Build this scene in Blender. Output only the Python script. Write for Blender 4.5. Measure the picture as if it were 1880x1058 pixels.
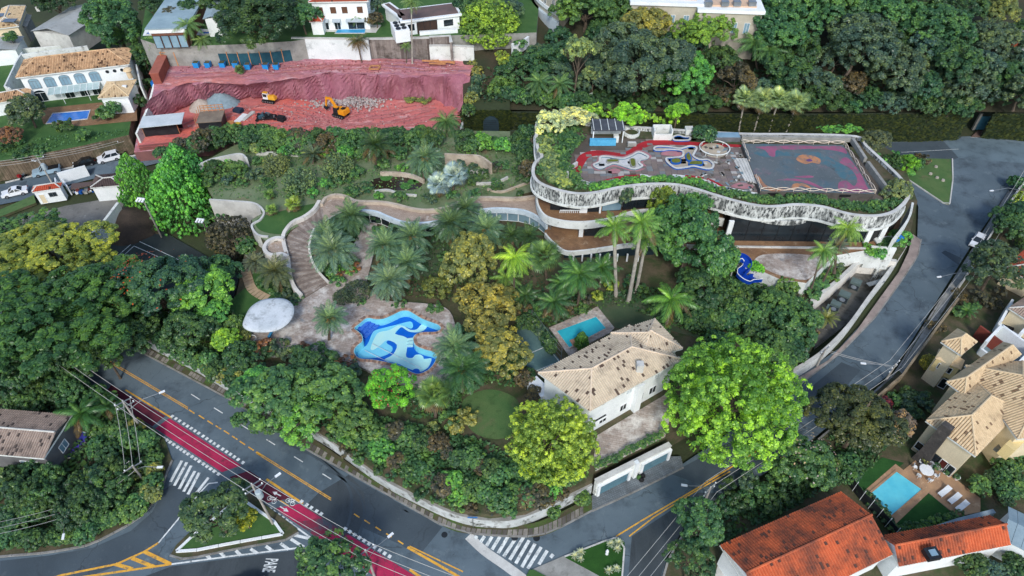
import bpy, bmesh, math, random
import numpy as np
from mathutils import Vector, Matrix, noise as mnoise

random.seed(11)
RNG = np.random.default_rng(11)
for o in list(bpy.data.objects):
 bpy.data.objects.remove(o)
SC = bpy.context.scene
COL = SC.collection
R = math.radians

# ------------------------------------------------------------------ camera, sky, sun, exposure
CAM_H, PITCH, LENS = 80.0, R(45.0),24.0
F = 1880 * LENS / 36.0                       # focal length in photograph pixels
cam_d = bpy.data.cameras.new('camera')
cam_d.sensor_width = 36.0
cam_d.lens = LENS
cam_d.clip_end = 4000
cam = bpy.data.objects.new('camera', cam_d)
cam.location = (0,0, CAM_H)
cam.rotation_euler = (R(90) - PITCH, 0,0)
COL.objects.link(cam)
SC.camera = cam

SUN_EL, SUN_AZ = R(41), R(180)               # azimuth clockwise from +Y
world = bpy.data.worlds.new('World')
SC.world = world
world.use_nodes = True
wn = world.node_tree
sky = wn.nodes.new('ShaderNodeTexSky')
sky.sky_type = 'NISHITA'
sky.sun_disc = False
sky.sun_elevation = SUN_EL
sky.sun_rotation = SUN_AZ
sky.air_density = 1.0
sky.dust_density = 1.4
sky.ozone_density = 1.0
wn.links.new(sky.outputs[0], wn.nodes['Background'].inputs[0])
wn.nodes['Background'].inputs[1].default_value = 0.15
sun_d = bpy.data.lights.new('sun', 'SUN')
sun_d.energy = 1.5
sun_d.angle = R(11)
sun_d.color = (1.0,0.97,0.93)
sun = bpy.data.objects.new('sun', sun_d)
sd = Vector((math.sin(SUN_AZ) * math.cos(SUN_EL), math.cos(SUN_AZ) * math.cos(SUN_EL), math.sin(SUN_EL)))
sun.rotation_euler = sd.to_track_quat('Z', 'Y').to_euler()
sun.location = (0,60,150)
COL.objects.link(sun)
SC.view_settings.view_transform = 'Standard'
SC.view_settings.look = 'None'
SC.view_settings.exposure = 0.55
SC.view_settings.gamma = 1.0
SC.view_settings.use_curve_mapping = False

# ------------------------------------------------------------------ survey helper: photograph pixel + height -> place in the world
_c, _s = math.cos(PITCH), math.sin(PITCH)
def P(px, py, z=0.0):
 x, y = (px - 940) / F, (529 - py) / F
 t = (z - CAM_H) / (-_s + y * _c)
 return Vector((t * x, t * (_c + y * _s), z))
def mpp(px, py, z=0.0):                      # metres per pixel there
 y = (529 - py) / F
 return (z - CAM_H) / (-_s + y * _c) / F
def PP(pts, z=0.0):
 return [P(a, b, z) for a, b in pts]
def cr(pts, closed=False, n=6):              # Catmull-Rom through points (2D or 3D)
 pts = [Vector(p) for p in pts]
 N = len(pts); out = []
 for i in range(N if closed else N - 1):
  if closed:
   a, b, c, d = pts[i - 1], pts[i], pts[(i + 1) % N], pts[(i + 2) % N]
  else:
   a, b, c, d = pts[max(i - 1,0)], pts[i], pts[i + 1], pts[min(i + 2, N - 1)]
  for k in range(n):
   t = k / n
   out.append(0.5 * ((2 * b) + (c - a) * t + (2 * a - 5 * b + 4 * c - d) * t * t + (3 * b - a - 3 * c + d) * t ** 3))
 if not closed:
  out.append(pts[-1])
 return out
def resample(pts, n):
 pts = [Vector(p) for p in pts]
 L = [0.0]
 for i in range(1, len(pts)):
  L.append(L[-1] + (pts[i] - pts[i - 1]).length)
 out = []; j = 0
 for k in range(n):
  d = L[-1] * k / (n - 1)
  while j < len(pts) - 2 and L[j + 1] < d:
   j += 1
  t = (d - L[j]) / max(1e-9, L[j + 1] - L[j])
  out.append(pts[j].lerp(pts[j + 1], min(1, max(0, t))))
 return out
def offset(pts, d, closed=True):             # offset an outline sideways in plan (positive = to the left of travel)
 pts = [Vector(p) for p in pts]; N = len(pts); out = []
 for i in range(N):
  a = pts[i - 1] if (closed or i > 0) else pts[i]
  b = pts[(i + 1) % N] if (closed or i < N - 1) else pts[i]
  t = (b - a); t.z = 0
  if t.length < 1e-6: t = Vector((1,0,0))
  t.normalize()
  out.append(pts[i] + Vector((-t.y, t.x, 0)) * d)
 return out
def area2(pts):
 return sum(pts[i - 1].x * pts[i].y - pts[i].x * pts[i - 1].y for i in range(len(pts))) / 2
def inside(p, poly):
 c = False; n = len(poly)
 for i in range(n):
  a, b = poly[i], poly[i - 1]
  if (a.y > p.y) != (b.y > p.y) and p.x < (b.x - a.x) * (p.y - a.y) / (b.y - a.y) + a.x:
   c = not c
 return c
def rect(a, b, c):                           # rectangle on edge a-b, reaching out to c; a, b, then the far corners
 a, b, c = Vector(a), Vector(b), Vector(c)
 u = (b - a); u.z = 0; u.normalize()
 n = Vector((-u.y, u.x, 0))
 d = (c - b).dot(n)
 return [a, b, b + n * d, a + n * d]

# ------------------------------------------------------------------ materials
def srgb(r, g, b, k=1.0):
 f = lambda v: ((v / 255 + 0.055) / 1.055) ** 2.4 if v > 10 else v / 255 / 12.92
 return (f(r) * k, f(g) * k, f(b) * k)
MATS = {}
def mat(name, c1, c2=None, sc=0.4, rough=0.85, spots=None, bump=0.0, bsc=8.0, metal=0.0, spec=0.3, brick=None, fine=0.18, stretch=None, trans=0.0, emit=None, coat=0.0, cracks=None):
 if name in MATS: return MATS[name]
 m = bpy.data.materials.new(name); m.use_nodes = True
 nt = m.node_tree; N = nt.nodes; L = nt.links
 b = N['Principled BSDF']
 b.inputs['Roughness'].default_value = rough
 b.inputs['Metallic'].default_value = metal
 b.inputs['Specular IOR Level'].default_value = spec
 if coat: b.inputs['Coat Weight'].default_value = coat
 if trans:
  b.inputs['Transmission Weight'].default_value = trans
  b.inputs['IOR'].default_value = 1.33
 if c2 is None: c2 = tuple(v * 0.8 for v in c1)
 geo = N.new('ShaderNodeNewGeometry')
 vec = geo.outputs['Position']
 if stretch:
  mp = N.new('ShaderNodeMapping'); mp.inputs['Scale'].default_value = stretch
  L.new(vec, mp.inputs['Vector']); vec = mp.outputs[0]
 def ntex(scale, detail=5, rgh=0.6):
  t = N.new('ShaderNodeTexNoise'); t.inputs['Scale'].default_value = scale
  t.inputs['Detail'].default_value = detail; t.inputs['Roughness'].default_value = rgh
  L.new(vec, t.inputs['Vector']); return t.outputs['Fac']
 def ramp(src, lo, hi):
  r = N.new('ShaderNodeMapRange'); r.inputs[1].default_value = lo; r.inputs[2].default_value = hi
  L.new(src, r.inputs[0]); return r.outputs[0]
 def mix(fac, a, bb, mode='MIX'):
  x = N.new('ShaderNodeMix'); x.data_type = 'RGBA'; x.blend_type = mode
  if isinstance(fac, float): x.inputs[0].default_value = fac
  else: L.new(fac, x.inputs[0])
  for sock, v in ((6, a),(7, bb)):
   if isinstance(v, tuple): x.inputs[sock].default_value = (*v[:3],1)
   else: L.new(v, x.inputs[sock])
  return x.outputs[2]
 col = mix(ramp(ntex(sc),0.35,0.65), c1, c2)
 if brick:
  bw, bh, ang, mc, amt = brick
  mp = N.new('ShaderNodeMapping'); mp.inputs['Rotation'].default_value = (0,0, R(ang))
  L.new(geo.outputs['Position'], mp.inputs['Vector'])
  bt = N.new('ShaderNodeTexBrick'); bt.inputs['Scale'].default_value = 1.0
  bt.inputs['Brick Width'].default_value = bw; bt.inputs['Row Height'].default_value = bh
  bt.inputs['Mortar Size'].default_value = 0.03; bt.inputs['Mortar Smooth'].default_value = 0.3
  bt.inputs['Color1'].default_value = (1 + amt, 1 + amt, 1 + amt, 1); bt.inputs['Color2'].default_value = (1 - amt, 1 - amt * 1.1,1 - amt * 1.2,1)
  bt.inputs['Mortar'].default_value = (*mc, 1)
  L.new(mp.outputs[0], bt.inputs['Vector'])
  col = mix(1.0, col, bt.outputs['Color'], 'MULTIPLY')
 for sp in (spots or []):
  sc_, lo, hi, ssc = sp
  col = mix(ramp(ntex(ssc, 8,0.7), lo, hi), col, sc_)
 if cracks:
  nz = N.new('ShaderNodeTexNoise'); nz.inputs['Scale'].default_value = .6; nz.inputs['Detail'].default_value = 6; L.new(vec, nz.inputs['Vector'])
  ad = N.new('ShaderNodeVectorMath'); ad.operation = 'MULTIPLY_ADD'; ad.inputs[1].default_value = (2.2,2.2,0); L.new(nz.outputs['Color'], ad.inputs[0]); L.new(vec, ad.inputs[2])
  vo = N.new('ShaderNodeTexVoronoi'); vo.feature = 'DISTANCE_TO_EDGE'; vo.inputs['Scale'].default_value = cracks[1]; L.new(ad.outputs[0], vo.inputs['Vector'])
  mk = N.new('ShaderNodeMath'); mk.operation = 'MULTIPLY'; L.new(ramp(vo.outputs['Distance'], cracks[2],0.0), mk.inputs[0]); L.new(ramp(ntex(.09,3),.42,.6), mk.inputs[1])
  col = mix(mk.outputs[0], col, cracks[0])
 if fine:
  f = ramp(ntex(bsc, 4,0.7),0.25,0.75)
  w = N.new('ShaderNodeMapRange'); w.inputs[3].default_value = 1 - fine; w.inputs[4].default_value = 1 + fine
  L.new(f, w.inputs[0])
  cmb = N.new('ShaderNodeCombineColor')
  for k in range(3): L.new(w.outputs[0], cmb.inputs[k])
  col = mix(1.0, col, cmb.outputs[0], 'MULTIPLY')
 L.new(col, b.inputs['Base Color'])
 if bump:
  bp = N.new('ShaderNodeBump'); bp.inputs['Strength'].default_value = bump; bp.inputs['Distance'].default_value = 0.15
  L.new(ntex(bsc, 6,0.7), bp.inputs['Height']); L.new(bp.outputs[0], b.inputs['Normal'])
 if emit:
  b.inputs['Emission Color'].default_value = (*emit[:3],1); b.inputs['Emission Strength'].default_value = emit[3]
 MATS[name] = m
 return m

def leaf_material(name='leaf', gloss=0.36, transl=0.3):
 if name in MATS: return MATS[name]
 m = bpy.data.materials.new(name); m.use_nodes = True
 nt = m.node_tree; N = nt.nodes; L = nt.links
 b = N['Principled BSDF']; b.inputs['Roughness'].default_value = gloss; b.inputs['Specular IOR Level'].default_value = 0.42
 oi = N.new('ShaderNodeObjectInfo')
 at = N.new('ShaderNodeAttribute'); at.attribute_name = 'tone'
 cr_ = N.new('ShaderNodeValToRGB')
 e = cr_.color_ramp.elements
 e[0].position = 0.0; e[0].color = (0.42,0.56,0.6,1)
 e[1].position = 1.0; e[1].color = (2.0,1.75,.85,1)
 k = cr_.color_ramp.elements.new(0.5); k.color = (0.95,1.0,0.95,1)
 L.new(at.outputs['Fac'], cr_.inputs[0])
 mx = N.new('ShaderNodeMix'); mx.data_type = 'RGBA'; mx.blend_type = 'MULTIPLY'; mx.inputs[0].default_value = 1.0
 L.new(oi.outputs['Color'], mx.inputs[6]); L.new(cr_.outputs[0], mx.inputs[7])
 L.new(mx.outputs[2], b.inputs['Base Color'])
 tr = N.new('ShaderNodeBsdfTranslucent'); L.new(mx.outputs[2], tr.inputs['Color'])
 ms = N.new('ShaderNodeMixShader'); ms.inputs[0].default_value = transl
 L.new(b.outputs[0], ms.inputs[1]); L.new(tr.outputs[0], ms.inputs[2])
 L.new(ms.outputs[0], N['Material Output'].inputs['Surface'])
 MATS[name] = m
 return m

def tile_material(name, c1, c2, dark, dlo=0.52, dhi=0.75, dsc=0.35):
 """roof tiles: one tone per tile (face attribute 'tone') plus lichen and soot blotches"""
 if name in MATS: return MATS[name]
 m = bpy.data.materials.new(name); m.use_nodes = True
 nt = m.node_tree; N = nt.nodes; L = nt.links
 b = N['Principled BSDF']; b.inputs['Roughness'].default_value = 0.85; b.inputs['Specular IOR Level'].default_value = 0.2
 at = N.new('ShaderNodeAttribute'); at.attribute_name = 'tone'
 cr_ = N.new('ShaderNodeValToRGB'); e = cr_.color_ramp.elements
 e[1].color = (*c1,1); e[1].position = 1.0; e[0].color = (*c1,1); e[0].position = 0.0
 cm_ = [.55 * a_ + .45 * b_ for a_, b_ in zip(c1, c2)]
 for pos_, k_ in ((.002, dark),(.055, dark),(.065, cm_)):
  q = e.new(pos_); q.color = (*k_, 1)
 L.new(at.outputs['Fac'], cr_.inputs[0])
 geo = N.new('ShaderNodeNewGeometry')
 t = N.new('ShaderNodeTexNoise'); t.inputs['Scale'].default_value = dsc; t.inputs['Detail'].default_value = 9; t.inputs['Roughness'].default_value = 0.72
 L.new(geo.outputs['Position'], t.inputs['Vector'])
 mr = N.new('ShaderNodeMapRange'); mr.inputs[1].default_value = dlo; mr.inputs[2].default_value = dhi
 L.new(t.outputs['Fac'], mr.inputs[0])
 mx = N.new('ShaderNodeMix'); mx.data_type = 'RGBA'
 L.new(mr.outputs[0], mx.inputs[0]); L.new(cr_.outputs[0], mx.inputs[6]); mx.inputs[7].default_value = (*dark, 1)
 L.new(mx.outputs[2], b.inputs['Base Color'])
 MATS[name] = m
 return m

# ------------------------------------------------------------------ mesh builder
class MB:
 def __init__(s):
  s.v = []; s.f = []; s.m = []; s.tone = None
 def add(s, vs, fs, m=0):
  k = len(s.v)
  s.v.extend(Vector(v) for v in vs)
  s.f.extend([tuple(i + k for i in f) for f in fs]); s.m.extend([m] * len(fs))
  return s
 def box(s, c, size, rz=0.0, m=0, top=1.0):
  """box standing on c (centre of the base)"""
  c = Vector(c); x, y, z = size[0] / 2, size[1] / 2, size[2]
  cs, sn = math.cos(rz), math.sin(rz); vs = []
  for zz, k in ((0,1.0),(z, top)):
   for a, b in ((-x, -y),(x, -y),(x, y),(-x, y)):
    a *= k; b *= k
    vs.append(c + Vector((a * cs - b * sn, a * sn + b * cs, zz)))
  return s.add(vs, [(3,2,1,0),(4,5,6,7),(0,1,5,4),(1,2,6,5),(2,3,7,6),(3,0,4,7)], m)
 def bar(s, a, b, w, h, m=0, up=(0,0,1)):
  a, b = Vector(a), Vector(b); d = (b - a).normalized(); up = Vector(up)
  if abs(d.dot(up)) > 0.98: up = Vector((0,1,0))
  r = d.cross(up).normalized(); u = r.cross(d).normalized()
  vs = []
  for p in (a, b):
   for i, j in ((-1,-1),(1,-1),(1,1),(-1,1)):
    vs.append(p + r * (i * w / 2) + u * (j * h / 2))
  return s.add(vs, [(0,1,2,3),(7,6,5,4),(1,0,4,5),(2,1,5,6),(3,2,6,7),(0,3,7,4)], m)
 def prism(s, pts, z0, z1, m=0, mt=None, bottom=True):
  pts = [Vector(p) for p in pts]
  if area2(pts) < 0: pts = pts[::-1]
  n = len(pts); vs = []
  for p in pts: vs.append(Vector((p.x, p.y, z0 if z0 is not None else p.z)))
  for p in pts: vs.append(Vector((p.x, p.y, z1)))
  s.add(vs, [(i, (i + 1) % n, n + (i + 1) % n, n + i) for i in range(n)], m)
  k = len(s.v) - 2 * n
  s.f.append(tuple(range(k + n, k + 2 * n))); s.m.append(m if mt is None else mt)
  if bottom: s.f.append(tuple(range(k + n - 1, k - 1,-1))); s.m.append(m)
  return s
 def sheet(s, pts, z=None, m=0):
  pts = [Vector((p[0], p[1], p[2] if z is None else z)) for p in pts]
  if area2(pts) < 0: pts = pts[::-1]
  return s.add(pts, [tuple(range(len(pts)))], m)
 def ribbon(s, A, B, m=0):
  n = len(A); k = len(s.v)
  s.v.extend(list(A) + list(B))
  for i in range(n - 1):
   s.f.append((k + i, k + i + 1, k + n + i + 1, k + n + i)); s.m.append(m)
  return s
 def wall(s, pts, z0, z1, th, m=0, closed=False, mt=None):
  """wall that follows a line of points; z0/z1 numbers or lists"""
  pts = [Vector(p) for p in pts]; n = len(pts)
  Lf, Rt = offset(pts, th / 2, closed), offset(pts, -th / 2, closed)
  g = lambda z, i: z[i] if isinstance(z, (list, tuple)) else z
  k = len(s.v)
  for i in range(n):
   for q, z in ((Lf[i], g(z0, i)),(Rt[i], g(z0, i)),(Rt[i], g(z1, i)),(Lf[i], g(z1, i))):
    s.v.append(Vector((q.x, q.y, z)))
  for i in range(n if closed else n - 1):
   a, b = k + 4 * i, k + 4 * ((i + 1) % n)
   for j, jj in ((0,1),(1,2),(2,3),(3,0)):
    s.f.append((a + j, a + jj, b + jj, b + j)); s.m.append(m if (mt is None or j != 2) else mt)
  if not closed:
   s.f.append((k, k + 3, k + 2, k + 1)); s.m.append(m)
   e = k + 4 * (n - 1); s.f.append((e, e + 1, e + 2, e + 3)); s.m.append(m)
  return s
 def tube(s, pts, r, n=6, m=0, closed=False):
  pts = [Vector(p) for p in pts]; N = len(pts); k = len(s.v)
  rr = r if isinstance(r, (list, tuple)) else [r] * N
  for i in range(N):
   a = pts[i - 1] if (closed or i > 0) else pts[i]
   b = pts[(i + 1) % N] if (closed or i < N - 1) else pts[i]
   d = (b - a).normalized()
   up = Vector((0,0,1)) if abs(d.z) < 0.95 else Vector((0,1,0))
   x = d.cross(up).normalized(); y = x.cross(d)
   for j in range(n):
    t = 2 * math.pi * j / n
    s.v.append(pts[i] + (x * math.cos(t) + y * math.sin(t)) * rr[i])
  for i in range(N if closed else N - 1):
   i2 = (i + 1) % N
   for j in range(n):
    s.f.append((k + i * n + j, k + i * n + (j + 1) % n, k + i2 * n + (j + 1) % n, k + i2 * n + j)); s.m.append(m)
  if not closed:
   s.f.append(tuple(k + j for j in range(n - 1,-1,-1))); s.m.append(m)
   s.f.append(tuple(k + (N - 1) * n + j for j in range(n))); s.m.append(m)
  return s
 def lathe(s, c, prof, n=16, m=0, sx=1.0, sy=1.0, rz=0.0):
  c = Vector(c); k = len(s.v); cs, sn = math.cos(rz), math.sin(rz)
  for r, z in prof:
   for j in range(n):
    t = 2 * math.pi * j / n
    a, b = r * math.cos(t) * sx, r * math.sin(t) * sy
    s.v.append(c + Vector((a * cs - b * sn, a * sn + b * cs, z)))
  for i in range(len(prof) - 1):
   for j in range(n):
    s.f.append((k + i * n + j, k + i * n + (j + 1) % n, k + (i + 1) * n + (j + 1) % n, k + (i + 1) * n + j)); s.m.append(m)
  s.f.append(tuple(k + j for j in range(n - 1,-1,-1))); s.m.append(m)
  e = k + (len(prof) - 1) * n
  s.f.append(tuple(e + j for j in range(n))); s.m.append(m)
  return s
 def mesh(s, name, mats, off=None, smooth=False):
  me = bpy.data.meshes.new(name)
  off = off or Vector((0,0,0))
  me.from_pydata([tuple(v - off) for v in s.v],[], s.f)
  for mm in (mats if isinstance(mats, (list, tuple)) else [mats]): me.materials.append(mm)
  if any(s.m): me.polygons.foreach_set('material_index', s.m)
  if smooth: me.polygons.foreach_set('use_smooth', [True] * len(s.f))
  if s.tone is not None:
   a = me.attributes.new('tone', 'FLOAT', 'FACE'); a.data.foreach_set('value', s.tone)
  me.update()
  return me
 def build(s, name, mats, parent=None, smooth=False):
  """one mesh object; a part keeps world coordinates through its thing's origin"""
  if parent is None:
   xs = [v.x for v in s.v]; ys = [v.y for v in s.v]; zs = [v.z for v in s.v]
   org = Vector(((min(xs) + max(xs)) / 2,(min(ys) + max(ys)) / 2, min(zs)))
  else:
   org = origin(parent)
  o = bpy.data.objects.new(name, s.mesh(name, mats, org, smooth))
  COL.objects.link(o)
  if parent is None: o.location = org
  else: o.parent = parent
  return o
def origin(o):
 v = Vector((0,0,0))
 while o is not None:
  v = v + o.location; o = o.parent
 return v
def tag(o, label, cat, group=None):
 o['label'] = label; o['category'] = cat
 if group: o['group'] = group
 return o
def thing(name, label, cat, loc=(0,0,0), group=None, rz=0.0):
 o = bpy.data.objects.new(name, None); COL.objects.link(o)
 o.location = loc; o.rotation_euler = (0,0, rz); o.empty_display_size = 0.5
 return tag(o, label, cat, group)
def struct(name, mb, mats, label=None, smooth=False):
 o = mb.build(name, mats, None, smooth); o['kind'] = 'structure'
 if label: o['label'] = label
 return o
def stuff(o):
 o['kind'] = 'stuff'; return o
def copy_tree(o, parent=None):
 c = o.copy(); COL.objects.link(c); c.parent = parent
 for ch in list(o.children): copy_tree(ch, c)
 return c
ORD = ['first', 'second', 'third', 'fourth', 'fifth', 'sixth', 'seventh', 'eighth', 'ninth', 'tenth', 'eleventh', 'twelfth', 'thirteenth', 'fourteenth',
       'fifteenth', 'sixteenth', 'seventeenth', 'eighteenth', 'nineteenth', 'twentieth', 'twenty-first', 'twenty-second', 'twenty-third', 'twenty-fourth', 'twenty-fifth', 'twenty-sixth', 'twenty-seventh', 'twenty-eighth', 'twenty-ninth', 'thirtieth']

# palette of shared materials
CRK = (srgb(56,64,69),.16,.011)
ASPH = mat('asphalt', srgb(102,117,125), srgb(83,98,106),0.07,0.78,[(srgb(60,70,77),0.5,0.72,0.22),(srgb(122,136,140),0.57,0.8,0.5),(srgb(52,58,62),.62,.74,1.1)],0.2,14, cracks=CRK, fine=.22)
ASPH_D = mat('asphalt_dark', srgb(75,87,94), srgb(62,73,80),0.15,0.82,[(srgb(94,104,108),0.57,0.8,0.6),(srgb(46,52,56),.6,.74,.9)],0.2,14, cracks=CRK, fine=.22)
WHITEP = mat('white_road_paint', srgb(232,236,232), srgb(200,206,204),1.5,0.7,[(srgb(116,124,126),0.54,0.68,1.8)])
YELP = mat('yellow_road_paint', srgb(232,178,70), srgb(214,156,58),1.5,0.7,[(srgb(112,104,90),0.53,0.66,1.8)])
REDP = mat('red_lane_paint', srgb(182,44,84), srgb(156,36,70),0.3,0.75,[(srgb(104,44,62),0.5,0.72,0.8),(srgb(196,70,92),0.56,0.76,0.25),(srgb(96,84,92),.62,.74,1.4)], cracks=CRK)
REDP_D = mat('worn_lane_paint', srgb(104,40,56), srgb(84,34,48),0.5,0.8,[(srgb(74,66,72),0.55,0.8,1.0)])
CONC = mat('concrete', srgb(158,158,152), srgb(132,132,126),0.5,0.9,[(srgb(86,86,82),0.55,0.8,0.9)],0.2)
CONC_L = mat('pale_concrete', srgb(206,206,200), srgb(180,180,174),0.5,0.9,[(srgb(110,110,104),0.58,0.8,1.2)],0.15)
KERB = mat('kerb_stone', srgb(150,150,146), srgb(116,114,108),0.7,0.9)
EARTH = mat('dark_earth', srgb(98,88,70), srgb(76,74,54),0.5,0.95,[(srgb(58,74,42),0.45,0.62,0.35)],0.4,5)
GRASS = mat('lawn_grass', srgb(70,104,58), srgb(88,112,66),0.25,0.95,[(srgb(112,104,78),0.55,0.75,0.3),(srgb(58,84,46),0.55,0.75,0.9)],0.4,9)
GRASS_G = mat('green_lawn', srgb(56,92,46), srgb(70,104,54),0.4,0.95,[(srgb(86,104,54),0.6,0.8,0.8)],0.3,9)
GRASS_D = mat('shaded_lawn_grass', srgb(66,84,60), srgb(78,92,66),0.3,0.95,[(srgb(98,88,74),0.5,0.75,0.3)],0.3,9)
WHITE = mat('white_plaster', srgb(234,238,238), srgb(220,226,226),0.4,0.8,[(srgb(176,182,180),0.62,0.85,0.8)],0.05)
WHITE_D = mat('dirty_white_plaster', srgb(224,228,224), srgb(206,210,204),0.5,0.85,[(srgb(120,118,108),0.55,0.75,0.9),(srgb(70,72,68),0.62,0.78,1.8)],0.1)
CREAM = mat('cream_plaster', srgb(222,208,176), srgb(208,194,162),0.4,0.85)
GLASS = mat('dark_glass', srgb(38,48,54), srgb(28,36,42),0.5,0.12, spec=0.6, fine=0.0)
GLASS_B = mat('bluish_glass', srgb(140,170,184), srgb(110,140,156),0.3,0.15, spec=0.6, fine=0.0)
METAL = mat('grey_metal', srgb(150,156,160), srgb(130,136,140),1.0,0.45, metal=0.6)
METAL_D = mat('dark_metal', srgb(52,58,62), srgb(42,46,50),1.0,0.5, metal=0.4)
WOOD = mat('raw_timber', srgb(196,142,96), srgb(172,118,78),2.0,0.8)
BARK = mat('bark', srgb(108,96,82), srgb(80,70,60),1.5,0.95, bump=0.4, bsc=6)
BARK_P = mat('pale_bark', srgb(176,170,158), srgb(148,142,132),1.5,0.9)
CABLE = mat('cable', srgb(190,190,184), srgb(176,176,170),1.0,0.6)
POLE = mat('pole_concrete', srgb(178,174,166), srgb(150,146,138),1.0,0.9)
BLACK = mat('black_rubber', srgb(30,31,33), srgb(24,25,27),2.0,0.8)
RIM = mat('wheel_rim', srgb(170,174,178), srgb(140,144,148),2.0,0.35, metal=0.7)
STONEPV = mat('stone_paving', srgb(176,164,154), srgb(152,142,134),0.25,0.9,[(srgb(214,210,202),0.48,0.66,0.45),(srgb(116,98,86),0.54,0.72,0.35),(srgb(128,134,138),.58,.7,.8)],0.2,5, brick=(0.9,0.32,12,(0.72,0.68,0.64),0.16))
BROWNPV = mat('brown_tile_paving', srgb(150,118,86), srgb(128,98,74),0.3,0.85,[(srgb(98,78,62),0.5,0.75,0.5),(srgb(178,158,132),0.58,0.75,0.7)],0.1,5, brick=(0.5,0.25,5,(0.75,0.72,0.7),0.1))
WATER_B = mat('pool_water_blue', srgb(30,104,190), srgb(40,120,204),0.5,0.08, spec=0.5, fine=0.1, bsc=1.5, bump=.12)
WATER_T = mat('pool_water_turquoise', srgb(60,186,200), srgb(48,168,188),0.4,0.06, spec=0.5, fine=0.06, bsc=1.5, bump=.12)
WATER_C = mat('pool_water_cyan', srgb(110,214,228), srgb(92,200,220),0.5,0.06, spec=0.5, fine=0.05, bsc=1.5, bump=.12)
T_ORANGE = tile_material('orange_roof_tile', srgb(206,108,70), srgb(172,84,54), srgb(94,66,58),0.42,0.64,.25)
T_BEIGE = tile_material('beige_roof_tile', srgb(210,196,172), srgb(178,162,140), srgb(92,78,68),0.5,0.85,.5)
T_BROWN = tile_material('brown_roof_tile', srgb(206,172,134), srgb(150,114,84), srgb(84,62,48),0.5,0.7,0.7)
T_CREAM = tile_material('cream_roof_tile', srgb(210,188,152), srgb(176,152,118), srgb(122,100,78),0.54,0.85,.5)
T_GREY = tile_material('grey_roof_tile', srgb(170,152,138), srgb(132,118,108), srgb(80,72,68),0.5,0.75)
T_DARK = tile_material('dark_roof_tile', srgb(98,84,80), srgb(76,66,64), srgb(46,42,42),0.55,0.8)
T_RED = tile_material('red_roof_tile', srgb(190,92,66), srgb(150,68,50), srgb(84,52,46),0.55,0.75)
LEAF = leaf_material()
LEAF_M = leaf_material('glossy_leaf', 0.32,0.25)

# ------------------------------------------------------------------ roofs
def roof_face(mb, poly, pitch=0.3, course=0.42, tone=None, drop=0.0):
 """barrel tiles over one planar roof face; poly[0]->poly[1] is the eave"""
 p = [Vector(q) for q in poly]
 u = (p[1] - p[0]).normalized()
 n = (p[1] - p[0]).cross(p[-1] - p[0]).normalized()
 if n.z < 0: n = -n
 w = n.cross(u)
 if w.z < 0: w = -w
 pts = [((q - p[0]).dot(u),(q - p[0]).dot(w)) for q in p]
 umin, umax = min(a for a, b in pts), max(a for a, b in pts)
 N = len(pts)
 x = umin + pitch / 2
 while x < umax:
  hits = []
  for i in range(N):
   (a, b),(c, d) = pts[i], pts[(i + 1) % N]
   if (a - x) * (c - x) < 0: hits.append(b + (d - b) * (x - a) / (c - a))
  if len(hits) >= 2:
   lo, hi = min(hits), max(hits)
   k = max(1, int((hi - lo) / course + 0.5)); st = (hi - lo) / k
   r = pitch * 0.5
   for j in range(k):
    y0, y1 = lo + j * st, lo + (j + 1) * st
    t = random.random()
    vs = []
    for y, h in ((y0,0.055),(y1,0.012)):
     for a, hh in ((-r, -0.05),(-r * 0.42,0.1),(r * 0.42,0.1),(r, -0.05)):
      vs.append(p[0] + u * (x + a) + w * y + n * (hh + h))
    mb.add(vs, [(0,1,5,4),(1,2,6,5),(2,3,7,6),(0,3,2,1)])
    mb.tone.extend([t] * 4)
  x += pitch
 mb.add([q - n * 0.03 for q in p],[tuple(range(N))]); mb.tone.append(0.3)
def hip_roof(parent, c, rise, tile, pitch=0.3, course=0.42, ridge=None, fascia=None, gable=False):
 """hip (or gable) roof over four eave corners in order; parts: tiles, ridge caps"""
 c = [Vector(q) for q in c]
 if area2(c) < 0: c = c[::-1]
 if (c[1] - c[0]).length < (c[2] - c[1]).length: c = c[1:] + c[:1]
 W = (c[2] - c[1]).length
 u = (c[1] - c[0]).normalized(); up = Vector((0,0, rise))
 ins = 0.0 if gable else min(W / 2,(c[1] - c[0]).length / 2 - 0.01)
 r0 = (c[0] + c[3]) / 2 + u * ins + up; r1 = (c[1] + c[2]) / 2 - u * ins + up
 mb = MB(); mb.tone = []
 roof_face(mb, [c[0], c[1], r1, r0], pitch, course)
 roof_face(mb, [c[2], c[3], r0, r1], pitch, course)
 if not gable:
  roof_face(mb, [c[1], c[2], r1], pitch, course)
  roof_face(mb, [c[3], c[0], r0], pitch, course)
 rf = mb.build('roof', tile, parent); stuff(rf)
 rc = MB()
 lines = [(r0, r1)] + ([] if gable else [(r0, c[0]),(r0, c[3]),(r1, c[1]),(r1, c[2])])
 for a, b in lines:
  if (a - b).length > 0.05: rc.tube([a + Vector((0,0,.1)), b + Vector((0,0,.1))],0.13,6)
 rc.build('ridge_cap', ridge or CONC_L, rf)
 fb = MB(); fb.wall(c, c[0].z - 0.22, c[0].z - 0.02,0.1, closed=True)
 fb.build('eave_board', fascia or WHITE_D, rf)
 return rf
def inset(c, d):
 c = [Vector(q) for q in c]
 if area2(c) < 0: c = c[::-1]
 n = len(c); out = []
 for i in range(n):
  a, b, e = c[i - 1], c[i], c[(i + 1) % n]
  d1 = (b - a).normalized(); d2 = (e - b).normalized()
  n1 = Vector((-d1.y, d1.x, 0)); n2 = Vector((-d2.y, d2.x, 0))
  k = 1 + n1.dot(n2)
  out.append(b + (n1 + n2) * (d / max(k, 0.2)))
 return out
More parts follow.
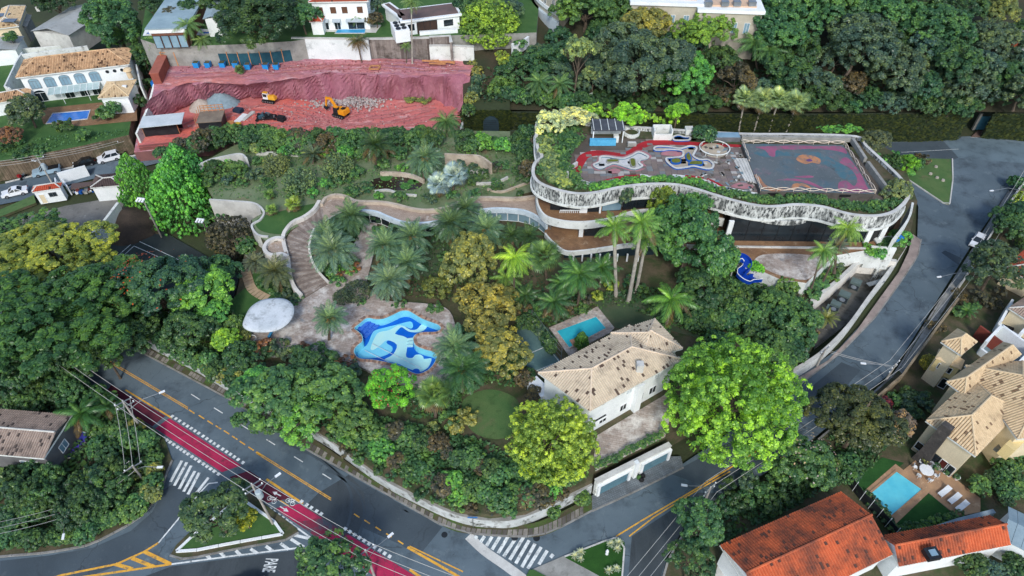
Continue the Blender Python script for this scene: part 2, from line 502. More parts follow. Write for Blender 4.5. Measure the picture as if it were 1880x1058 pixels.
def window(parent, a, b, t, z0, w, h, frame=None, glass=None, name='window', mull=1, out=0.03, arch=False):
 """window on the wall a->b (outside is to the right of travel), centre at fraction t"""
 a, b = Vector(a), Vector(b); d = (b - a); d.z = 0
 L = d.length; d.normalize(); n = Vector((d.y, -d.x, 0))
 c = a + d * (L * t) + n * out; c.z = z0
 fr = MB(); g = 0.07 if w < 3 else 0.09
 up = Vector((0,0,1))
 l, r = c - d * (w / 2), c + d * (w / 2)
 fr.bar(l, l + up * h, g, g, up=n); fr.bar(r, r + up * h, g, g, up=n)
 fr.bar(l, r, g, g); fr.bar(l + up * h, r + up * h, g, g)
 for k in range(1, mull + 1):
  q = l.lerp(r, k / (mull + 1)); fr.bar(q, q + up * h, g * .7, g, up=n)
 if arch:
  fr.tube([c + d * (math.cos(x) * w / 2) + up * (h + math.sin(x) * w * .28) for x in np.linspace(0, math.pi, 9)], g * .6,4)
 f = fr.build(name, frame or WHITE, parent)
 pb = MB(); o = n * (-0.02)
 top = [r + up * h, l + up * h] if not arch else [c + d * (math.cos(x) * w / 2) + up * (h + math.sin(x) * w * .28) for x in np.linspace(0, math.pi, 9)]
 vs = [l + o, r + o] + [q + o for q in top]
 pb.add(vs, [tuple(range(len(vs)))])
 pb.build('pane', glass or GLASS, f)
 return f
def box_walls(parent, c, z0, z1, m, name='wall'):
 mb = MB(); mb.prism(c, z0, z1)
 return mb.build(name, m, parent)
# ================================================================== the setting: ground, roads, terraces
g = MB(); g.sheet([(-1500,-400,0),(1500,-400,0),(1500,2600,0),(-1500,2600,0)],-0.4)
struct('ground', g, mat('ground_cover', srgb(66,76,48), srgb(56,62,42),0.08,0.95,[(srgb(84,76,60),0.55,0.75,0.2)],0.4,3))
ZG, ZL, ZS, ZE, ZU, ZH = 3.0,5.5,3.0,9.5,14.0,4.0   # garden, upper lawn, pit floor, pit ledge, upper lots, white house lot

road = struct('road', MB().sheet(PP([(60,570),(190,612),(250,640),(430,736),(560,822),(700,900),(815,965),(870,979),(960,985),(1010,977),(1085,936),
 (1230,868),(1330,800),(1450,702),(1540,640),(1600,575),(1650,505),(1684,440),(1686,380),(1668,330),(1640,290),(1600,262),(1640,256),(1790,250),
 (1900,262),(1960,300),(1880,330),(1850,352),(1790,440),(1740,520),(1690,600),(1640,680),(1560,750),(1500,800),(1400,872),(1330,905),(1262,960),(1225,1020),(1205,1110),(1215,1200),(1500,1420),(900,1420),(560,1180),(-140,1180),(-160,560)])), ASPH)
lst = struct('side_street', MB().sheet(PP([(-80,352),(10,337),(65,323),(140,307),(290,279),(360,264),(368,284),(300,297),(215,318),(115,342),(60,364),(-80,392)])), ASPH)
def patch(pts, m, z=0.004, name='asphalt_patch', parent=None):
 return MB().sheet(PP(pts), z).build(name, m, parent or road)
ASPH_L = mat('asphalt_light', srgb(104,122,130), srgb(86,102,110),0.15,0.8,[(srgb(66,78,84),0.5,0.75,0.3)],0.15,14)
ASPH_M = mat('asphalt_tyre_marked', srgb(72,80,84), srgb(60,68,72),0.3,0.85,[(srgb(46,52,56),0.52,0.7,0.5)],0.15,14, stretch=(1,.25,1))
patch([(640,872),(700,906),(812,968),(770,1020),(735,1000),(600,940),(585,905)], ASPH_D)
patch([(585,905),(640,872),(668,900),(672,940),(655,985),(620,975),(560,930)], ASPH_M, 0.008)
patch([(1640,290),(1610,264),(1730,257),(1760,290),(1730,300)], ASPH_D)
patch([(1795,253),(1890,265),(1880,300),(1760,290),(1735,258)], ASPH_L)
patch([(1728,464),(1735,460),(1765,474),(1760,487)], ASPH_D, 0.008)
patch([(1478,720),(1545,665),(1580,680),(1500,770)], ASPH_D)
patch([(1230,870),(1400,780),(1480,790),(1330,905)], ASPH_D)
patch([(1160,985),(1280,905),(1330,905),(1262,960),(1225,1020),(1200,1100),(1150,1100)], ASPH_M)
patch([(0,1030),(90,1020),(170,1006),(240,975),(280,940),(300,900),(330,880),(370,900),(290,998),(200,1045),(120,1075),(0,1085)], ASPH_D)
patch([(315,1040),(560,1008),(640,1100),(100,1120)], ASPH_M)
patch([(36,336),(50,332),(46,345),(33,349)], ASPH_D, 0.004, parent=lst)
patch([(160,312),(175,308),(172,320),(158,324)], ASPH_D, 0.004, parent=lst)
for a in ([(800,960),(826,952),(830,956),(808,968)],[(738,938),(752,948),(766,944),(757,950),(742,950)],[(572,842),(580,842),(580,850),(570,846)]):
 pass
cs = cr(PP([(860,984),(890,1012),(930,1040),(990,1085)],0.0), n=4)
MB().ribbon([p + Vector((0,0,.008)) for p in offset(cs, .55, False)],[p + Vector((0,0,.008)) for p in offset(cs, -.55, False)]).build('concrete_gutter', CONC_L, road)
# tyre marks that curve across the junction
for pts, w in (([(520,812),(580,840),(625,875),(645,910),(640,960),(620,1000)],.16),([(600,862),(650,895),(668,935),(660,990)],.12),([(585,838),(650,890),(720,930),(800,952)],.1),([(610,855),(690,895),(760,948),(800,950)],.08)):
 c = cr(PP(pts), n=6)
 MB().ribbon([p + Vector((0,0,.014)) for p in offset(c, w, False)],[p + Vector((0,0,.014)) for p in offset(c, -w, False)]).build('tyre_mark', ASPH_D, road)

def line(a, b, w, m, z=0.012, name='lane_line', parent=None):
 a, b = P(*a), P(*b); d = (b - a).normalized(); n = Vector((-d.y, d.x, 0)) * w / 2; u = Vector((0,0, z))
 return MB().sheet([a - n + u, b - n + u, b + n + u, a + n + u]).build(name, m, parent or road)
# cycle lane
LU = [(205,706),(220,715),(322,775),(478,878),(557,930),(640,982),(740,1044),(820,1095)]
LL = [(190,727),(205,735),(310,803),(457,900),(535,955),(600,1000),(670,1045),(740,1100)]
def lane(t0, t1, m, name='cycle_lane'):
 A, B = resample(PP(LU),80), resample(PP(LL),80); i, j = int(t0 * 79), int(t1 * 79)
 u = Vector((0,0,.012))
 return MB().ribbon([p + u for p in B[i:j + 1]],[p + u for p in A[i:j + 1]]).build(name, m, road)
REDP_F = mat('fading_lane_paint', srgb(130,40,62), srgb(96,60,74),0.6,0.8,[(srgb(76,84,92),0.46,0.62,0.6)])
lane(0.0,.20, REDP_D); lane(.215,.445, REDP); lane(.47,.60, REDP_D); lane(.625,.69, REDP); lane(.69,.755, REDP_F); lane(.755,1.0, REDP)
xe = PP([(740,1100),(820,1095),(1180,1330),(1090,1335)]); MB().sheet([v + Vector((0,0,.012)) for v in xe]).build('cycle_lane', REDP, road)
def dashes(A, B, t0, t1, n, w=.42, l=.42):
 S = resample(cr(PP(A), n=4),400)
 for k in range(n):
  t = t0 + (t1 - t0) * k / max(1, n - 1); i = int(t * 398)
  d = (S[min(399, i + 2)] - S[max(0, i - 2)]).normalized(); q = S[i]; nn = Vector((-d.y, d.x, 0)) * w / 2; dd = d * l / 2; u = Vector((0,0,.016))
  MB().sheet([q - dd - nn + u, q + dd - nn + u, q + dd + nn + u, q - dd + nn + u]).build('lane_block', WHITEP, road)
UPo = [(a + 3, b - 5) for a, b in LU]; LOo = [(a - 4, b + 5) for a, b in LL]
dashes(UPo, None, .21,.445,19); dashes(LOo, None, .215,.44,18); dashes(UPo, None, .625,.68,5); dashes(LOo, None, .615,.68,6)
dashes(UPo, None, .745,.86,10); dashes(LOo, None, .83,.9,4)
line((489,880),(556,925),.3, YELP); line((482,898),(545,939),.14, YELP)
line((230,716),(316,768),.22, YELP); line((752,1046),(790,1072),.3, YELP)
for a, b in (((500,903),(516,911)),((528,939),(514,930))):                 # lane arrows
 a3, b3 = P(*b), P(*a); d = (b3 - a3).normalized(); n = Vector((-d.y, d.x, 0)); u = Vector((0,0,.02))
 if a[0] > 520: a3, b3 = P(514,930), P(530,940); d = (b3 - a3).normalized(); n = Vector((-d.y, d.x, 0))
 mb = MB(); m_ = a3.lerp(b3,.55)
 mb.sheet([a3 - n * .07 + u, m_ - n * .07 + u, m_ + n * .07 + u, a3 + n * .07 + u]); mb.sheet([m_ - n * .26 + u, b3 + u, m_ + n * .26 + u])
 mb.build('lane_arrow', WHITEP, road)
for x, y in ((533,922),(499,918)):                                            # bicycle symbols
 c = P(x, y, .02); mb = MB(); ang = R(-33); rot = lambda a, b: c + Vector((a * math.cos(ang) - b * math.sin(ang), a * math.sin(ang) + b * math.cos(ang),0))
 for sx in (-.42,.42):
  mb.tube([rot(sx + .27 * math.cos(t),.27 * math.sin(t)) for t in np.linspace(0,2 * math.pi, 13)[:-1]],.035,4, closed=True)
 for s, e in (((-.42,0),(-.1,.42)),((-.1,.42),(.3,.42)),((.3,.42),(.42,0)),((-.1,.42),(.05,0)),((.05,0),(.3,.42)),((-.42,0),(.05,0)),((.3,.42),(.24,.62))):
  mb.tube([rot(*s), rot(*e)],.04,4)
 mb.build('bicycle_symbol', WHITEP, road)
# avenue lines
for d in (-.13,.13):
 o = d / mpp(400,760)
 line((202,665 + o),(345,750 + o),.11, YELP); line((471,831 + o),(608,917 + o),.11, YELP)
for x, y in ((352,756),(370,766),(386,776),(401,785),(416,794),(431,804),(445,813.5),(461,824),(475,834),(655,947),(674,958.5),(694.5,971),(714,983),(735.5,996)):
 line((x - 5, y - 3.3),(x + 5, y + 3.3),.16, YELP, name='lane_dash')
for x, y in ((359,729),(401,754),(449,784),(497,812),(548,843.5),(600,875)):
 line((x - 8, y - 5),(x + 8, y + 5),.13, WHITEP, name='lane_dash')
line((748,1005),(846,1061),.3, YELP); line((752,1003),(850,1050),.16, YELP); line((846,1061),(900,1090),.3, YELP)
ye = [(1131,985),(1180,955),(1269,903),(1336,862),(1400,822)]
for i in range(4):
 line(ye[i], ye[i + 1],.18, YELP, .0115 + .002 * (i % 2))
line((1155,985),(1200,950),.16, YELP, .016); line((1200,950),(1269,907),.16, YELP, .014); line((1269,907),(1340,866),.16, YELP, .016)
line((1655,280),(1760,274),.08, WHITEP)
# zebra crossings
for (bx, by),(tx, ty) in zip([(313,885),(320,892),(329,898),(337,903),(345,908),(354,914)],[(334,846),(343,849),(351,855),(358,865),(366,868),(383,877)]):
 line((bx, by),(tx, ty),.38, WHITEP, name='crosswalk_stripe')
for bx, by, tx, ty in ((130,210,175,145),(195,250,255,150),(255,290,340,150),(320,330,430,145),(380,365,540,125),(445,400,595,155),(510,440,655,190),(575,480,720,225),(640,495,785,262),(760,450,850,300),(885,375,915,340),(70,175,92,143)):
 line((860 + bx * .1702,960 + by * .1702),(860 + tx * .1702,960 + ty * .1702),.4, WHITEP, name='crosswalk_stripe')
# left fork: yellow hatching and white edge lines
up = [(80,1066),(110,1057),(214,1036),(265,1013),(291,997)]
for i in range(4): line(up[i], up[i + 1],.26, YELP, .012 + .003 * (i % 2))
line((95,1068),(315,1036),.26, YELP, .018)
for a, b in (((265,1013),(313,1036)),((242,1025),(283,1041)),((212,1036),(243,1045))): line(a, b, .42, YELP, .022, 'hatching_bar')
up = [(291,997),(330,950),(362,910),(383,888),(400,886)]
for i in range(4): line(up[i], up[i + 1],.18, WHITEP, .012 + .003 * (i % 2))
line((315,1036),(420,1022),.2, WHITEP); line((420,1022),(558,1005),.2, WHITEP, .016); line((574,990),(528,957),.2, WHITEP); line((574,990),(572,1000),.2, WHITEP, .016)
for a, b in (((433,1011),(442,1020)),((460,1008),(472,1016)),((488,1003),(501,1012)),((515,998),(530,1009)),((534,990),(558,1005)),((541,983),(572,990)),((402,1012),(412,1022)),((376,1016),(386,1026))):
 line(a, b, .36, WHITEP, .02, 'hatching_bar')
fc = bpy.data.curves.new('road_lettering', 'FONT'); fc.body = 'PARE'; fc.size = 1.0; fc.align_x = 'CENTER'; fc.align_y = 'CENTER'; fc.materials.append(WHITEP); fc.offset = 0.02
ft = bpy.data.objects.new('road_lettering', fc); COL.objects.link(ft); ft.parent = road
ft.location = P(495,1038,.014) - origin(road); ft.rotation_euler = (0,0, R(-92)); ft.scale = (.72,2.1,1)
ft['label'] = 'white stop lettering PARE painted on the asphalt'
for x, y, r in ((945,987,.42),(985,988,.42),(1102,912,.36),(816,982,.38)):
 MB().lathe(P(x, y, .006),[(r, 0),(r, .012)],20).build('manhole_cover', METAL_D, road)

def block(name, pts, z0, z1, mtop, mside, label=None, zp=None, kind='structure'):
 zp = z1 if zp is None else zp
 w_ = PP(pts, zp)
 if name in ('lower_lawn', 'pool_lawn', 'front_lawn', 'side_lawn', 'slope_lawn', 'earth_bank', 'corner_lawn_'): w_ = cr(w_, True, 5)
 mb = MB(); mb.prism(w_, z0, z1,0,1)
 o = mb.build(name, [mside, mtop]); o['kind'] = kind
 if label: o['label'] = label
 return o
def kerb(parent, pts, z, h=.13, w=.22, m=None, closed=False, step=1.6, name='kerb_stone'):
 """kerb as single stones along a line of pixels"""
 L_ = PP(pts, z); L_ = L_ + ([L_[0]] if closed else [])
 tot = sum((L_[i + 1] - L_[i]).length for i in range(len(L_) - 1)); n = max(2, int(tot / step))
 S = resample(L_, n + 1)
 for i in range(n):
  MB().bar(S[i].lerp(S[i + 1],.012) + Vector((0,0, h / 2 - .02)), S[i].lerp(S[i + 1],.988) + Vector((0,0, h / 2 - .02)), w, h + .04).build(name, m or KERB, parent)

# wooded block at the lower corner, traffic islands
blk = block('planted_verge', [(-140,1045),(0,1021),(89,1014),(166,1000),(230,967),(268,941),(294,903),(304,872),(316,845),(300,800),(228,748),(150,694),(60,620),(-140,520)],-.3,.14, EARTH, KERB)
kerb(blk, [(-60,1034),(0,1022),(89,1015),(166,1001),(230,968),(268,942),(295,904),(305,872),(317,845)],.1,.1,.25)
isl = block('traffic_island', [(312,1020),(324,1000),(345,980),(440,905),(452,900),(505,940),(545,970),(548,978),(530,990),(420,1010),(330,1028)],-.2,.1, EARTH, KERB)
lawn = block('island_lawn', [(326,1011),(345,993),(441,917),(496,955),(521,972),(519,979),(420,997),(332,1014)],.0,.16, GRASS_G, CONC)
kerb(lawn, [(324,1013),(345,992),(441,914),(497,954),(524,972),(521,981),(420,999),(330,1017)],.1,.18,.32, WHITE, True, 2.4)
kerb(isl, [(312,1020),(340,1028),(420,1011),(530,991),(549,978)],0,.12)
isr = block('grass_island', [(1036,1023),(1131,986),(1147,996),(1142,1060),(1140,1100),(1120,1068)],-.2,.14, mat('clipped_grass', srgb(36,74,26), srgb(46,88,32),.5,.95, bump=.3), KERB)
kerb(isr, [(1036,1023),(1131,986),(1147,996),(1142,1060)],0.02,.15,.2, CONC_L)
block('concrete_apron', [(970,1062),(976,1046),(1034,1021),(1118,1068),(1110,1100),(990,1100)],-.2,.10, CONC, KERB)
hs = block('hedge_bed', [(966,1058),(972,1046),(980,1046),(1010,1062),(1010,1080),(975,1075)],-.2,.22, GRASS_G, CONC_L)

# estate: garden terrace held by the street wall
GARDEN = [(180,560),(262,612),(345,655),(430,705),(515,752),(600,797),(690,862),(770,905),(840,935),(900,945),(965,938),(1087,880),(1089,866),(1221,803),(1300,762),
          (1440,690),(1495,630),(1500,600),(1490,553),(1534,518),(1582,474),(1646,479),(1662,455),(1672,420),(1684,370),(1665,318),(1640,280),(1590,250),(1400,244),(860,238),(430,262),
          (365,300),(378,345),(392,368),(472,376),(480,392),(462,404),(452,440),(446,490),(430,560),(400,590),(300,560)]
UPPER = [(372,298),(432,266),(560,252),(850,240),(990,242),(1000,300),(1000,345),(940,362),(880,368),(840,375),(790,388),(740,380),(690,372),(648,370),(628,360),(605,362),(592,380),(560,408),(532,424),(520,440),(492,446),(470,430),(462,404),(481,392),(473,374),(392,366),(380,345)]
ul = block('upper_lawn', UPPER, ZG - .5, ZL, mat('rough_lawn', srgb(122,134,104), srgb(100,120,84),.18,.95,[(srgb(122,104,84),.54,.7,.22),(srgb(62,92,46),.54,.72,.5),(srgb(150,150,124),.64,.78,.9)],.5,6), EARTH)
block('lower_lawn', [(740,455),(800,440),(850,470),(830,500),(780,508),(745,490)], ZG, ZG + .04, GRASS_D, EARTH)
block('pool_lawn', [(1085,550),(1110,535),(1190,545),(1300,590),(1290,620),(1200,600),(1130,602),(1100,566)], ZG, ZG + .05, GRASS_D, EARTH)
block('front_lawn', [(850,735),(900,715),(950,735),(950,780),(925,805),(880,800),(855,775)], ZG, ZG + .05, GRASS, EARTH)
block('side_lawn', [(470,490),(520,480),(535,520),(560,560),(520,560),(430,620),(420,560),(460,520)], ZG, ZG + .05, GRASS_G, EARTH)
block('slope_lawn', [(500,392),(590,372),(575,392),(540,412),(525,430),(480,424),(470,405)], ZL, ZL + .05, GRASS_G, EARTH)
# pool plaza
PLAZA = [(445,615),(470,560),(540,555),(565,545),(600,520),(640,470),(660,430),(690,430),(680,480),(660,540),(700,552),(800,560),(830,580),(835,630),(820,700),(770,712),(700,690),(640,665),(560,650),(480,650)]
# hollow for the big pool is cut out of the plaza sheet
POOL = [(650.5,602.4),(661,593),(673.7,583.8),(690,586),(704,585),(720,578.5),(736,571),(749,570.6),(760,576),(773,584),(789,590.5),(804,596),(809,603),(800,609),(775.6,610),(763,614),(758.4,622),(763,634),(778,641),
  (795.5,646),(802,655),(796,668),(786,679),(770,686),(759,684.5),(746.5,678),(730.6,670),(709,664.6),(683,660),(661,658),(651.5,650),(650.5,641),(657,633),(665,626),(664,615.6),(657,608)]
def holed(name, outer, hole, z, m):
 """sheet with a hole (bridged), both lists of world points"""
 bm = bmesh.new()
 def ring(pts):
  vs = [bm.verts.new((p.x, p.y, z)) for p in pts]
  return [bm.edges.new((vs[i], vs[(i + 1) % len(vs)])) for i in range(len(vs))]
 e = ring(outer) + ring(hole)
 bmesh.ops.triangle_fill(bm, use_beauty=True, use_dissolve=False, edges=e)
 for f in bm.faces:
  f.normal_update()
  if f.normal.z < 0: f.normal_flip()
 me = bpy.data.meshes.new(name); bm.to_mesh(me); bm.free(); me.materials.append(m)
 o = bpy.data.objects.new(name, me); COL.objects.link(o); return o
PW = cr(PP(POOL, ZG + .55), True, 3)
gpts = PP(GARDEN, ZG)
gt = holed('garden_terrace', gpts, PW, ZG, EARTH); gt['kind'] = 'structure'
MB().wall(gpts, -.3, ZG - .004,.1, closed=True).build('terrace_bank', EARTH, gt)
plz = MB()
po = cr(PP(PLAZA, ZG + .5), True, 3)
PLZ_Z = ZG + .5
o = holed('pool_plaza', po, PW, PLZ_Z, STONEPV); o['kind'] = 'structure'; plaza = o
MB().wall(po, ZG - .02, PLZ_Z - .004,.12, closed=True).build('plaza_edge', CONC, plaza)
block('garden_path', [(640,470),(660,432),(668,410),(692,410),(694,432),(682,482),(672,520),(700,552),(640,560),(655,520)], ZG, PLZ_Z + .006, STONEPV, CONC)
for pts in ([(450,495),(455,512),(462,530),(478,542),(492,548)],):
 c = resample(cr(PP(pts, ZG + .06), n=6),13)
 for i in range(12):
  d = (c[i + 1] - c[i]).normalized(); n = Vector((-d.y, d.x, 0)) * .75
  a, b = c[i].lerp(c[i + 1],.06), c[i].lerp(c[i + 1],.94)
  MB().prism([a - n, b - n, b + n, a + n], ZG + .03, ZG + .1).build('stepping_slab', mat('sand_slab', srgb(186,164,134), srgb(160,138,112),.8), plaza)

# pavement along the avenue with single slabs
PVR = [(250,642),(430,738),(560,824),(700,902),(815,967),(870,981),(960,987),(1010,979),(1087,938)]
PVW = [(262,628),(438,722),(575,806),(692,884),(836,955),(890,966),(966,963),(1010,950),(1087,912)]
A, B = resample(cr(PP(PVR), n=5),120), resample(cr(PP(PVW), n=5),120)
pv = MB(); pv.prism(A + B[::-1],-.2,.1)
pav = struct('pavement', pv, mat('verge_soil', srgb(88,84,62), srgb(70,66,48),.6,.95,[(srgb(70,96,42),.48,.6,.5)],.3))
SLAB = [mat('slab_%s' % n, srgb(*c), srgb(*d),1.2,.92,[(srgb(70,68,62),.55,.75,2.0)]) for n, c, d in (('grey', (126,122,116),(106,102,96)),('dark', (98,94,88),(84,80,74)),('pale', (150,146,136),(128,122,114)))]
for i in range(2,117):
 if random.random() < .1: continue
 a0, a1 = A[i].lerp(A[i + 1],.06), A[i].lerp(A[i + 1],.9); b0, b1 = B[i].lerp(B[i + 1],.06), B[i].lerp(B[i + 1],.9)
 q = [a0.lerp(b0,.12), a1.lerp(b1,.12), a1.lerp(b1,.62), a0.lerp(b0,.62)]
 z = .125 + random.random() * .025
 mb = MB(); mb.prism(q, .08, z); mb.build('slab', random.choice(SLAB), pav)
kerb(pav, PVR, 0,.14,.2, None, False, 2.2)
# retaining walls on the street side (several things)
sw = MB(); wl = cr(PP([(180,560),(262,612),(345,655),(430,705),(515,752),(600,797),(690,862),(770,905),(840,935),(900,945),(965,938),(1087,880)], ZG), n=5)
sw.wall(wl, -.2,2.0,.5); o = sw.build('retaining_wall', mat('peeling_whitewash', srgb(196,202,202), srgb(166,172,170),.4,.9,[(srgb(98,96,88),.52,.66,.7),(srgb(58,62,52),.56,.68,.35)],.2))
tag(o, 'long peeling white retaining wall between garden and avenue', 'wall')
cp = MB(); cp.wall(wl, 2.003,2.08,.56); cp.build('wall_coping', CONC, o)

# driveway apron before the garages
ap = block('driveway_apron', [(1085,912),(1093,905),(1222,838),(1250,838),(1255,858),(1160,905),(1087,938)],-.2,.09, mat('cobbles', srgb(120,128,132), srgb(100,108,112),.5,.85,[(srgb(84,88,90),.5,.7,.7)],.3,10, brick=(.4,.25,30,(.6,.6,.6),.12)), KERB)
kerb(ap, [(1087,939),(1160,906),(1255,859)],0,.12,.2)

# right-hand street: estate side pavement and wall, far side lots
rs = block('street_pavement', [(1455,700),(1520,662),(1572,608),(1612,552),(1650,500),(1668,462),(1676,430),(1690,440),(1684,470),(1654,515),(1606,582),(1545,645),(1470,705)],-.2,.11, mat('pink_concrete', srgb(164,150,142), srgb(136,124,118),.4,.9,[(srgb(104,96,92),.55,.75,.6)]), KERB)
kerb(rs, [(1470,706),(1546,646),(1607,583),(1655,516),(1685,471),(1691,440)],0,.13,.2, None, False, 2.2)
ew = MB(); el = cr(PP([(1450,684),(1505,650),(1556,600),(1600,540),(1640,488),(1662,452)],2.4), n=5)
ew.wall(el, -.1,2.4,.35); o = ew.build('boundary_wall', WHITE_D); tag(o, 'white plaster boundary wall curving up along the right-hand street', 'wall')
MB().wall(el, 2.402,2.5,.5).build('wall_coping', CONC_L, o)
block('service_yard', [(1495,640),(1560,590),(1600,535),(1640,488),(1646,486),(1582,480),(1534,525),(1496,560),(1500,600)],-.3,.12, mat('littered_concrete', srgb(110,108,102), srgb(84,84,80),.5,.9,[(srgb(60,56,48),.5,.7,.5),(srgb(160,160,156),.62,.75,1.5)],.3), CONC)
yw = MB(); yl = PP([(1490,553),(1534,518),(1582,474),(1646,479)], ZG + .4)
yw.wall(yl, 0, ZG + .4,.4); o = yw.build('yard_wall', mat('stained_white', srgb(232,230,222), srgb(218,214,204),.4,.85,[(srgb(120,116,106),.62,.74,.8)])); tag(o, 'tall stained white wall dropping into the sunken service yard', 'wall')
MB().wall(yl, ZG + .402, ZG + .5,.55).build('wall_coping', CONC_L, o)
# corner lawn by the cul-de-sac
cl = block('corner_lawn', [(1642,298),(1668,290),(1746,292),(1748,330),(1742,376),(1735,374),(1668,330),(1650,312)],-.2,.16, GRASS, KERB)
kerb(cl, [(1748,292),(1749,330),(1743,377),(1735,376),(1668,331)],0,.17,.22, CONC_L)
for x, y in ((1718,307),(1708,320),(1720,327),(1731,332)):
 o = MB().lathe(P(x, y, .15),[(.36,0),(.3,.25),(.27,.3)],10).build('tree_stump', BARK_P)
 tag(o, {1718: 'pale cut tree stump on corner lawn, highest of four', 1708: 'pale cut tree stump on corner lawn, leftmost of four', 1720: 'pale cut tree stump at the middle of the corner lawn', 1731: 'pale cut tree stump on corner lawn, lowest of four'}[x], 'tree stump', 'stumps on the corner lawn')
# far side of the right-hand street
fl = block('far_side_lots', [(1852,352),(1792,448),(1742,528),(1692,606),(1642,688),(1562,758),(1502,808),(1400,880),(1330,912),(1264,966),(1228,1024),(1206,1110),(1216,1200),(1520,1420),(2300,1420),(2050,330),(1880,332)],-.3,.16, EARTH, KERB)
kerb(fl, [(1852,352),(1792,448),(1742,528),(1692,606),(1642,688),(1562,758),(1502,808)],.02,.15,.25, None, False, 2.2)
kerb(fl, [(1330,912),(1264,966),(1228,1024),(1212,1080)],.02,.15,.25)
fp = block('far_pavement', [(1876,326),(1850,356),(1795,445),(1745,525),(1700,600),(1650,680),(1660,690),(1712,604),(1756,530),(1806,448),(1858,362),(1890,330)],.0,.2, CONC, KERB)
bw = MB(); bw.wall(PP([(1882,332),(1858,366),(1806,452),(1758,532)],.2),.1,1.9,.25); o = bw.build('low_wall', CONC_L); tag(o, 'pale concrete wall beside pavement, near the small white car', 'wall')
bw = MB(); bw.wall(PP([(1752,560),(1712,614),(1650,700),(1575,765)],.2),.1,1.8,.3); o = bw.build('low_wall', mat('sandstone', srgb(160,144,118), srgb(130,116,94),.5,.95,[(srgb(90,82,70),.5,.7,.8)],.3)); tag(o, 'rough sandstone wall along the far kerb before the cream villa', 'wall')

# left: court, paved lot, banks
ct = block('sports_court', [(150,540),(190,480),(212,432),(248,416),(300,425),(440,505),(425,560),(380,600),(280,610)],-.3,.02, mat('court_surface', srgb(58,66,66), srgb(48,56,56),.3,.9), CONC)
for a, b in (((190,492),(250,441)),((250,441),(330,478)),((205,490),(246,452)),((246,452),(318,484)),((190,492),(270,540))): line(a, b, .1, WHITEP, .028, 'court_line', ct)
bk = block('earth_bank', [(205,418),(225,398),(250,392),(275,404),(290,424),(248,415),(212,431)],-.2,.8, EARTH, EARTH)
pl = block('paved_lot', [(-80,420),(60,395),(120,378),(215,362),(228,376),(160,440),(110,430),(0,440),(-80,445)],-.2,.06, mat('old_paving', srgb(132,130,124), srgb(104,104,100),.15,.9,[(srgb(190,192,188),.58,.72,.12),(srgb(70,70,66),.55,.72,.5)],.2), CONC)
gs = block('grass_verge', [(-80,405),(0,385),(62,358),(66,372),(0,398),(-80,420)],-.2,.3, GRASS, EARTH)
lw = MB(); lw.wall(PP([(216,372),(190,402),(160,432)],4.5),0,[4.5,4.2,4.0],.5); o = lw.build('concrete_wall', WHITE_D); tag(o, 'thick streaked concrete wall slanting beside the sports court', 'wall')
lb = MB(); lb.wall(PP([(222,380),(200,410),(182,432)],1.8),0,1.8,.5); o = lb.build('concrete_wall', CONC); tag(o, 'lower grey concrete wall at foot of the streaked wall', 'wall')
# white-house lot above the side street
hl = block('house_lot', [(-120,318),(0,296),(60,285),(150,268),(236,248),(246,190),(262,95),(150,90),(0,90),(-120,100)],-.3, ZH, GRASS_G, mat('rubble_wall', srgb(124,110,92), srgb(96,84,70),.6,.95,[(srgb(70,74,50),.5,.7,.3)],.5,3, brick=(.7,.4,20,(.5,.48,.45),.2)))
kerb(lst, [(10,336),(65,322),(140,306),(290,278)],0,.15,.3, CONC_L)

# ================================================================== red earth pit
RED_E = mat('red_earth', srgb(188,124,130), srgb(168,112,122),.06,.95,[(srgb(202,124,112),.5,.66,.045),(srgb(156,116,134),.5,.68,.12),(srgb(216,190,190),.55,.72,.3),(srgb(136,102,106),.54,.7,.7),(srgb(200,164,162),.57,.69,1.6)],.6,3, stretch=(.55,1.7,1), fine=.3)
RED_C = mat('red_cut_face', srgb(148,92,106), srgb(172,118,128),.3,.95,[(srgb(118,62,66),.54,.7,.6),(srgb(186,144,144),.58,.76,.5)],.5,3, stretch=(1.6,1.6,.35))
cols = [((250,272),(262,232),(280,178),(290,112)),((290,268),(305,214),(300,168),(302,112)),((345,262),(352,192),(347,153),(340,116)),((410,256),(410,180),(410,154),(400,122)),((470,252),(470,178),(470,152),(450,122)),((554,248),(554,184),(552,143),(530,112)),
  ((620,247),(625,184),(605,134),(600,108)),((700,246),(690,184),(700,138),(700,108)),((800,243),(790,183),(807,138),(800,110)),((835,241),(818,196),(845,136),(850,110)),((846,238),(846,205),(862,140),(872,110))]
NR = 150
rows = []
for k, z in enumerate((ZS, ZS, ZE, ZE)):
 rows.append(resample(cr([P(*c[k], z) for c in cols], n=6), NR))
grid = []
seg = (14,10,12)
for k in range(3):
 for j in range(seg[k]):
  t = j / seg[k]
  line_ = []
  for i in range(NR):
   q = rows[k][i].lerp(rows[k + 1][i], t)
   if k == 1:
    s_ = t * t * (3 - 2 * t); q.z = ZS + (ZE - ZS) * s_
   line_.append(q)
  grid.append((k, line_))
grid.append((2, rows[3]))
vs = []; fs = []; ms = []
for a, (k, ln) in enumerate(grid):
 for i, q in enumerate(ln):
  nz = mnoise.noise(q * .25) * .35 + mnoise.noise(q * .9) * .18
  if k == 1:
   q = q + Vector((mnoise.noise(Vector((q.x * .35, q.z * .1,3))) * 1.1, mnoise.noise(Vector((q.x * .5, q.z * .15,9))) * 1.6 + mnoise.noise(Vector((q.x * 1.7, q.z * .25,5))) * .4, nz * .6))
  else:
   q = q + Vector((0,0, nz * (.55 if k == 0 else .8)))
  vs.append(q)
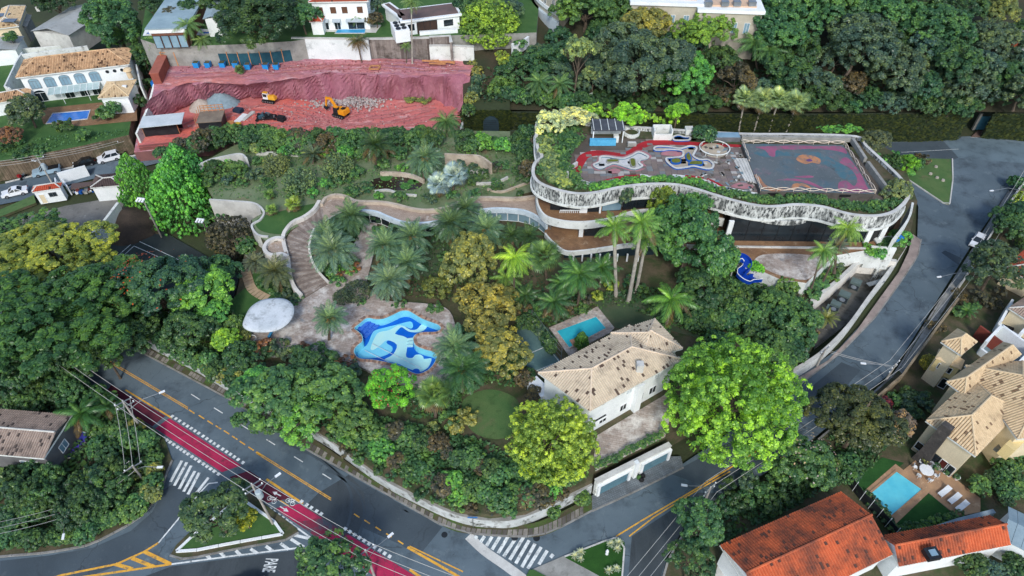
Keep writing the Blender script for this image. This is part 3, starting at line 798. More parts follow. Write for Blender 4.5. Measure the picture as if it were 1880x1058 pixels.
for a in range(len(grid) - 1):
 for i in range(NR - 1):
  fs.append((a * NR + i, a * NR + i + 1,(a + 1) * NR + i + 1,(a + 1) * NR + i)); ms.append((2,1,0)[grid[a][0]])
pit = MB(); pit.add(vs, fs); pit.m = ms
RED_F = mat('red_floor', srgb(206,126,120), srgb(188,114,114),.06,.95,[(srgb(212,104,84),.48,.64,.05),(srgb(168,104,116),.54,.72,.1),(srgb(218,184,180),.57,.74,.28),(srgb(150,100,98),.56,.72,.7)],.5,3, stretch=(.5,1.6,1), fine=.25)
struct('excavated_ground', pit, [RED_E, RED_C, RED_F], 'red earth floor, cut face and ledge of the building pit', smooth=False)
block('pit_base', [(246,280),(330,272),(470,258),(700,250),(850,243),(862,190),(870,120),(300,112),(262,190)],-.3, ZS - .8, RED_E, mat('pit_wall_red', srgb(134,92,88), srgb(118,82,80),.4,.9), zp=ZS - .8)
TRK = mat('track_earth', srgb(178,110,106), srgb(160,98,98),.5,.95,[(srgb(200,140,134),.45,.62,.6)])
pg = bpy.data.objects['excavated_ground']
for k, pts in enumerate(([(330,235),(420,205),(520,200),(600,225),(700,222),(790,200)],[(380,225),(470,200),(560,205),(640,232),(760,225)],[(540,240),(620,222),(720,205),(800,195)],[(450,240),(560,225),(680,235),(800,215)],[(330,140),(420,138),(520,130),(600,120)],[(600,125),(700,122),(800,126),(850,124)],[(640,115),(740,117),(840,130)])):
 zz = ZS if k < 4 else ZE; c_ = resample(cr(PP(pts, zz), n=8),70)
 for o_ in (-.9,.9):
  q = offset(c_, o_, False); hz = lambda v: v.z + (mnoise.noise(v * .25) * .35 + mnoise.noise(v * .9) * .18) * (.55 if k < 4 else .8) + .1
  q = [Vector((v.x, v.y, hz(v))) for v in q]; MB().ribbon(offset(q, .2, False), offset(q, -.2, False)).build('wheel_track', TRK, pg)
# upper lots behind the pit
block('upper_lots', [(258,72),(300,86),(430,82),(536,76),(560,72),(870,64),(985,60),(1000,-120),(285,-120),(266,20)],0, ZU, GRASS_G, CONC, zp=ZU)
# wooded hillside behind the vine wall
hv = []; hf = []
NX, NY = 40,16
fr = resample(PP([(850,200),(1000,203),(1200,205),(1500,206),(1780,205),(2100,210)],6.4), NX)
bk_ = resample(PP([(850,-60),(1200,-60),(1500,-60),(1800,-60),(2250,-60)],17), NX)
for j in range(NY):
 for i in range(NX):
  q = fr[i].lerp(bk_[i], j / (NY - 1)); q.z += mnoise.noise(q * .06) * 1.2 * min(1, j / 2); hv.append(q)
for j in range(NY - 1):
 for i in range(NX - 1): hf.append((j * NX + i, j * NX + i + 1,(j + 1) * NX + i + 1,(j + 1) * NX + i))
hm = MB(); hm.add(hv, hf)
struct('hillside', hm, mat('forest_floor', srgb(52,58,40), srgb(70,62,48),.2,.95, bump=.4, bsc=3))
# ================================================================== the curved modern mansion
FASC = mat('weathered_fascia', srgb(214,218,214), srgb(196,200,196),.5,.9,[(srgb(92,96,94),.48,.62,.35),(srgb(50,54,56),.48,.58,1.5)],.15,6, stretch=(2.0,2.0,.7))
ROOF = [(990,224),(985,246),(987,271),(995,288),(982,300),(979,320),(991,336),(1024,349),(1062,356),(1098,353),(1134,345),(1170,340),(1210,338),(1246,340),(1280,348),(1318,360),(1361,372),(1400,379),(1430,379),(1464,376),(1510,380),(1558,393),(1599,397),(1630,393),(1652,381),(1668,358),(1655,330),(1625,300),(1590,268),(1572,251),(1460,247),(1360,246),(1200,236),(1090,228),(1040,214)]
ZT, ZD, ZB = 13.3,12.6,10.95            # fascia top, deck, fascia bottom
m1 = thing('modern_mansion', 'curved white concrete mansion with abandoned roof terrace and overgrown planters', 'mansion', P(1300,420, ZG))
ro = cr(PP(ROOF, ZT), True, 4)
if area2(ro) < 0: ro = ro[::-1]
fa = MB(); fa.wall(ro, ZB, ZT, .4, closed=True); fas = fa.build('fascia', FASC, m1)
lip = MB(); lip.wall(offset(ro, 0), ZB - .35, ZB - .003,.9, closed=True); lip.build('white_lip', WHITE_D, fas)
cap_ = MB(); cap_.wall(ro, ZT + .003, ZT + .1,.55, closed=True); cap_.build('coping', CONC_L, fas)
dk = MB(); dk.prism(offset(ro, .25), ZB + .1, ZD - .1); deck = dk.build('roof_slab', mat('roof_screed', srgb(104,96,88), srgb(84,78,70),.3,.95), m1)
# planted strip soil just inside the fascia
ri = offset(ro, 2.6)
pt = MB(); pt.ribbon([Vector((p.x, p.y, ZD + .12)) for p in offset(ro, .2)] + [Vector((ro[0].x, ro[0].y, ZD + .12))],[Vector((p.x, p.y, ZD + .12)) for p in ri] + [Vector((ri[0].x, ri[0].y, ZD + .12))])
pt.build('planter_soil', EARTH, deck)
# terrace floor: loose slabs (some missing) as one part
TERR = cr(PP([(1050,300),(1062,284),(1095,276),(1150,274),(1180,262),(1215,252),(1300,252),(1365,256),(1398,352),(1360,356),(1290,338),(1240,328),(1180,330),(1130,336),(1085,338),(1058,330),(1046,318)], ZD), True, 4)
xs = [p.x for p in TERR]; ys = [p.y for p in TERR]
sl = MB(); sl.tone = []
yy = min(ys)
while yy < max(ys):
 xx = min(xs) + random.random() * .2
 while xx < max(xs):
  c = Vector((xx + .5, yy + .35,0))
  dmg = .02 + max(0,(c.x - P(1230,310, ZD).x) / 22) * .13
  if inside(c, TERR) and random.random() > dmg:
   t = random.random()
   tilt = random.random() * .05 if random.random() < .9 else .12
   sl.box((c.x, c.y, ZD - .04 + tilt * .5),(.97,.66,.1), random.gauss(0,.01 + dmg * .2)); sl.tone.extend([t] * 6)
  xx += 1.0
 yy += .7
def tone_mat(name, cols_, spots=None):
 if name in MATS: return MATS[name]
 m = mat(name, cols_[0], cols_[1],.4,.9, spots)
 nt = m.node_tree; N = nt.nodes; L = nt.links
 at = N.new('ShaderNodeAttribute'); at.attribute_name = 'tone'
 r_ = N.new('ShaderNodeValToRGB'); e = r_.color_ramp.elements; r_.color_ramp.interpolation = 'CONSTANT'
 e[0].color = (*cols_[0],1); e[1].position = .9; e[1].color = (*cols_[-1],1)
 for k, c in enumerate(cols_[1:-1]):
  q = e.new((k + 1) * .9 / (len(cols_) - 1)); q.color = (*c, 1)
 L.new(at.outputs['Fac'], r_.inputs[0])
 src = N['Principled BSDF'].inputs['Base Color'].links[0].from_socket
 mx = N.new('ShaderNodeMix'); mx.data_type = 'RGBA'; mx.inputs[0].default_value = .6
 L.new(src, mx.inputs[6]); L.new(r_.outputs[0], mx.inputs[7]); L.new(mx.outputs[2], N['Principled BSDF'].inputs['Base Color'])
 return m
so = sl.build('terrace_slab', tone_mat('terrace_slabs', [srgb(124,112,104), srgb(110,102,97), srgb(138,128,120), srgb(116,108,108), srgb(126,112,110), srgb(120,134,138), srgb(196,194,188)],[(srgb(90,80,76),.52,.72,.5)]), deck); stuff(so)
so['label'] = 'worn grey brown terrace slabs, some missing or lifted'
REDB = mat('red_border', srgb(172,40,46), srgb(150,36,42),.6,.8,[(srgb(100,36,40),.55,.75,.8)])
PINK = mat('pink_paint', srgb(180,122,126), srgb(156,110,114),.6,.85,[(srgb(150,130,126),.5,.7,1.0)])
def band(pts, w, m, z, parent, name, n=6, closed=False):
 c = cr(PP(pts, z), closed, n)
 A_, B_ = offset(c, w / 2, closed), offset(c, -w / 2, closed)
 if closed: A_.append(A_[0]); B_.append(B_[0])
 return MB().ribbon(A_, B_).build(name, m, parent)
band([(1050,324),(1064,300),(1075,286),(1100,281),(1140,286),(1160,280),(1178,268),(1200,262),(1260,262),(1300,264),(1362,266)],1.6, REDB, ZD + .11, deck, 'red_border')
band([(1108,334),(1140,326),(1175,323)],.8, REDB, ZD + .11, deck, 'red_border'); band([(1175,323),(1198,326)],1.1, WHITE_D, ZD + .11, deck, 'white_border')
band([(1198,327),(1220,330)],1.1, REDB, ZD + .11, deck, 'red_border'); band([(1235,324),(1258,326)],1.2, WHITE_D, ZD + .11, deck, 'white_border'); band([(1258,325),(1277,327)],1.2, REDB, ZD + .112, deck, 'red_border')
band([(1277,328),(1300,332),(1330,346),(1390,358)],1.2, WHITE_D, ZD + .11, deck, 'white_border'); band([(1280,325),(1305,331),(1335,347)],.5, REDB, ZD + .14, deck, 'red_border')
band([(1062,330),(1085,338),(1110,336),(1130,330)],.8, WHITE_D, ZD + .13, deck, 'white_border')
def zc(x, y): return (1020 + x * .1915,240 + y * .1915)          # survey of the roof pools
def basin(name, pts, lab, edge, inner, floor_m, w=.45):
 b = MB(); px = [zc(*q) for q in pts]
 c = cr(PP(px, ZD + .3), True, 5)
 b.wall(c, ZD - .05, ZD + .34,.28, closed=True); o = b.build(name, inner, deck); o['label'] = lab
 MB().wall(c, ZD + .343, ZD + .40,.36, closed=True).build('rim', edge, o)
 MB().sheet(c, ZD + .12).build('basin_floor', floor_m, o)
 return o
BLUE = mat('blue_basin_paint', srgb(22,96,178), srgb(16,76,150),.6,.6,[(srgb(60,120,170),.6,.8,1.0)])
b1 = basin('roof_basin', [(365,330),(420,300),(430,255),(500,250),(640,268),(730,240),(800,208),(885,246),(870,268),(815,280),(800,310),(830,340),(760,368),(690,352),(600,322),(540,318),(430,362)], 'dry pale roof basin with wavy pink edge', CONC_L, mat('faded_blue', srgb(110,140,156), srgb(80,110,130),.8,.8), mat('pale_basin_floor', srgb(206,206,204), srgb(186,188,188),.6,.8))
band([zc(*q) for q in [(355,335),(410,295),(425,250),(500,240),(640,255),(735,225),(805,195),(905,246),(820,300),(855,350),(770,382),(690,368),(600,340),(540,335),(430,378)]],.6, PINK, ZD + .115, deck, 'pink_border', closed=True)
b2 = basin('roof_basin', [(945,170),(985,152),(1100,158),(1200,172),(1290,150),(1350,165),(1330,215),(1320,245),(1380,278),(1460,280),(1510,320),(1500,360),(1440,366),(1330,342),(1270,350),(1180,362),(1130,350),(1070,300),(1065,265),(1130,260),(1210,250),(1225,215),(1200,190),(1100,182),(1020,190),(960,188)], 'blue painted roof basin in winding shape', CONC_L, BLUE, mat('sand_floor', srgb(186,172,150), srgb(160,150,132),.7,.85))
MB().sheet(cr(PP([zc(*q) for q in [(1040,195),(1120,185),(1195,195),(1215,225),(1180,250),(1080,245),(1010,235)]], ZD), True, 4), ZD + .12).build('pink_panel', PINK, deck)
MB().sheet(cr(PP([zc(*q) for q in [(510,385),(570,370),(620,385),(600,415),(540,420),(505,410)]], ZD), True, 4), ZD + .12).build('pink_panel', PINK, deck)
MB().sheet(cr(PP([zc(*q) for q in [(1680,540),(1760,505),(1880,520),(1880,560),(1760,560)]], ZD), True, 4), ZD + .13).build('pink_panel', PINK, deck)
def isle(pts, m, parent):
 c = cr(PP([zc(*q) for q in pts], ZD + .3), True, 4)
 o = MB().prism(c, ZD + .06, ZD + .42).build('planter_island', m, parent)
 MB().sheet(offset(c if area2(c) > 0 else c[::-1],.16), ZD + .44).build('planter_moss', mat('moss', srgb(112,118,44), srgb(90,100,40),1.5,.95, bump=.6, bsc=6), o)
isle([(485,290),(500,278),(590,278),(610,290),(590,305),(500,308)], CONC, b1); isle([(710,280),(735,268),(765,280),(772,335),(745,352),(718,335)], CONC, b1)
isle([(1105,280),(1150,265),(1200,275),(1200,310),(1150,320),(1108,308)], BLUE, b2); isle([(1245,235),(1275,212),(1295,235),(1305,280),(1280,296),(1250,275)], BLUE, b2); isle([(1275,310),(1310,292),(1400,295),(1415,320),(1390,335),(1285,332)], BLUE, b2)
rg = MB(); rc = P(*zc(1518,195), ZD); rg.tube([rc + Vector((2.6 * math.cos(t),2.3 * math.sin(t),.7)) for t in np.linspace(0,2 * math.pi, 33)[:-1]],.09,6, closed=True)
for t in np.linspace(0,2 * math.pi, 9)[:-1]: rg.tube([rc + Vector((2.6 * math.cos(t),2.3 * math.sin(t),0)), rc + Vector((2.6 * math.cos(t),2.3 * math.sin(t),.7))],.05,5)
rr_ = rg.build('ring_rail', WHITE_D, deck); MB().lathe(rc, [(2.2,.1),(2.2,.16)],24).build('sand_floor', mat('sand_floor', None), rr_)
# broken slabs lying loose
for i in range(90):
 px, py = random.uniform(1285,1395), random.uniform(268,352)
 if not inside(P(px, py, ZD), TERR): continue
 q = P(px, py, ZD + .12)
 mb = MB(); mb.box(q, (random.uniform(.35,.9), random.uniform(.3,.6),.07), random.uniform(0,3)); mb.build('loose_slab', random.choice([CONC, CONC_L, SLAB[0], mat('bluish_slab', srgb(120,142,150), srgb(100,122,130),1), SLAB[1]]), deck)
# raised dance floor with wavy railings
FC = rect(P(1396,352, ZD + .9), P(1607,356, ZD + .9), P(1552,262, ZD + .9))
FC = [P(1396,351, ZD + .9), P(1606,356, ZD + .9), P(1548,266, ZD + .9), P(1362,264, ZD + .9)]
fm = mat('painted_floor', srgb(96,104,107), srgb(82,92,96),.15,.8,[(srgb(74,100,112),.5,.66,.18),(srgb(120,98,108),.56,.7,.22),(srgb(124,126,124),.55,.75,1.2),(srgb(66,72,74),.58,.75,.5)],0,10, fine=.3)
fl_ = MB(); fl_.prism(FC, ZD - .1, ZD + .9,0,1); floor = fl_.build('painted_platform', [mat('platform_side', srgb(96,92,86), srgb(70,68,64),.6,.9), fm], m1)
floor['label'] = 'raised platform with faded pink, teal and orange painted floor'
def fpt(u, v, dz=.006): return FC[0].lerp(FC[1], u).lerp(FC[3].lerp(FC[2], u), v) + Vector((0,0, dz))
PK = mat('faded_magenta', srgb(158,88,116), srgb(130,82,106),.5,.85,[(srgb(110,104,112),.5,.66,.9)])
ORG_ = mat('faded_orange', srgb(186,130,92), srgb(160,112,82),.5,.85,[(srgb(112,106,102),.48,.62,1.2)])
TEAL = mat('faded_teal', srgb(66,102,114), srgb(76,108,118),.5,.85,[(srgb(96,106,110),.46,.62,.8),(srgb(70,78,82),.55,.68,.4)])
for m_, pts, dz in ((TEAL, [(.08,.8),(.3,.86),(.55,.78),(.7,.84),(.88,.55),(.98,.3),(.8,.28),(.74,.5),(.6,.64),(.4,.74),(.2,.7)],.006),(PK, [(.12,.93),(.3,.95),(.5,.97),(.75,.96),(.97,.96),(.98,.8),(.9,.86),(.7,.9),(.5,.88),(.32,.87),(.27,.72),(.22,.74),(.2,.86)],.012),(PK, [(.86,.62),(.96,.72),(.99,.4),(.97,.1),(.99,.03),(.72,.03),(.74,.2),(.82,.24),(.86,.14),(.93,.3),(.92,.5)],.012),
               (ORG_, [(.46,.66),(.52,.76),(.62,.76),(.69,.68),(.66,.58),(.6,.6),(.52,.57)],.014),(ORG_, [(.0,.3),(.04,.3),(.07,.12),(.16,.06),(.26,.06),(.33,.16),(.42,.16),(.47,.08),(.44,.08),(.38,.12),(.33,.06),(.2,.01),(.06,.03)],.016),(PK, [(.18,.22),(.3,.22),(.4,.2),(.5,.12),(.56,.03),(.6,.03),(.54,.14),(.44,.24),(.3,.26)],.018),(PK, [(.36,.3),(.5,.33),(.54,.3),(.46,.28)],.012),(mat('violet', srgb(104,70,120), srgb(90,66,104),1),[(.55,.65),(.59,.68),(.61,.64),(.57,.62)],.02)):
 MB().sheet(cr([fpt(u, v, dz) for u, v in pts], True, 4)).build('floor_paint', m_, floor)
RAILC = mat('cream_rail', srgb(222,208,190), srgb(204,190,172),2.0,.6)
for a, b in ((FC[0], FC[1]),(FC[1], FC[2]),(FC[2], FC[3]),(FC[3], FC[3].lerp(FC[0],.42)),(FC[0].lerp(FC[3],.26), FC[0])):
 L_ = (b - a).length; nseg = max(8, int(L_ * 3))
 rl = MB()
 for ph in (0, math.pi):
  rl.tube([a.lerp(b, i / nseg) + Vector((0,0,.55 + .26 * math.sin(ph + i / nseg * L_ * 1.35))) for i in range(nseg + 1)],.055,5)
 for i in range(int(L_ / 2.6) + 1):
  q = a.lerp(b, min(1, i * 2.6 / L_)); rl.tube([q, q + Vector((0,0,.8))],.04,5)
 rl.build('wavy_railing', RAILC, floor)
for i in range(6):   # steps up to the platform
 t = i / 6
 a, b = P(1349 + 6 * i, 291 + .2 * i, ZD + .1 + .14 * i), P(1372 + 5 * i, 332 + 1.2 * i, ZD + .1 + .14 * i)
 mb = MB(); mb.bar(a, b, .85,.16); mb.build('platform_step', CONC_L, floor)
for u in (.12,.45,.75):
 a = FC[0].lerp(FC[1], u); mb = MB(); mb.box(a + Vector((0,-.04,-.72)),(1.8,.1,.42)); mb.build('vent_slot', BLACK, floor)
# parapet walls round the platform's far side
for a, b in (((1362,250),(1565,252)),((1565,252),(1590,290)),((1594,296),(1636,352))):
 MB().wall([P(*a, ZD + 1.0), P(*b, ZD + 1.0)], ZD - .1, ZD + 1.0,.5).build('rear_parapet', CONC, deck)
# service huts on the roof
h = thing('roof_bar', 'ruined open bar hut with flat grey roof and blue counter on roof terrace', 'bar hut', P(1112,262, ZD))
c = rect(P(1088,262, ZD), P(1142,262, ZD), P(1142,246, ZD))
box_walls(h, [c[3] - Vector((0,.25,0)), c[2] - Vector((0,.25,0)), c[2], c[3]], ZD, ZD + 2.6, WHITE_D, 'back_wall')
for q in c: MB().box(q, (.16,.16,2.6)).build('post', WHITE, h)
mb = MB(); mb.prism(offset(c, -.5), ZD + 2.6, ZD + 2.8); r1_ = mb.build('flat_roof', T_DARK if False else mat('felt_roof', srgb(82,86,92), srgb(66,70,76),.6), h)
for k in range(5):
 a, b = c[0].lerp(c[1], k / 4), c[3].lerp(c[2], k / 4); MB().bar(a + Vector((0,-.4,2.86)), b + Vector((0,.4,2.86)),.1,.1).build('roof_batten', WHITE_D, r1_)
MB().box(P(1106,266, ZD),(4.6,.7,1.15)).build('counter', mat('sky_blue_paint', srgb(92,176,214), srgb(78,160,200),.8), h)
MB().box(P(1130,260, ZD),(.9,.8,1.3)).build('crate_stack', WHITE_D, h)
h = thing('roof_kiosk', 'small roofless white kiosk with stained walls on roof terrace', 'kiosk', P(1216,256, ZD))
c = rect(P(1200,258, ZD), P(1232,258, ZD), P(1232,246, ZD)); 
for i in range(4): MB().wall([c[i], c[(i + 1) % 4]], ZD, ZD + (1.9 if i else 1.3),.2).build('wall', WHITE_D, h)
MB().box(c[0].lerp(c[2],.5),(2.4,1.6,.12)).build('kiosk_floor', CONC_L, h)
for nm, lb, pts, hh, mm in (('roof_hatch', 'white box hatch at rear of roof terrace beside kiosk', [(1258,250),(1272,250),(1272,242)],1.2, WHITE_D),('metal_tank', 'pale metal water tank behind the red bordered terrace', [(1303,262),(1358,262),(1358,252)],1.0, METAL),('planter_trough', 'low stone trough on roof terrace near blue counter', [(1152,270),(1168,270),(1168,266)],.7, CONC)):
 c = rect(*[P(*q, ZD) for q in pts]); o = MB().prism(c, ZD, ZD + hh).build(nm, mm); tag(o, lb, nm.split('_')[1])
 MB().prism(inset(c, .12), ZD + hh + .003, ZD + hh + .06).build('lid', CONC_L if mm is not METAL else GLASS_B, o)
tk = basin('roof_basin', [(1130,60),(1180,45),(1230,60),(1285,65),(1280,90),(1200,95),(1135,90)], 'small blue roof basin beside the kiosk', CONC_L, BLUE, BLUE)
tb = thing('round_table', 'broken round white ring planter near blue counter on roof terrace', 'planter', P(1159,247, ZD)); 
mb = MB(); mb.wall([P(1159,247, ZD) + Vector((1.4 * math.cos(t),1.3 * math.sin(t),0)) for t in np.linspace(0,2 * math.pi, 21)[:-1]], ZD, ZD + .7,.2, closed=True); mb.build('ring_wall', WHITE_D, tb)
MB().lathe(P(1159,247, ZD),[(1.2,.2),(1.2,.3)],20).build('ring_soil', EARTH, tb)
MB().wall(cr(PP([(1042,322),(1044,308),(1054,300),(1060,296)], ZD + 1), n=4), ZD, ZD + .9,.35).build('curved_bench', CONC_L, deck)

# storeys below the roof
Z1, Z2, ZPT = 8.0,5.0,6.0             # upper balcony, lower balcony, right-hand patio
BAL1 = [(985,356),(988,376),(1001,395),(1029,404),(1062,407),(1093,405),(1129,398),(1160,388),(1200,384),(1260,390),(1330,402)]
o1 = cr(PP(BAL1, Z1 + .95), n=5)
bk1 = [P(1330,372, Z1 + .95), P(1200,352, Z1 + .95), P(1090,360, Z1 + .95), P(1000,345, Z1 + .95)]
MB().prism(o1 + bk1, Z1 - .5, Z1,0,1).build('balcony_slab', [WHITE_D, BROWNPV], m1)
MB().wall(o1, Z1 - .55, Z1 + .95,.3).build('balcony_parapet', WHITE_D, m1)
BAL2 = [(1004,412),(1000,424),(1012,440),(1037,459),(1067,459),(1098,455),(1124,451),(1160,446),(1220,445),(1300,452)]
o2 = cr(PP(BAL2, Z2 + .45), n=5)
bk2 = [P(1300,400, Z2 + .45), P(1200,400, Z2 + .45), P(1050,412, Z2 + .45)]
MB().prism(o2 + bk2, Z2 - .5, Z2,0,1).build('balcony_slab', [WHITE_D, BROWNPV], m1)
MB().wall(o2[6:], Z2 - .55, Z2 + .35,.3).build('balcony_parapet', WHITE_D, m1)
for px in (1052,1068,1084,1100,1117,1132,1150,1170):
 MB().box(P(px, 482, ZG - .3),(.25,.25,1.85)).build('column', WHITE, m1)
box_walls(m1, PP([(1035,474),(1200,468),(1200,440),(1035,440)], ZG), ZG - .2, Z2 - .5, mat('shadow_glass', srgb(40,58,66), srgb(30,44,52),.5,.15, spec=.6), 'lower_glazing')
# core behind the balconies
core = MB(); core.prism(PP([(1008,360),(1050,376),(1100,380),(1150,380),(1200,376),(1330,380),(1330,340),(1100,330),(1010,335)], Z1), Z1, ZB - .36); core.build('core_wall', WHITE_D, m1)
core = MB(); core.prism(PP([(1060,424),(1110,428),(1200,420),(1330,425),(1330,395),(1060,395)], Z2), Z2, Z1 - .5); core.build('core_wall', mat('stone_clad', srgb(124,112,100), srgb(100,90,80),.6,.9), m1)
def glaze(px, z0, z1, name='glazing_panel', m=None, n=1, out=.12, parent=None):
 (ax, ay),(bx, by) = px; a, b = P(ax, ay, z0), P(bx, by, z0)
 for k in range(n):
  window(parent or m1, a, b, (k + .5) / n, z0,(b - a).length / n - .08, z1 - z0, METAL_D, m or GLASS, name, 0, out)
glaze(((1010,384),(1064,387)), Z1 + .05, ZB - .5, n=2); glaze(((1078,388),(1100,388)), Z1 + .05, ZB - .5); glaze(((1104,387),(1140,385)), Z1 + .05, ZB - .5, m=GLASS_B); glaze(((1142,385),(1190,380)), Z1 + .05, ZB - .5, n=2)
MB().box(P(1071,390, Z1),(1.2,.4,2.2)).build('column', WHITE, m1); MB().box(P(1101,391, Z1),(.3,.3,2.2)).build('column', WHITE, m1)
MB().box(P(1107,386, Z1 + .1),(.7,.1,.8)).build('orange_panel', mat('orange_panel', srgb(214,150,60), None, 1), m1)
rl = MB(); a, b = P(1028,391, Z1), P(1064,391, Z1)
for k in range(11): q = a.lerp(b, k / 10); rl.box(q, (.12,.08,.5))
rl.bar(a + Vector((0,0,.55)), b + Vector((0,0,.55)),.12,.1); rl.build('baluster_rail', WHITE, m1)
glaze(((1072,432),(1118,432)), Z2 + .05, Z1 - .6, n=2); MB().box(P(1066,434, Z2),(.7,.4,2.4)).build('column', WHITE, m1)
# right-hand patio front
patio = MB(); patio.prism(PP([(1330,450),(1350,470),(1380,490),(1430,512),(1480,520),(1500,500),(1530,470),(1600,458),(1640,440),(1652,415),(1655,395),(1320,390),(1315,446)], ZPT), ZG - .2, ZPT, 0,1)
patio.build('patio', [WHITE_D, BROWNPV], m1)
MB().sheet(cr(PP([(1385,482),(1400,468),(1450,466),(1500,470),(1520,476),(1500,498),(1480,514),(1440,508),(1410,497)], ZPT), True, 4), ZPT + .01).build('stone_terrace', STONEPV, m1)
glaze(((1338,441),(1590,444)), ZPT + .05, ZB - .45, n=9, out=.05)
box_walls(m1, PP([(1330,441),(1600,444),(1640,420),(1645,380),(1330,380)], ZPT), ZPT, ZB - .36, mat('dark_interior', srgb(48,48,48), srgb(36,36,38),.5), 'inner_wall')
for px, py in ((1332,446),(1588,447),(1614,441)):
 MB().box(P(px, py, ZPT),(.8,.35, ZB - ZPT - .3)).build('column', WHITE, m1)
MB().wall(PP([(1338,452),(1590,455)], ZPT + .25), ZPT, ZPT + .25,.3).build('patio_step', CONC_L, m1)
# second wavy planter ledge below the fascia on the right
led = cr(PP([(1360,388),(1400,400),(1430,405),(1465,405),(1490,398),(1520,396)], ZB - .2), n=5)
MB().wall(led, ZB - 1.0, ZB - .1,.35).build('planter_ledge', FASC, m1)
bkl = offset(led, 1.4, False)
MB().prism(led + bkl[::-1], ZB - 1.0, ZB - .36).build('planter_ledge_soil', EARTH, m1)
# right flank walls
for pts, z0, z1, m_ in (([(1640,440),(1668,402),(1676,372)],0,8.5, WHITE_D),([(1600,452),(1646,456)],2,6.6, WHITE_D)):
 MB().wall(cr(PP(pts, z1), n=4), z0, z1,.35).build('flank_wall', m_, m1)

# ---- covered wing with roof walkway
wg = thing('garden_wing', 'low winding white wing with tiled roof walkway and bluish glazing', 'building wing', P(820,400, ZG))
ZW = 6.4
WB = [(590,374),(597,363),(613,357),(633,359),(649,367),(664,369),(700,370),(728,375),(756,382),(784,385),(815,381),(840,372),(868,363),(904,362),(950,363),(988,358)]
WF = [(596,402),(612,392),(630,384),(645,383),(664,385),(690,388),(712,397),(740,407),(771,409),(799,406),(830,400),(852,393),(876,386),(909,382),(950,384),(971,389),(991,400),(1004,413)]
wb, wf = resample(cr(PP(WB, ZW + .4), n=5),70), resample(cr(PP(WF, ZW + .1), n=5),70)
mb = MB(); mb.prism(wf + wb[::-1], ZW - .5, ZW - .2,0,1); mb.build('walkway_roof', [WHITE_D, mat('walkway_tiles', srgb(176,160,144), srgb(156,140,126),.3,.9,[(srgb(110,92,80),.55,.75,.5),(srgb(204,196,186),.58,.72,.6)],.1,5, brick=(.6,.22,8,(.75,.7,.66),.12))], wg)
SANDW = mat('sandy_parapet', srgb(196,184,166), srgb(168,154,136),.6,.9,[(srgb(120,104,90),.55,.75,.8)],.15)
MB().wall(wb, ZL - .6, ZW + .4,.5).build('rear_parapet', SANDW, wg)
MB().wall(wf[8:], ZW - .9, ZW + .1,.4).build('front_fascia', mat('bluish_fascia', srgb(206,220,226), srgb(184,200,208),.6,.8,[(srgb(60,66,70),.6,.7,1.6)]), wg)
inn = offset(wf, .9, False)[10:]
box_walls(wg, inn + wb[10:][::-1], ZG - .1, ZW - .5, mat('wing_wall', srgb(150,146,140), srgb(120,116,110),.5,.9), 'wing_wall')
for i in range(0, len(inn) - 3,3):
 a, b = inn[i], inn[i + 3]
 window(wg, a, b, .5, ZG + .1,(b - a).length - .12, ZW - .6 - ZG - .1, WHITE, GLASS_B if 0 < i > 30 else GLASS, 'glazing_panel', 0,.1)
# ---- curved garden stair
st = thing('garden_stair', 'wide curving stone stair descending from roof walkway to the pool plaza', 'stairs', P(560,470, ZG))
SLp = [(590,374),(580,390),(560,405),(542,413),(530,426),(524,440),(528,462),(533,478),(535,497),(538,515),(545,532),(557,546)]
SRp = [(597,403),(584,412),(577,420),(571,432),(568,444),(566,456),(567,466),(570,478),(574,488),(581,499),(590,510),(602,522)]
nst = 34
def zst(i): return ZW - .25 + (PLZ_Z + .05 - ZW + .25) * i / (len(SLp) - 1)
SLw = resample(cr([P(*SLp[i], zst(i)) for i in range(len(SLp))], n=5), nst + 1); SRw = resample(cr([P(*SRp[i], zst(i)) for i in range(len(SRp))], n=5), nst + 1)
STEPM = [mat('step_a', srgb(168,158,148), srgb(128,116,106),.5,.9,[(srgb(92,80,72),.5,.7,.7)]), mat('step_b', srgb(140,128,118), srgb(112,100,92),.5,.9,[(srgb(186,180,172),.58,.7,.9)])]
for i in range(nst):
 z = (SLw[i].z + SLw[i + 1].z) / 2
 q = [Vector((v.x, v.y, z)) for v in (SLw[i], SLw[i + 1], SRw[i + 1], SRw[i])]
 MB().prism(q, ZG - .1, z + random.uniform(-.006,.006)).build('step', STEPM[i % 2], st)
PAR = mat('pale_parapet', srgb(216,214,206), srgb(190,186,178),.5,.85,[(srgb(130,120,110),.58,.75,.9)])
MB().wall(offset(SLw, -.25, False), ZG - .1,[v.z + .75 for v in SLw],.6).build('left_parapet', PAR, st)
MB().wall(offset(SRw, .2, False)[6:], ZG - .1,[v.z + .35 for v in SRw][6:],.35).build('right_parapet', PAR, st)
lp = cr(PP([(521,437),(506,436),(491,443),(485,457),(497,467),(515,465),(528,470)],6.0), n=5)
MB().wall(lp, ZG, 6.0,.6).build('lookout_parapet', PAR, st)
MB().prism(lp, ZG, 5.4).build('lookout_floor', mat('walkway_tiles', None), st)
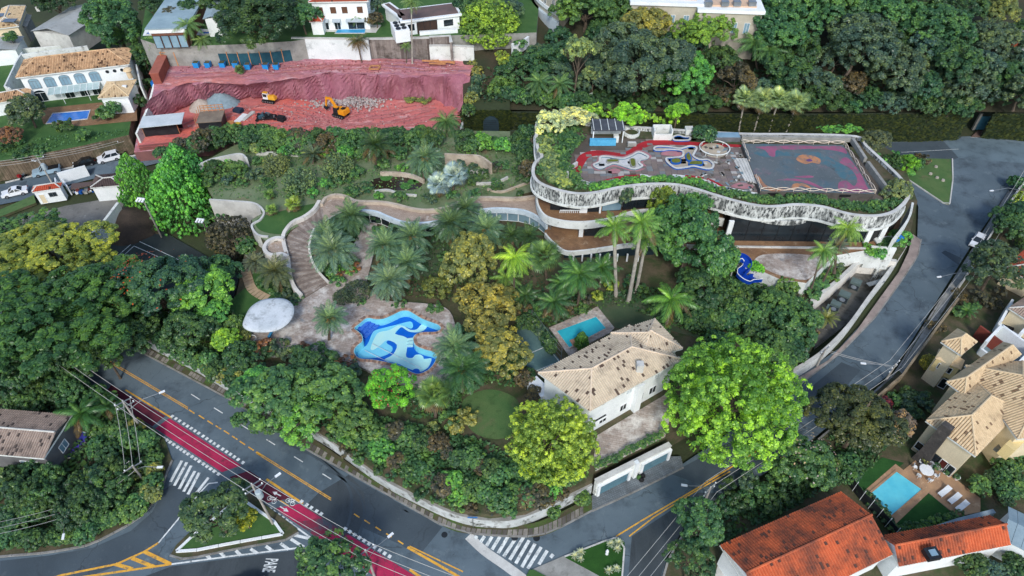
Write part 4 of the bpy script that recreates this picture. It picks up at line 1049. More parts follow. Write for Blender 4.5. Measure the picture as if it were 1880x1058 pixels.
# retaining walls in the upper garden
for pts, z0, z1, lb in (([(384,366),(430,369),(467,373),(484,388),(478,402),(462,413),(472,430),(492,434)], ZG - 3, ZL + .3, 'curved whitewashed block wall round the lower corner of the rough lawn'),([(364,302),(385,293),(405,288),(440,282),(452,290)], ZL - 1, ZL + 2.2, 'weathered grey curved wall behind the tall clipped trees'),([(698,316),(725,316),(755,320),(778,330)], ZL, ZL + .9, 'low sandy wall curving behind the lily pond'),([(816,282),(850,284),(880,286),(902,300)], ZL, ZL + 2.4, 'tall sandy retaining wall below the hedge of the red pit'),([(688,350),(712,348),(735,355),(765,358)], ZL, ZL + .35, 'thin low kerb wall in front of the lily pond'),([(874,335),(900,335),(920,330),(932,324)], ZL, ZL + .5, 'thin curved kerb wall near the silver fan palm'),([(895,346),(920,351),(945,343),(985,328)], ZL, ZL + .4, 'sandy garden kerb wall sweeping toward the mansion'),([(470,279),(520,280),(550,282)], ZL, ZL + .7, 'short pale wall below the hedge left of the sago palms'),([(855,313),(885,314),(886,322)], ZL, ZL + .6, 'small white angled frame wall right of the pond')):
 c = cr(PP(pts, z1), n=5); o = MB().wall(c, z0, z1,.35).build('garden_wall', SANDW if 'sandy' in lb else CONC_L); tag(o, lb, 'garden wall', 'walls in the upper garden')
pd_ = struct('lily_pond', MB().sheet(cr(PP([(677,338),(690,328),(720,325),(755,328),(775,336),(768,346),(740,350),(700,348),(680,345)], ZL), True, 4), ZL + .03), mat('pond_water', srgb(58,48,36), srgb(46,40,32),.6,.1, spec=.5, fine=.1))
for x, y, r in ((745,342,1.0),(709,326,1.1),(756,334,.8),(765,332,.7)):
 o = MB().lathe(P(x, y, ZL + .035),[(r, 0),(r * .95,.05)],16).build('lily_raft', mat('lily', srgb(58,108,48), srgb(72,124,56),1.2), pd_)

# ---- free-form pool in the plaza
pool = thing('swimming_pool', 'free-form swimming pool painted in blue and aqua shapes on stone plaza', 'swimming pool', P(725,625, ZG - 1.2))
PB = PLZ_Z - 1.35
AQUA = mat('aqua_pool_wall', srgb(128,216,232), srgb(116,204,224),.8,.5, fine=.08)
MB().wall(PW, PB - .1, PLZ_Z - .003,.12, closed=True).build('pool_wall', AQUA, pool)
PBLUE = mat('deep_blue_pool', srgb(10,96,196), srgb(14,104,206),.6,.35, fine=.06)
fo = MB().sheet(PW, PB).build('pool_floor', PBLUE, pool)
CY = mat('cyan_pool_paint', srgb(128,212,234), srgb(118,204,230),.6,.35, fine=.06); PA = mat('pale_aqua_paint', srgb(176,228,230), srgb(186,232,226),.6,.35, fine=.06)
def zp(x, y): return (630 + x * .1324,560 + y * .1324)
ins_ = offset(PW if area2(PW) > 0 else PW[::-1],.2)
def paint(pts, m, dz, sm=3):
 MB().sheet(cr(PP([zp(*q) for q in pts], PB), True, sm), PB + dz).build('floor_paint', m, fo)
paint([(235,580),(310,575),(360,500),(400,400),(450,350),(600,310),(760,270),(930,230),(970,290),(940,330),(850,300),(790,320),(700,420),(600,520),(680,580),(670,650),(560,710),(400,740),(250,735),(200,700),(195,640)], CY, .006)
paint([(380,600),(440,450),(500,380),(640,350),(760,285),(850,300),(930,345),(1020,340),(1090,270),(1165,300),(1080,375),(930,375),(860,340),(800,310),(720,400),(880,455),(885,600),(875,720),(960,735),(1000,695),(1070,690),(1110,720),(1125,750),(1225,745),(1195,840),(1150,890),(1050,930),(900,880),(760,815),(570,765),(690,690),(745,555),(610,490),(520,560),(420,625)], PA, .012)
MB().lathe(P(*zp(1010,925), PB + .014),[(.55,0),(.55,.02)],16).build('floor_paint', PBLUE, fo)
for k in range(5):
 a, b = P(*zp(330 + 42 * k, 190 + 18 * k), PB), P(*zp(165 + 32 * k, 325 + 34 * k), PB)
 d = (b - a).normalized(); mb = MB(); mb.bar(a + Vector((0,0,(1.1 - .22 * k) / 2)), b + Vector((0,0,(1.1 - .22 * k) / 2)),.62,1.1 - .22 * k); mb.build('pool_step', mat('step_blue', srgb(30,92,190), srgb(70,120,206),3.0), pool)
for k in range(3):
 a, b = P(*zp(885,490 + 40 * k), PB + .1), P(*zp(970,480 + 44 * k), PB + .1); MB().bar(a, b, .32,.5 - .1 * k).build('pool_step', PA, pool)
BRK = [mat('coping_brick_%d' % i, srgb(*c), None, 1.5,.9) for i, c in enumerate(((172,134,112),(150,122,106),(188,160,140),(134,112,100)))]
co = cr(PP(POOL, PLZ_Z), True, 6); co = co + [co[0]]; co = resample(co, 151)
co = offset(co if area2(co) > 0 else co[::-1],-.3, False)
for i in range(150):
 MB().bar(co[i].lerp(co[i + 1],.06) + Vector((0,0,.045)), co[i].lerp(co[i + 1],.94) + Vector((0,0,.045)),.42,.1).build('coping_brick', random.choice(BRK), pool)
for k, (a, b) in enumerate((((300,630),(700,830)),((400,540),(1090,885)))):
 o = MB().tube([P(*zp(*a), PB + .25), P(*zp(*b), PB + .25)],.035,5).build('pool_rope', WHITE); tag(o, ['short white rope lying across lower end of painted pool', 'long white rope lying across the middle of painted pool'][k], 'rope', 'pool ropes')
# shell canopy
sh = thing('shell_canopy', 'white leaf-shaped concrete canopy on a blue post beside pool plaza', 'canopy', P(495,600, PLZ_Z))
out = cr(PP([(446,600),(449,585),(460,565),(480,552),(505,548),(525,550),(538,560),(540,576),(530,594),(510,607),(485,611),(460,609)], PLZ_Z + 3.0), True, 5)
cen = sum(out, Vector()) / len(out)
vs = []; fs = []; n = len(out); prof = ((1,-.0),(.985,.14),(.86,.25),(.6,.32),(.25,.28),(.04,.26))
for k, h_ in prof:
 for p in out: q = cen.lerp(p, k); q.z = PLZ_Z + 3.0 + h_; vs.append(q)
for i in range(len(prof) - 1):
 for j in range(n): fs.append((i * n + j, i * n + (j + 1) % n, (i + 1) * n + (j + 1) % n, (i + 1) * n + j))
fs.append(tuple((len(prof) - 1) * n + j for j in range(n))); fs.append(tuple(range(n - 1,-1,-1)))
mb = MB(); mb.add(vs, fs); mb.build('canopy_shell', mat('canopy_white', srgb(206,212,214), srgb(184,192,194),.5,.8,[(srgb(140,146,146),.52,.7,.7),(srgb(112,114,110),.6,.72,2.0)],.1), sh, True)
MB().bar(P(492,622, PLZ_Z), P(500,608, PLZ_Z + 2.9),.45,.3).build('blue_post', mat('blue_post', srgb(50,130,176), None, 1), sh)
MB().tube([P(461,622, PLZ_Z + .5) + Vector((.7 * math.cos(t),.7 * math.sin(t),0)) for t in np.linspace(0,2 * math.pi, 15)[:-1]],.05,5, closed=True).build('white_hoop', WHITE, sh)
# blue slide on the patio edge
sl_ = thing('water_slide', 'curved deep blue pool slide among bushes below the patio', 'slide', P(1385,500, ZG))
SBL = mat('slide_blue', srgb(18,66,168), srgb(14,56,150),.8,.4)
c = cr([P(1343,478,7.2), P(1360,470,7.2), P(1372,478,6.9), P(1370,490,6.2), P(1360,500,5.4), P(1375,512,4.6), P(1400,512,3.9), P(1422,516,3.5), P(1424,524,3.3)], n=5)
c = [v - Vector((0,0,.5)) if v.z > 4.5 else v for v in c]; A_, B_ = offset(c, .65, False), offset(c, -.65, False)
mb = MB(); mb.ribbon(A_, B_); mb.build('chute', SBL, sl_)
for S_ in (A_, B_): MB().wall(S_, [v.z - .15 for v in S_],[v.z + .55 for v in S_],.1).build('chute_side', SBL, sl_)
MB().tube([v + Vector((0,0,.58)) for v in B_],.06,5).build('chute_rim', WHITE, sl_)
for q in (c[3], c[14], c[24]): MB().tube([Vector((q.x, q.y, ZG)), q],.12,6).build('support', WHITE_D, sl_)
# ================================================================== houses
def house(name, label, corners, z0, ze, rise, wall_m, tile, over=.5, gable=False, pitch=.32, course=.45, ridge=None, cat='house'):
 c = [Vector((q.x, q.y, ze)) for q in corners]
 if area2(c) < 0: c = c[::-1]
 cen = sum(c, Vector()) / 4
 h = thing(name, label, cat, (cen.x, cen.y, z0))
 w = inset(c, over)
 box_walls(h, w, z0 - .05, ze - .05, wall_m)
 if gable:
  cc = w
  if (cc[1] - cc[0]).length < (cc[2] - cc[1]).length: cc = cc[1:] + cc[:1]
  for a, b in ((cc[1], cc[2]),(cc[3], cc[0])):
   m_ = (a + b) / 2; MB().add([a, b, Vector((m_.x, m_.y, ze + rise - .12))],[(0,1,2)]).build('gable_wall', wall_m, h)
 hip_roof(h, c, rise, tile, pitch, course, ridge, None, gable)
 return h, w
def ground_pool(name, label, px, z, water, deck_m=None, deck_px=None, depth=.12):
 t = thing(name, label, 'swimming pool', P(*px[0], z))
 c = PP(px, z); 
 if area2(c) < 0: c = c[::-1]
 if deck_px: MB().prism(PP(deck_px, z), z - .3, z + .03).build('pool_deck', deck_m, t)
 MB().prism(c, z - .2, z + .05).build('pool_basin', AQUA if water is not WATER_B else PBLUE, t)
 cq = inset(c, .12)
 MB().sheet(cq, z + .06).build('water', water, t)
 MB().wall(c, z + .03, z + .12,.3, closed=True).build('coping', CONC_L if deck_m is None else deck_m, t)
 return t

# --- white house with brown tiled roof (upper left)
c = rect(P(29,143,10.2), P(237,118,10.2), P(247,88,10.2))
h1, w = house('white_house', 'white two-storey house with arched windows and long brown tiled roof', c, ZH, 10.2,2.0, WHITE, T_BROWN, .5, ridge=T_BROWN)
a, b = w[0], w[1]
for t in (.1,.24,.38,.52,.66): window(h1, a, b, t, ZH + 3.1,2.0,1.7, METAL, GLASS_B, 'arched_window', 2,.05, True)
for t in (.79,.86,.93):
 d = (b - a).normalized(); q = a.lerp(b, t) + Vector((d.y, -d.x, 0)) * .06; q.z = ZH + 4.9
 mb = MB(); mb.tube([q + d * .32 * math.cos(x) + Vector((0,0,.32 * math.sin(x))) for x in np.linspace(0,2 * math.pi, 13)[:-1]],.06,4, closed=True); rw = mb.build('round_window', METAL_D, h1)
 mb = MB(); mb.add([q + d * .3 * math.cos(x) + Vector((0,0,.3 * math.sin(x))) for x in np.linspace(0,2 * math.pi, 13)[:-1]],[tuple(range(12))]); mb.build('pane', GLASS, rw)
for t, ww in ((.1,2.2),(.36,1.8),(.5,1.8),(.62,1.8)): window(h1, a, b, t, ZH + .1, ww, 2.0, WHITE, GLASS, 'door', 1,.05, t < .2)
d = (b - a).normalized(); n = Vector((d.y, -d.x, 0))
e0, e1 = a.lerp(b, .2), a.lerp(b, .68)
aw = MB(); A_ = [Vector((q.x, q.y, ZH + 2.9)) for q in (e0, e1)]; B_ = [Vector((q.x, q.y, ZH + 2.4)) + n * 2.3 for q in (e0, e1)]
aw.add([B_[0], B_[1], A_[1], A_[0]],[(0,1,2,3)]); awn = aw.build('glass_awning', mat('milky_glass', srgb(176,196,196), srgb(150,172,172),.6,.3), h1)
for k in range(9): MB().bar(B_[0].lerp(B_[1], k / 8) + Vector((0,0,.03)), A_[0].lerp(A_[1], k / 8) + Vector((0,0,.03)),.08,.08).build('awning_rib', WHITE, awn)
for k in (.25,.75): q = B_[0].lerp(B_[1], k); MB().tube([Vector((q.x, q.y, ZH)), q],.06,6).build('awning_post', WHITE, awn)
c = rect(P(180,181,8.0), P(236,177,8.0), P(243,148,8.0))
h1b, w2 = house('white_annexe', 'low white annexe with beige hipped tiles beside the white house', c, ZH, 8.0,1.3, WHITE, T_CREAM, .4, ridge=T_CREAM)
window(h1b, w2[0], w2[1],.4, ZH + 1.0,1.4,1.2)
MB().lathe(P(240,143,8.5),[(.5,0),(.5,1.6),(.9,1.7),(.75,2.1),(.1,2.3)],12).build('chimney', T_CREAM, h1b)
MB().box(P(229,160,8.6),(.9,.5,.35)).build('roof_fan', WHITE, h1b)
c = rect(P(-40,196,7.0), P(56,178,7.0), P(52,162,7.0))
house('tiled_lean_to', 'low lean-to with brown tiles at left end of the white house', c, ZH, 7.0,1.0, WHITE, T_BROWN, .3)
for pts, lb in (([(18,162),(8,158),(28,116),(40,96)], 'white courtyard wall left of the white house'),([(38,100),(100,92),(160,84)], 'white boundary wall behind brown tiled roof'),([(244,92),(250,120),(258,158)], 'white side wall right of the white house')):
 o = MB().wall(PP(pts, ZH + 4.5), ZH, ZH + 4.5,.3).build('yard_wall', WHITE_D); tag(o, lb, 'wall', 'walls round the white house')
MB().sheet(PP([(70,200),(250,182),(252,222),(150,232),(80,228)], ZH), ZH + .03).build('patio_paving', BROWNPV, hl)
ground_pool('swimming_pool', 'long rectangular blue pool on the lawn of the white house', [(85,228),(97,209),(166,203),(161,219)], ZH + .02, WATER_B)
# --- grey roofed sheds and houses, far upper left
def metal_house(label, px, z0, ze, rise, wm, rm, name='house', gable=True):
 c = rect(*[P(*q, ze) for q in px])
 if area2(c) < 0: c = c[::-1]
 cen = sum(c, Vector()) / 4; h = thing(name, label, 'house', (cen.x, cen.y, z0)); w = inset(c, .35)
 box_walls(h, w, z0 - .05, ze - .05, wm)
 if (c[1] - c[0]).length < (c[2] - c[1]).length: c = c[1:] + c[:1]
 up = Vector((0,0, rise)); r0, r1 = (c[0] + c[3]) / 2 + up, (c[1] + c[2]) / 2 + up
 rf = None
 for q in ([c[0], c[1], r1, r0],[c[2], c[3], r0, r1]):
  mb = MB(); n_ = max(4, int((q[1] - q[0]).length / .9))
  for k in range(n_):
   a0, a1 = q[0].lerp(q[1], k / n_), q[0].lerp(q[1],(k + .96) / n_); b0, b1 = q[3].lerp(q[2], k / n_), q[3].lerp(q[2],(k + .96) / n_)
   mb.add([a0, a1, b1, b0, a0 + Vector((0,0,.06)), a1 + Vector((0,0,.06)), b1 + Vector((0,0,.06)), b0 + Vector((0,0,.06))],[(0,1,2,3),(4,5,6,7),(0,1,5,4),(1,2,6,5),(2,3,7,6),(3,0,4,7)])
  mb.build('roof_sheet', rm, h)
 for a, b, r_ in ((w[1], w[2], r1),(w[3], w[0], r0)): pass
 return h, w
GREYR = mat('grey_sheet_roof', srgb(168,172,170), srgb(148,152,150),.3,.7,[(srgb(120,122,118),.55,.75,.5)])
h, w = metal_house('pale house with wide ridged grey sheet roof, far upper left', [(56,58),(126,66),(143,14)], ZH, ZH + 5.2,1.2, CONC_L, GREYR)
MB().box(P(72,20, ZH + 6.2),(.8,.8,1.0)).build('chimney', CONC_L, h)
c = rect(P(-12,54, ZH + 5.5), P(34,48, ZH + 5.5), P(40,12, ZH + 5.5))
h, w = house('beige_house', 'beige house with cream tiled roof and solar panels in the upper left corner', c, ZH, ZH + 5.5,1.4, CREAM, T_CREAM, .4)
window(h, w[0], w[1],.5, ZH + 3,1.6,1.2)
for x, y in ((5,28),(18,38)):
 q = P(x, y, ZH + 6.7); mb = MB(); mb.box(q, (3.0,1.8,.12)); mb.build('solar_panel', mat('solar_panel', srgb(92,104,120), srgb(76,88,104),1,.2), h)
h, w = metal_house('small house with grey and white sheet roof below the cream tiled house', [(-30,98),(30,92),(32,68)], ZH, ZH + 3.5,.6, WHITE, GREYR)
h, w = metal_house('low grey roofed outbuilding between the two upper left houses', [(34,52),(50,50),(58,28)], ZH, ZH + 3.6,.4, CONC, CONC)
o = MB().wall(PP([(0,92),(60,88),(110,84),(140,78),(146,60)], ZH + 2.2), ZH, ZH + 2.2,.3).build('yard_wall', WHITE_D); tag(o, 'pale boundary wall below the grey roofed house', 'wall')
# --- houses on the upper lots (top edge)
c = rect(P(268,38, ZU + 6), P(330,36, ZU + 6), P(334,-20, ZU + 6)); cen = sum(c, Vector()) / 4
h = thing('flat_roof_house', 'white modern house with bluish flat roof and glazed veranda, top left', 'house', (cen.x, cen.y, ZU))
box_walls(h, c, ZU, ZU + 3.3, mat('brown_brick_wall', srgb(120,82,66), srgb(100,68,56),.6)); MB().prism(offset(c, -.3), ZU + 3.3, ZU + 4.2).build('fascia', WHITE, h); MB().prism(offset(c, -.9), ZU + 4.203, ZU + 4.4).build('flat_roof', mat('blue_grey_roof', srgb(150,172,178), srgb(130,152,160),.3), h)
for k in range(4): window(h, c[0] if area2(c) > 0 else c[1], c[1] if area2(c) > 0 else c[0],(k + .5) / 4, ZU + .1,(c[1] - c[0]).length / 4 - .2,2.6, METAL_D, GLASS_B, 'glazing_panel', 0,.06)
ter = MB().sheet(PP([(262,66),(330,64),(400,66),(420,58),(335,50),(270,46)], ZU), ZU + .03); ter = ter.build('pool_terrace', WHITE); ter['kind'] = 'structure'
ground_pool('swimming_pool', 'dark blue lap pool on white terrace, top left', [(268,64),(312,62),(318,58),(272,60)], ZU + .05, WATER_B)
ground_pool('swimming_pool', 'narrow blue pool end beside the dark tree, top left', [(366,63),(412,63),(412,58),(372,59)], ZU + .05, WATER_B)
for k, x in enumerate((282,294)):
 o = thing('lounger', ['grey lounger nearer the white house wall, top left terrace', 'grey lounger nearer the palms, top left terrace'][k], 'lounger', P(x, 53, ZU), 'loungers on the top left terrace')
 MB().box(P(x, 53, ZU + .3),(.7,1.3,.12)).build('seat', METAL, o); q = P(x, 53, ZU + .35); MB().bar(q + Vector((0,.6,.05)), q + Vector((0,1.1,.6)),.7,.1).build('backrest', METAL, o)
 for sx in (-.28,.28):
  for sy in (-.55,.55): MB().box(P(x, 53, ZU + .03) + Vector((sx, sy, 0)),(.07,.07,.3)).build('leg', METAL_D, o)
c = rect(P(372,42, ZU + 4), P(404,40, ZU + 4), P(404,-10, ZU + 4)); h, w = metal_house('small white outbuilding behind dark trees, top left', [(372,36),(402,34),(402,0)], ZU, ZU + 4,.5, WHITE, mat('blue_sheet', srgb(150,170,178), None, .4))
c = rect(P(566,4, ZU + 6.4), P(676,2, ZU + 6.4), P(678,-40, ZU + 6.4)); h, w = house('white_villa', 'white two-storey villa with orange tile edge and brown shutters, top edge', c, ZU, ZU + 6.4,1.6, WHITE, T_RED, .5)
for t in (.13,.37,.58,.86): window(h, w[0], w[1], t, ZU + 3.6,1.3,1.5, WHITE, mat('brown_shutter', srgb(104,74,56), srgb(86,62,48),1), 'shuttered_window', 0)
for t, ww in ((.18,1.3),(.4,1.3),(.75,3.6)):
 window(h, w[0], w[1], t, ZU + .1, ww, 1.9, WHITE, GLASS, 'door', 1)
 q = w[0].lerp(w[1], t); q.z = ZU + 2.2; MB().bar(q + Vector((0,-.05,.25)), q + Vector((0,-1.2,-.05)), ww + .4,.06).build('awning', mat('grey_awning', srgb(176,188,194), None, 1), h)
c = rect(P(568,40, ZU + 3), P(592,40, ZU + 3), P(592,24, ZU + 3)); house('tiled_porch', 'small porch with orange tiled roof beside the white villa', c, ZU, ZU + 3,.9, WHITE, T_RED, .2)
ground_pool('swimming_pool', 'turquoise pool in two lobes before the white villa', [(615,62),(670,62),(672,53),(620,54)], ZU + .04, WATER_T if False else mat('pool_sky_blue', srgb(66,168,214), srgb(54,150,200),.5,.08), CONC_L, [(590,58),(690,60),(700,46),(590,46)])
h = thing('modernist_house', 'low white flat-roofed house with L-shaped plan and dark roof, top edge', 'house', P(790,30, ZU))
for pts, hh in (([(735,40),(848,26),(840,4)],3.4),([(700,8),(735,34),(752,30)],3.4)):
 c = rect(*[P(*q, ZU + hh) for q in pts]); c = c if area2(c) > 0 else c[::-1]
 box_walls(h, inset(c, .5), ZU, ZU + hh - .4, WHITE); MB().prism(c, ZU + hh - .4, ZU + hh).build('roof_fascia', WHITE, h); MB().prism(inset(c, .6), ZU + hh + .003, ZU + hh + .1).build('roof_gravel', mat('dark_gravel', srgb(112,92,86), srgb(96,84,80),.5), h)
 w = inset(c, .5)
 if hh and pts[0][0] > 720:
  for t, ww, gm in ((.14,1.4, GLASS),(.42,4.4, mat('brown_door', srgb(70,54,46), srgb(56,44,40),1)),(.8,2.0, GLASS)): window(h, w[0], w[1], t, ZU + (.1 if ww > 3 else 1.0), ww, 2.5 if ww > 3 else 1.3, METAL_D, gm, 'window', 2 if ww > 3 else 0)
o = thing('plant_room', 'white plant room with round roof fans beside flat-roofed house', 'plant room', P(738,48, ZU)); c = rect(P(725,58, ZU + 2.6), P(752,54, ZU + 2.6), P(748,36, ZU + 2.6)); box_walls(o, c, ZU, ZU + 2.6, WHITE, 'body')
for i in range(3):
 for j in range(2): MB().lathe(c[0].lerp(c[1],.3 + .4 * j).lerp(c[3].lerp(c[2],.3 + .4 * j),.2 + .3 * i),[(.55,.0),(.55,.2),(.3,.25)],12).build('roof_fan', METAL_D, o)
MB().sheet(PP([(755,52),(850,40),(848,34),(760,46)], ZU), ZU + .04).build('terrace', CONC, None)['kind'] = 'structure'
o = MB().wall(PP([(770,58),(840,53)], ZU + .8), ZU, ZU + .8,.6).build('garden_wall', WHITE); tag(o, 'low white planter wall at lawn edge of flat-roofed house', 'wall')
for nm, pts, z1, m_, lb in (('retaining_wall', [(535,70),(605,71),(676,72)], ZU + .1, mat('streaked_white', srgb(222,228,228), srgb(206,214,214),.3,.85,[(srgb(150,160,160),.55,.75,.4),(srgb(90,90,80),.66,.8,.9)]), 'tall streaked white retaining wall behind the pit'),('stone_wall', [(677,72),(730,72),(788,70)], ZU - .3, mat('stone_rubble', srgb(146,138,132), srgb(116,110,106),.5,.95,[(srgb(80,72,66),.5,.68,.6)],.5,4, brick=(.8,.45,0,(.55,.5,.5),.18)), 'grey rubble stone retaining wall behind the pit'),('retaining_wall', [(788,84),(830,84),(870,86)], ZE + 3.2, WHITE_D, 'lower white retaining wall at right rear of the pit'),('retaining_wall', [(325,84),(380,80),(436,78)], ZU - .6, WHITE_D, 'pale wall with two vents behind the blue fence'),('stone_wall', [(788,68),(826,66),(828,78)], ZU + .4, mat('stone_rubble', None), 'short rubble wall above the lower white wall')):
 o = MB().wall(PP(pts, z1), ZE - 1, z1,.5).build(nm, m_); tag(o, lb, 'wall', 'walls behind the pit')
 MB().wall(PP(pts, z1), z1 + .003, z1 + .12,.7).build('wall_coping', CONC_L, o)
# --- palace at top edge
PALW = mat('palace_stone', srgb(186,180,164), srgb(170,164,148),.5,.85)
h = thing('palace', 'long classical stone palace with white cornices and tall windows, top edge', 'palace', P(1180,20, ZU))
ZP = 13.0
arc = cr(PP([(977,2),(985,16),(1000,30),(1020,44),(1026,48)], ZP), n=4); 
MB().prism(arc + [P(1045,30, ZP), P(1030,-30, ZP), P(985,-30, ZP)], ZP - 4, ZP + 8).build('rotunda_wall', PALW, h)
MB().wall(arc, ZP + 2.0, ZP + 2.8,.5).build('balustrade', WHITE, h); MB().wall(offset(arc, -.3, False), ZP - 2.6, ZP + 1.0,.7).build('rotunda_base', mat('bluish_plaster', srgb(196,210,216), None, .5), h)
for i in range(2, len(arc) - 2,3): window(h, arc[i - 1], arc[i + 1],.5, ZP + 3.0,1.0,3.2, WHITE, GLASS, 'window', 1,.1)
for pts, z1 in (([(1160,8),(1290,12),(1290,-30)], ZP + 7.5),([(1284,22),(1400,26),(1400,-20)], ZP + 7)):
 c = rect(*[P(*q, z1) for q in pts]); c = c if area2(c) > 0 else c[::-1]
 box_walls(h, c, ZP - 3, z1, PALW); MB().prism(offset(c, -.6), z1 + .003, z1 + .7).build('cornice', WHITE, h); MB().prism(inset(c, 1.2), z1 + .705, z1 + 1.0).build('terrace_roof', mat('peach_roof', srgb(214,180,150), srgb(196,170,146),.3), h)
 for t in (.2,.4,.6,.8): window(h, c[0], c[1], t, z1 - 4.2,1.1,2.2, WHITE, GLASS_B, 'window', 1,.08)
for x in (1300,1330,1352,1380): MB().box(P(x, 10, ZP + 8),(1.5,1.2,.9)).build('air_unit', METAL, h)
for pts, lb in (([(950,32),(978,26),(985,30)], 'white curved balustrade left of the palace rotunda'),([(940,84),(958,78),(970,70)], 'lower white curved parapet below the palace')):
 o = MB().wall(cr(PP(pts, ZP), n=4), ZP - 2, ZP + .4,.5).build('balustrade', WHITE); tag(o, lb, 'balustrade')
c = rect(P(1846,86,14), P(1930,90,14), P(1930,66,14)); house('red_roof_house', 'house with red tiled roof behind trees at the right edge', c, 7,14,1.8, WHITE, T_RED, .4)
c = rect(P(1840,66,13), P(1890,68,13), P(1890,50,13)); metal_house('white flat shed beside red roofed house at right edge', [(1838,64),(1890,68),(1890,52)],8,13,.4, WHITE, CONC_L)

# --- vine wall and hedge gatehouse
VINE = mat('vine_backing', srgb(56,64,46), srgb(46,54,38),.5,.95)
def ivy_cover(A_, z0, z1, n, m_, th, size=.45):
 """leaf faces hung over a wall line"""
 pts = []; tot = resample(A_, n)
 mb = MB(); mb.tone = []
 for q in tot:
  q = q + Vector((random.gauss(0,.25),0,0)); z = random.uniform(z0, z1)
  c_ = Vector((q.x, q.y - th - random.random() * .25, z)); s_ = size * random.uniform(.6,1.2); a = random.uniform(-.9,.9); b_ = random.uniform(-.5,.7)
  u = Vector((math.cos(a),-.3 * math.sin(b_), math.sin(a))) * s_; v = Vector((-math.sin(a),-.4, math.cos(a))) * s_ * .6
  mb.add([c_ - u, c_ - v, c_ + u, c_ + v],[(0,1,2,3)]); mb.tone.append(random.random())
 return mb
vw = thing('vine_wall', 'long high wall wholly covered in dark vines behind the mansion', 'wall', P(1400,250,0))
vl = resample(PP([(846,206),(980,206),(1200,208),(1500,210),(1700,208),(1782,205)],6.6),60)
MB().wall(vl, 0,6.6,.6).build('wall_core', VINE, vw)
o = ivy_cover(vl, .1,6.7,9000, None, .35).build('vine_leaves', LEAF, vw); o.color = (.06,.082,.04,1); stuff(o)
vl2 = resample(PP([(1826,206),(1960,214)],6.0),12)
vw2 = thing('vine_wall', 'shorter vine-covered wall right of the blue gate', 'wall', P(1880,250,0)); MB().wall(vl2,0,6,.6).build('wall_core', VINE, vw2)
o = ivy_cover(vl2,.1,6,1500, None, .35).build('vine_leaves', LEAF, vw2); o.color = (.06,.082,.04,1); stuff(o)
gt_ = thing('blue_gate', 'teal metal gate between vine walls at the cul-de-sac', 'gate', P(1804,238,0))
for k in range(2): MB().box(P(1796 + 15 * k, 238,.05),(1.75,.12,3.2)).build('gate_leaf', mat('teal_gate', srgb(84,140,158), srgb(70,124,142),.8,.5), gt_)
for x in (1786,1824): MB().box(P(x, 238,0),(.5,.5,4)).build('gate_post', CONC, gt_)
block('gate_ramp', [(1782,252),(1795,240),(1816,240),(1840,252)],-.2,.07, mat('brick_ramp', srgb(124,104,96), srgb(100,86,80),.5,.9, brick=(.4,.2,0,(.6,.55,.5),.2)), KERB)
gh = thing('hedge_gatehouse', 'square gatehouse clad in clipped hedge with arched dark gate', 'gatehouse', P(902,244, ZG))
c = rect(P(868,243, ZG), P(936,243, ZG), P(936,222, ZG)); MB().prism(c, ZG - .1, ZG + 5.2).build('hedge_core', mat('hedge_core', srgb(62,72,44), srgb(52,60,38),.6,.95), gh)
mb = ivy_cover([c[0], c[1]], ZG, ZG + 5.2,1500, None, .02,.3); o = mb.build('hedge_leaves', LEAF, gh); o.color = (.05,.07,.03,1); stuff(o)
q0 = c[0].lerp(c[1],.5) + Vector((0,-.5,0)); ar = [q0 + Vector((1.6 * math.cos(x),0,2.3 + 1.6 * math.sin(x))) for x in np.linspace(0, math.pi, 11)]
vs = [q0 + Vector((-1.6,0,0)), q0 + Vector((1.6,0,0))] + ar; mb = MB(); mb.add([Vector((v.x, v.y, v.z)) for v in vs] + [Vector((v.x, v.y + .3, v.z)) for v in vs],[tuple(range(len(vs)))] + [(i, (i + 1) % len(vs), len(vs) + (i + 1) % len(vs), len(vs) + i) for i in range(len(vs))])
mb.build('arched_gate', mat('dark_teal_gate', srgb(44,62,70), srgb(36,52,60),.8,.6), gh)
for k in range(7): MB().bar(q0 + Vector((-1.55,-.04,.5 + .42 * k)), q0 + Vector((1.55 if k < 5 else 1.2,-.04,.5 + .42 * k)),.05,.06).build('gate_bar', METAL_D, gh)
o = MB().wall(PP([(846,238),(868,240)], ZG + 3.5), ZG, ZG + 3.5,.6).build('hedge_wall', VINE); tag(o, 'dark hedge wall left of the hedge gatehouse', 'hedge wall')
o = MB().wall(PP([(937,240),(985,241)], ZG + 3.5), ZG, ZG + 3.5,.6).build('hedge_wall', VINE); tag(o, 'dark hedge wall right of the hedge gatehouse', 'hedge wall')

# --- middle house with beige roof, its garages and pool
ze = 9.3
A0, B0 = P(1083,756, ze), P(1252,660, ze)
D0 = P(988,685, ze); c = [A0, B0, B0 + D0 - A0, D0]
h2, w = house('tiled_house', 'white two-storey house with large beige tiled hip roof above garages', c, ZG, ze, 1.7, WHITE, T_BEIGE, .55, ridge=mat('pale_ridge', srgb(226,206,180), None, 1))
a, b = w[0], w[1]
for t, z_, ww, hh in ((.42, ZG + 1.0,1.1,1.3),(.62, ZG + 1.0,1.2,1.5),(.78, ZG + 1.0,1.2,1.5),(.18, ZG + .9,1.2,.8)):
 window(h2, a, b, t, z_, ww, hh, WHITE, GLASS, 'window', 1,.05)
for t in (.46,.8): window(h2, a, b, t, ZG + 4.3,.9,1.0, WHITE, mat('pale_shutter', srgb(196,206,210), None, 1), 'shuttered_window', 1,.05)
d = (b - a).normalized(); n = Vector((d.y, -d.x, 0)); q = a.lerp(b, .56) + n * .35; MB().box((q.x, q.y, ZG),(1.0,.8,5.8), math.atan2(d.y, d.x)).build('wall_pier', WHITE, h2)
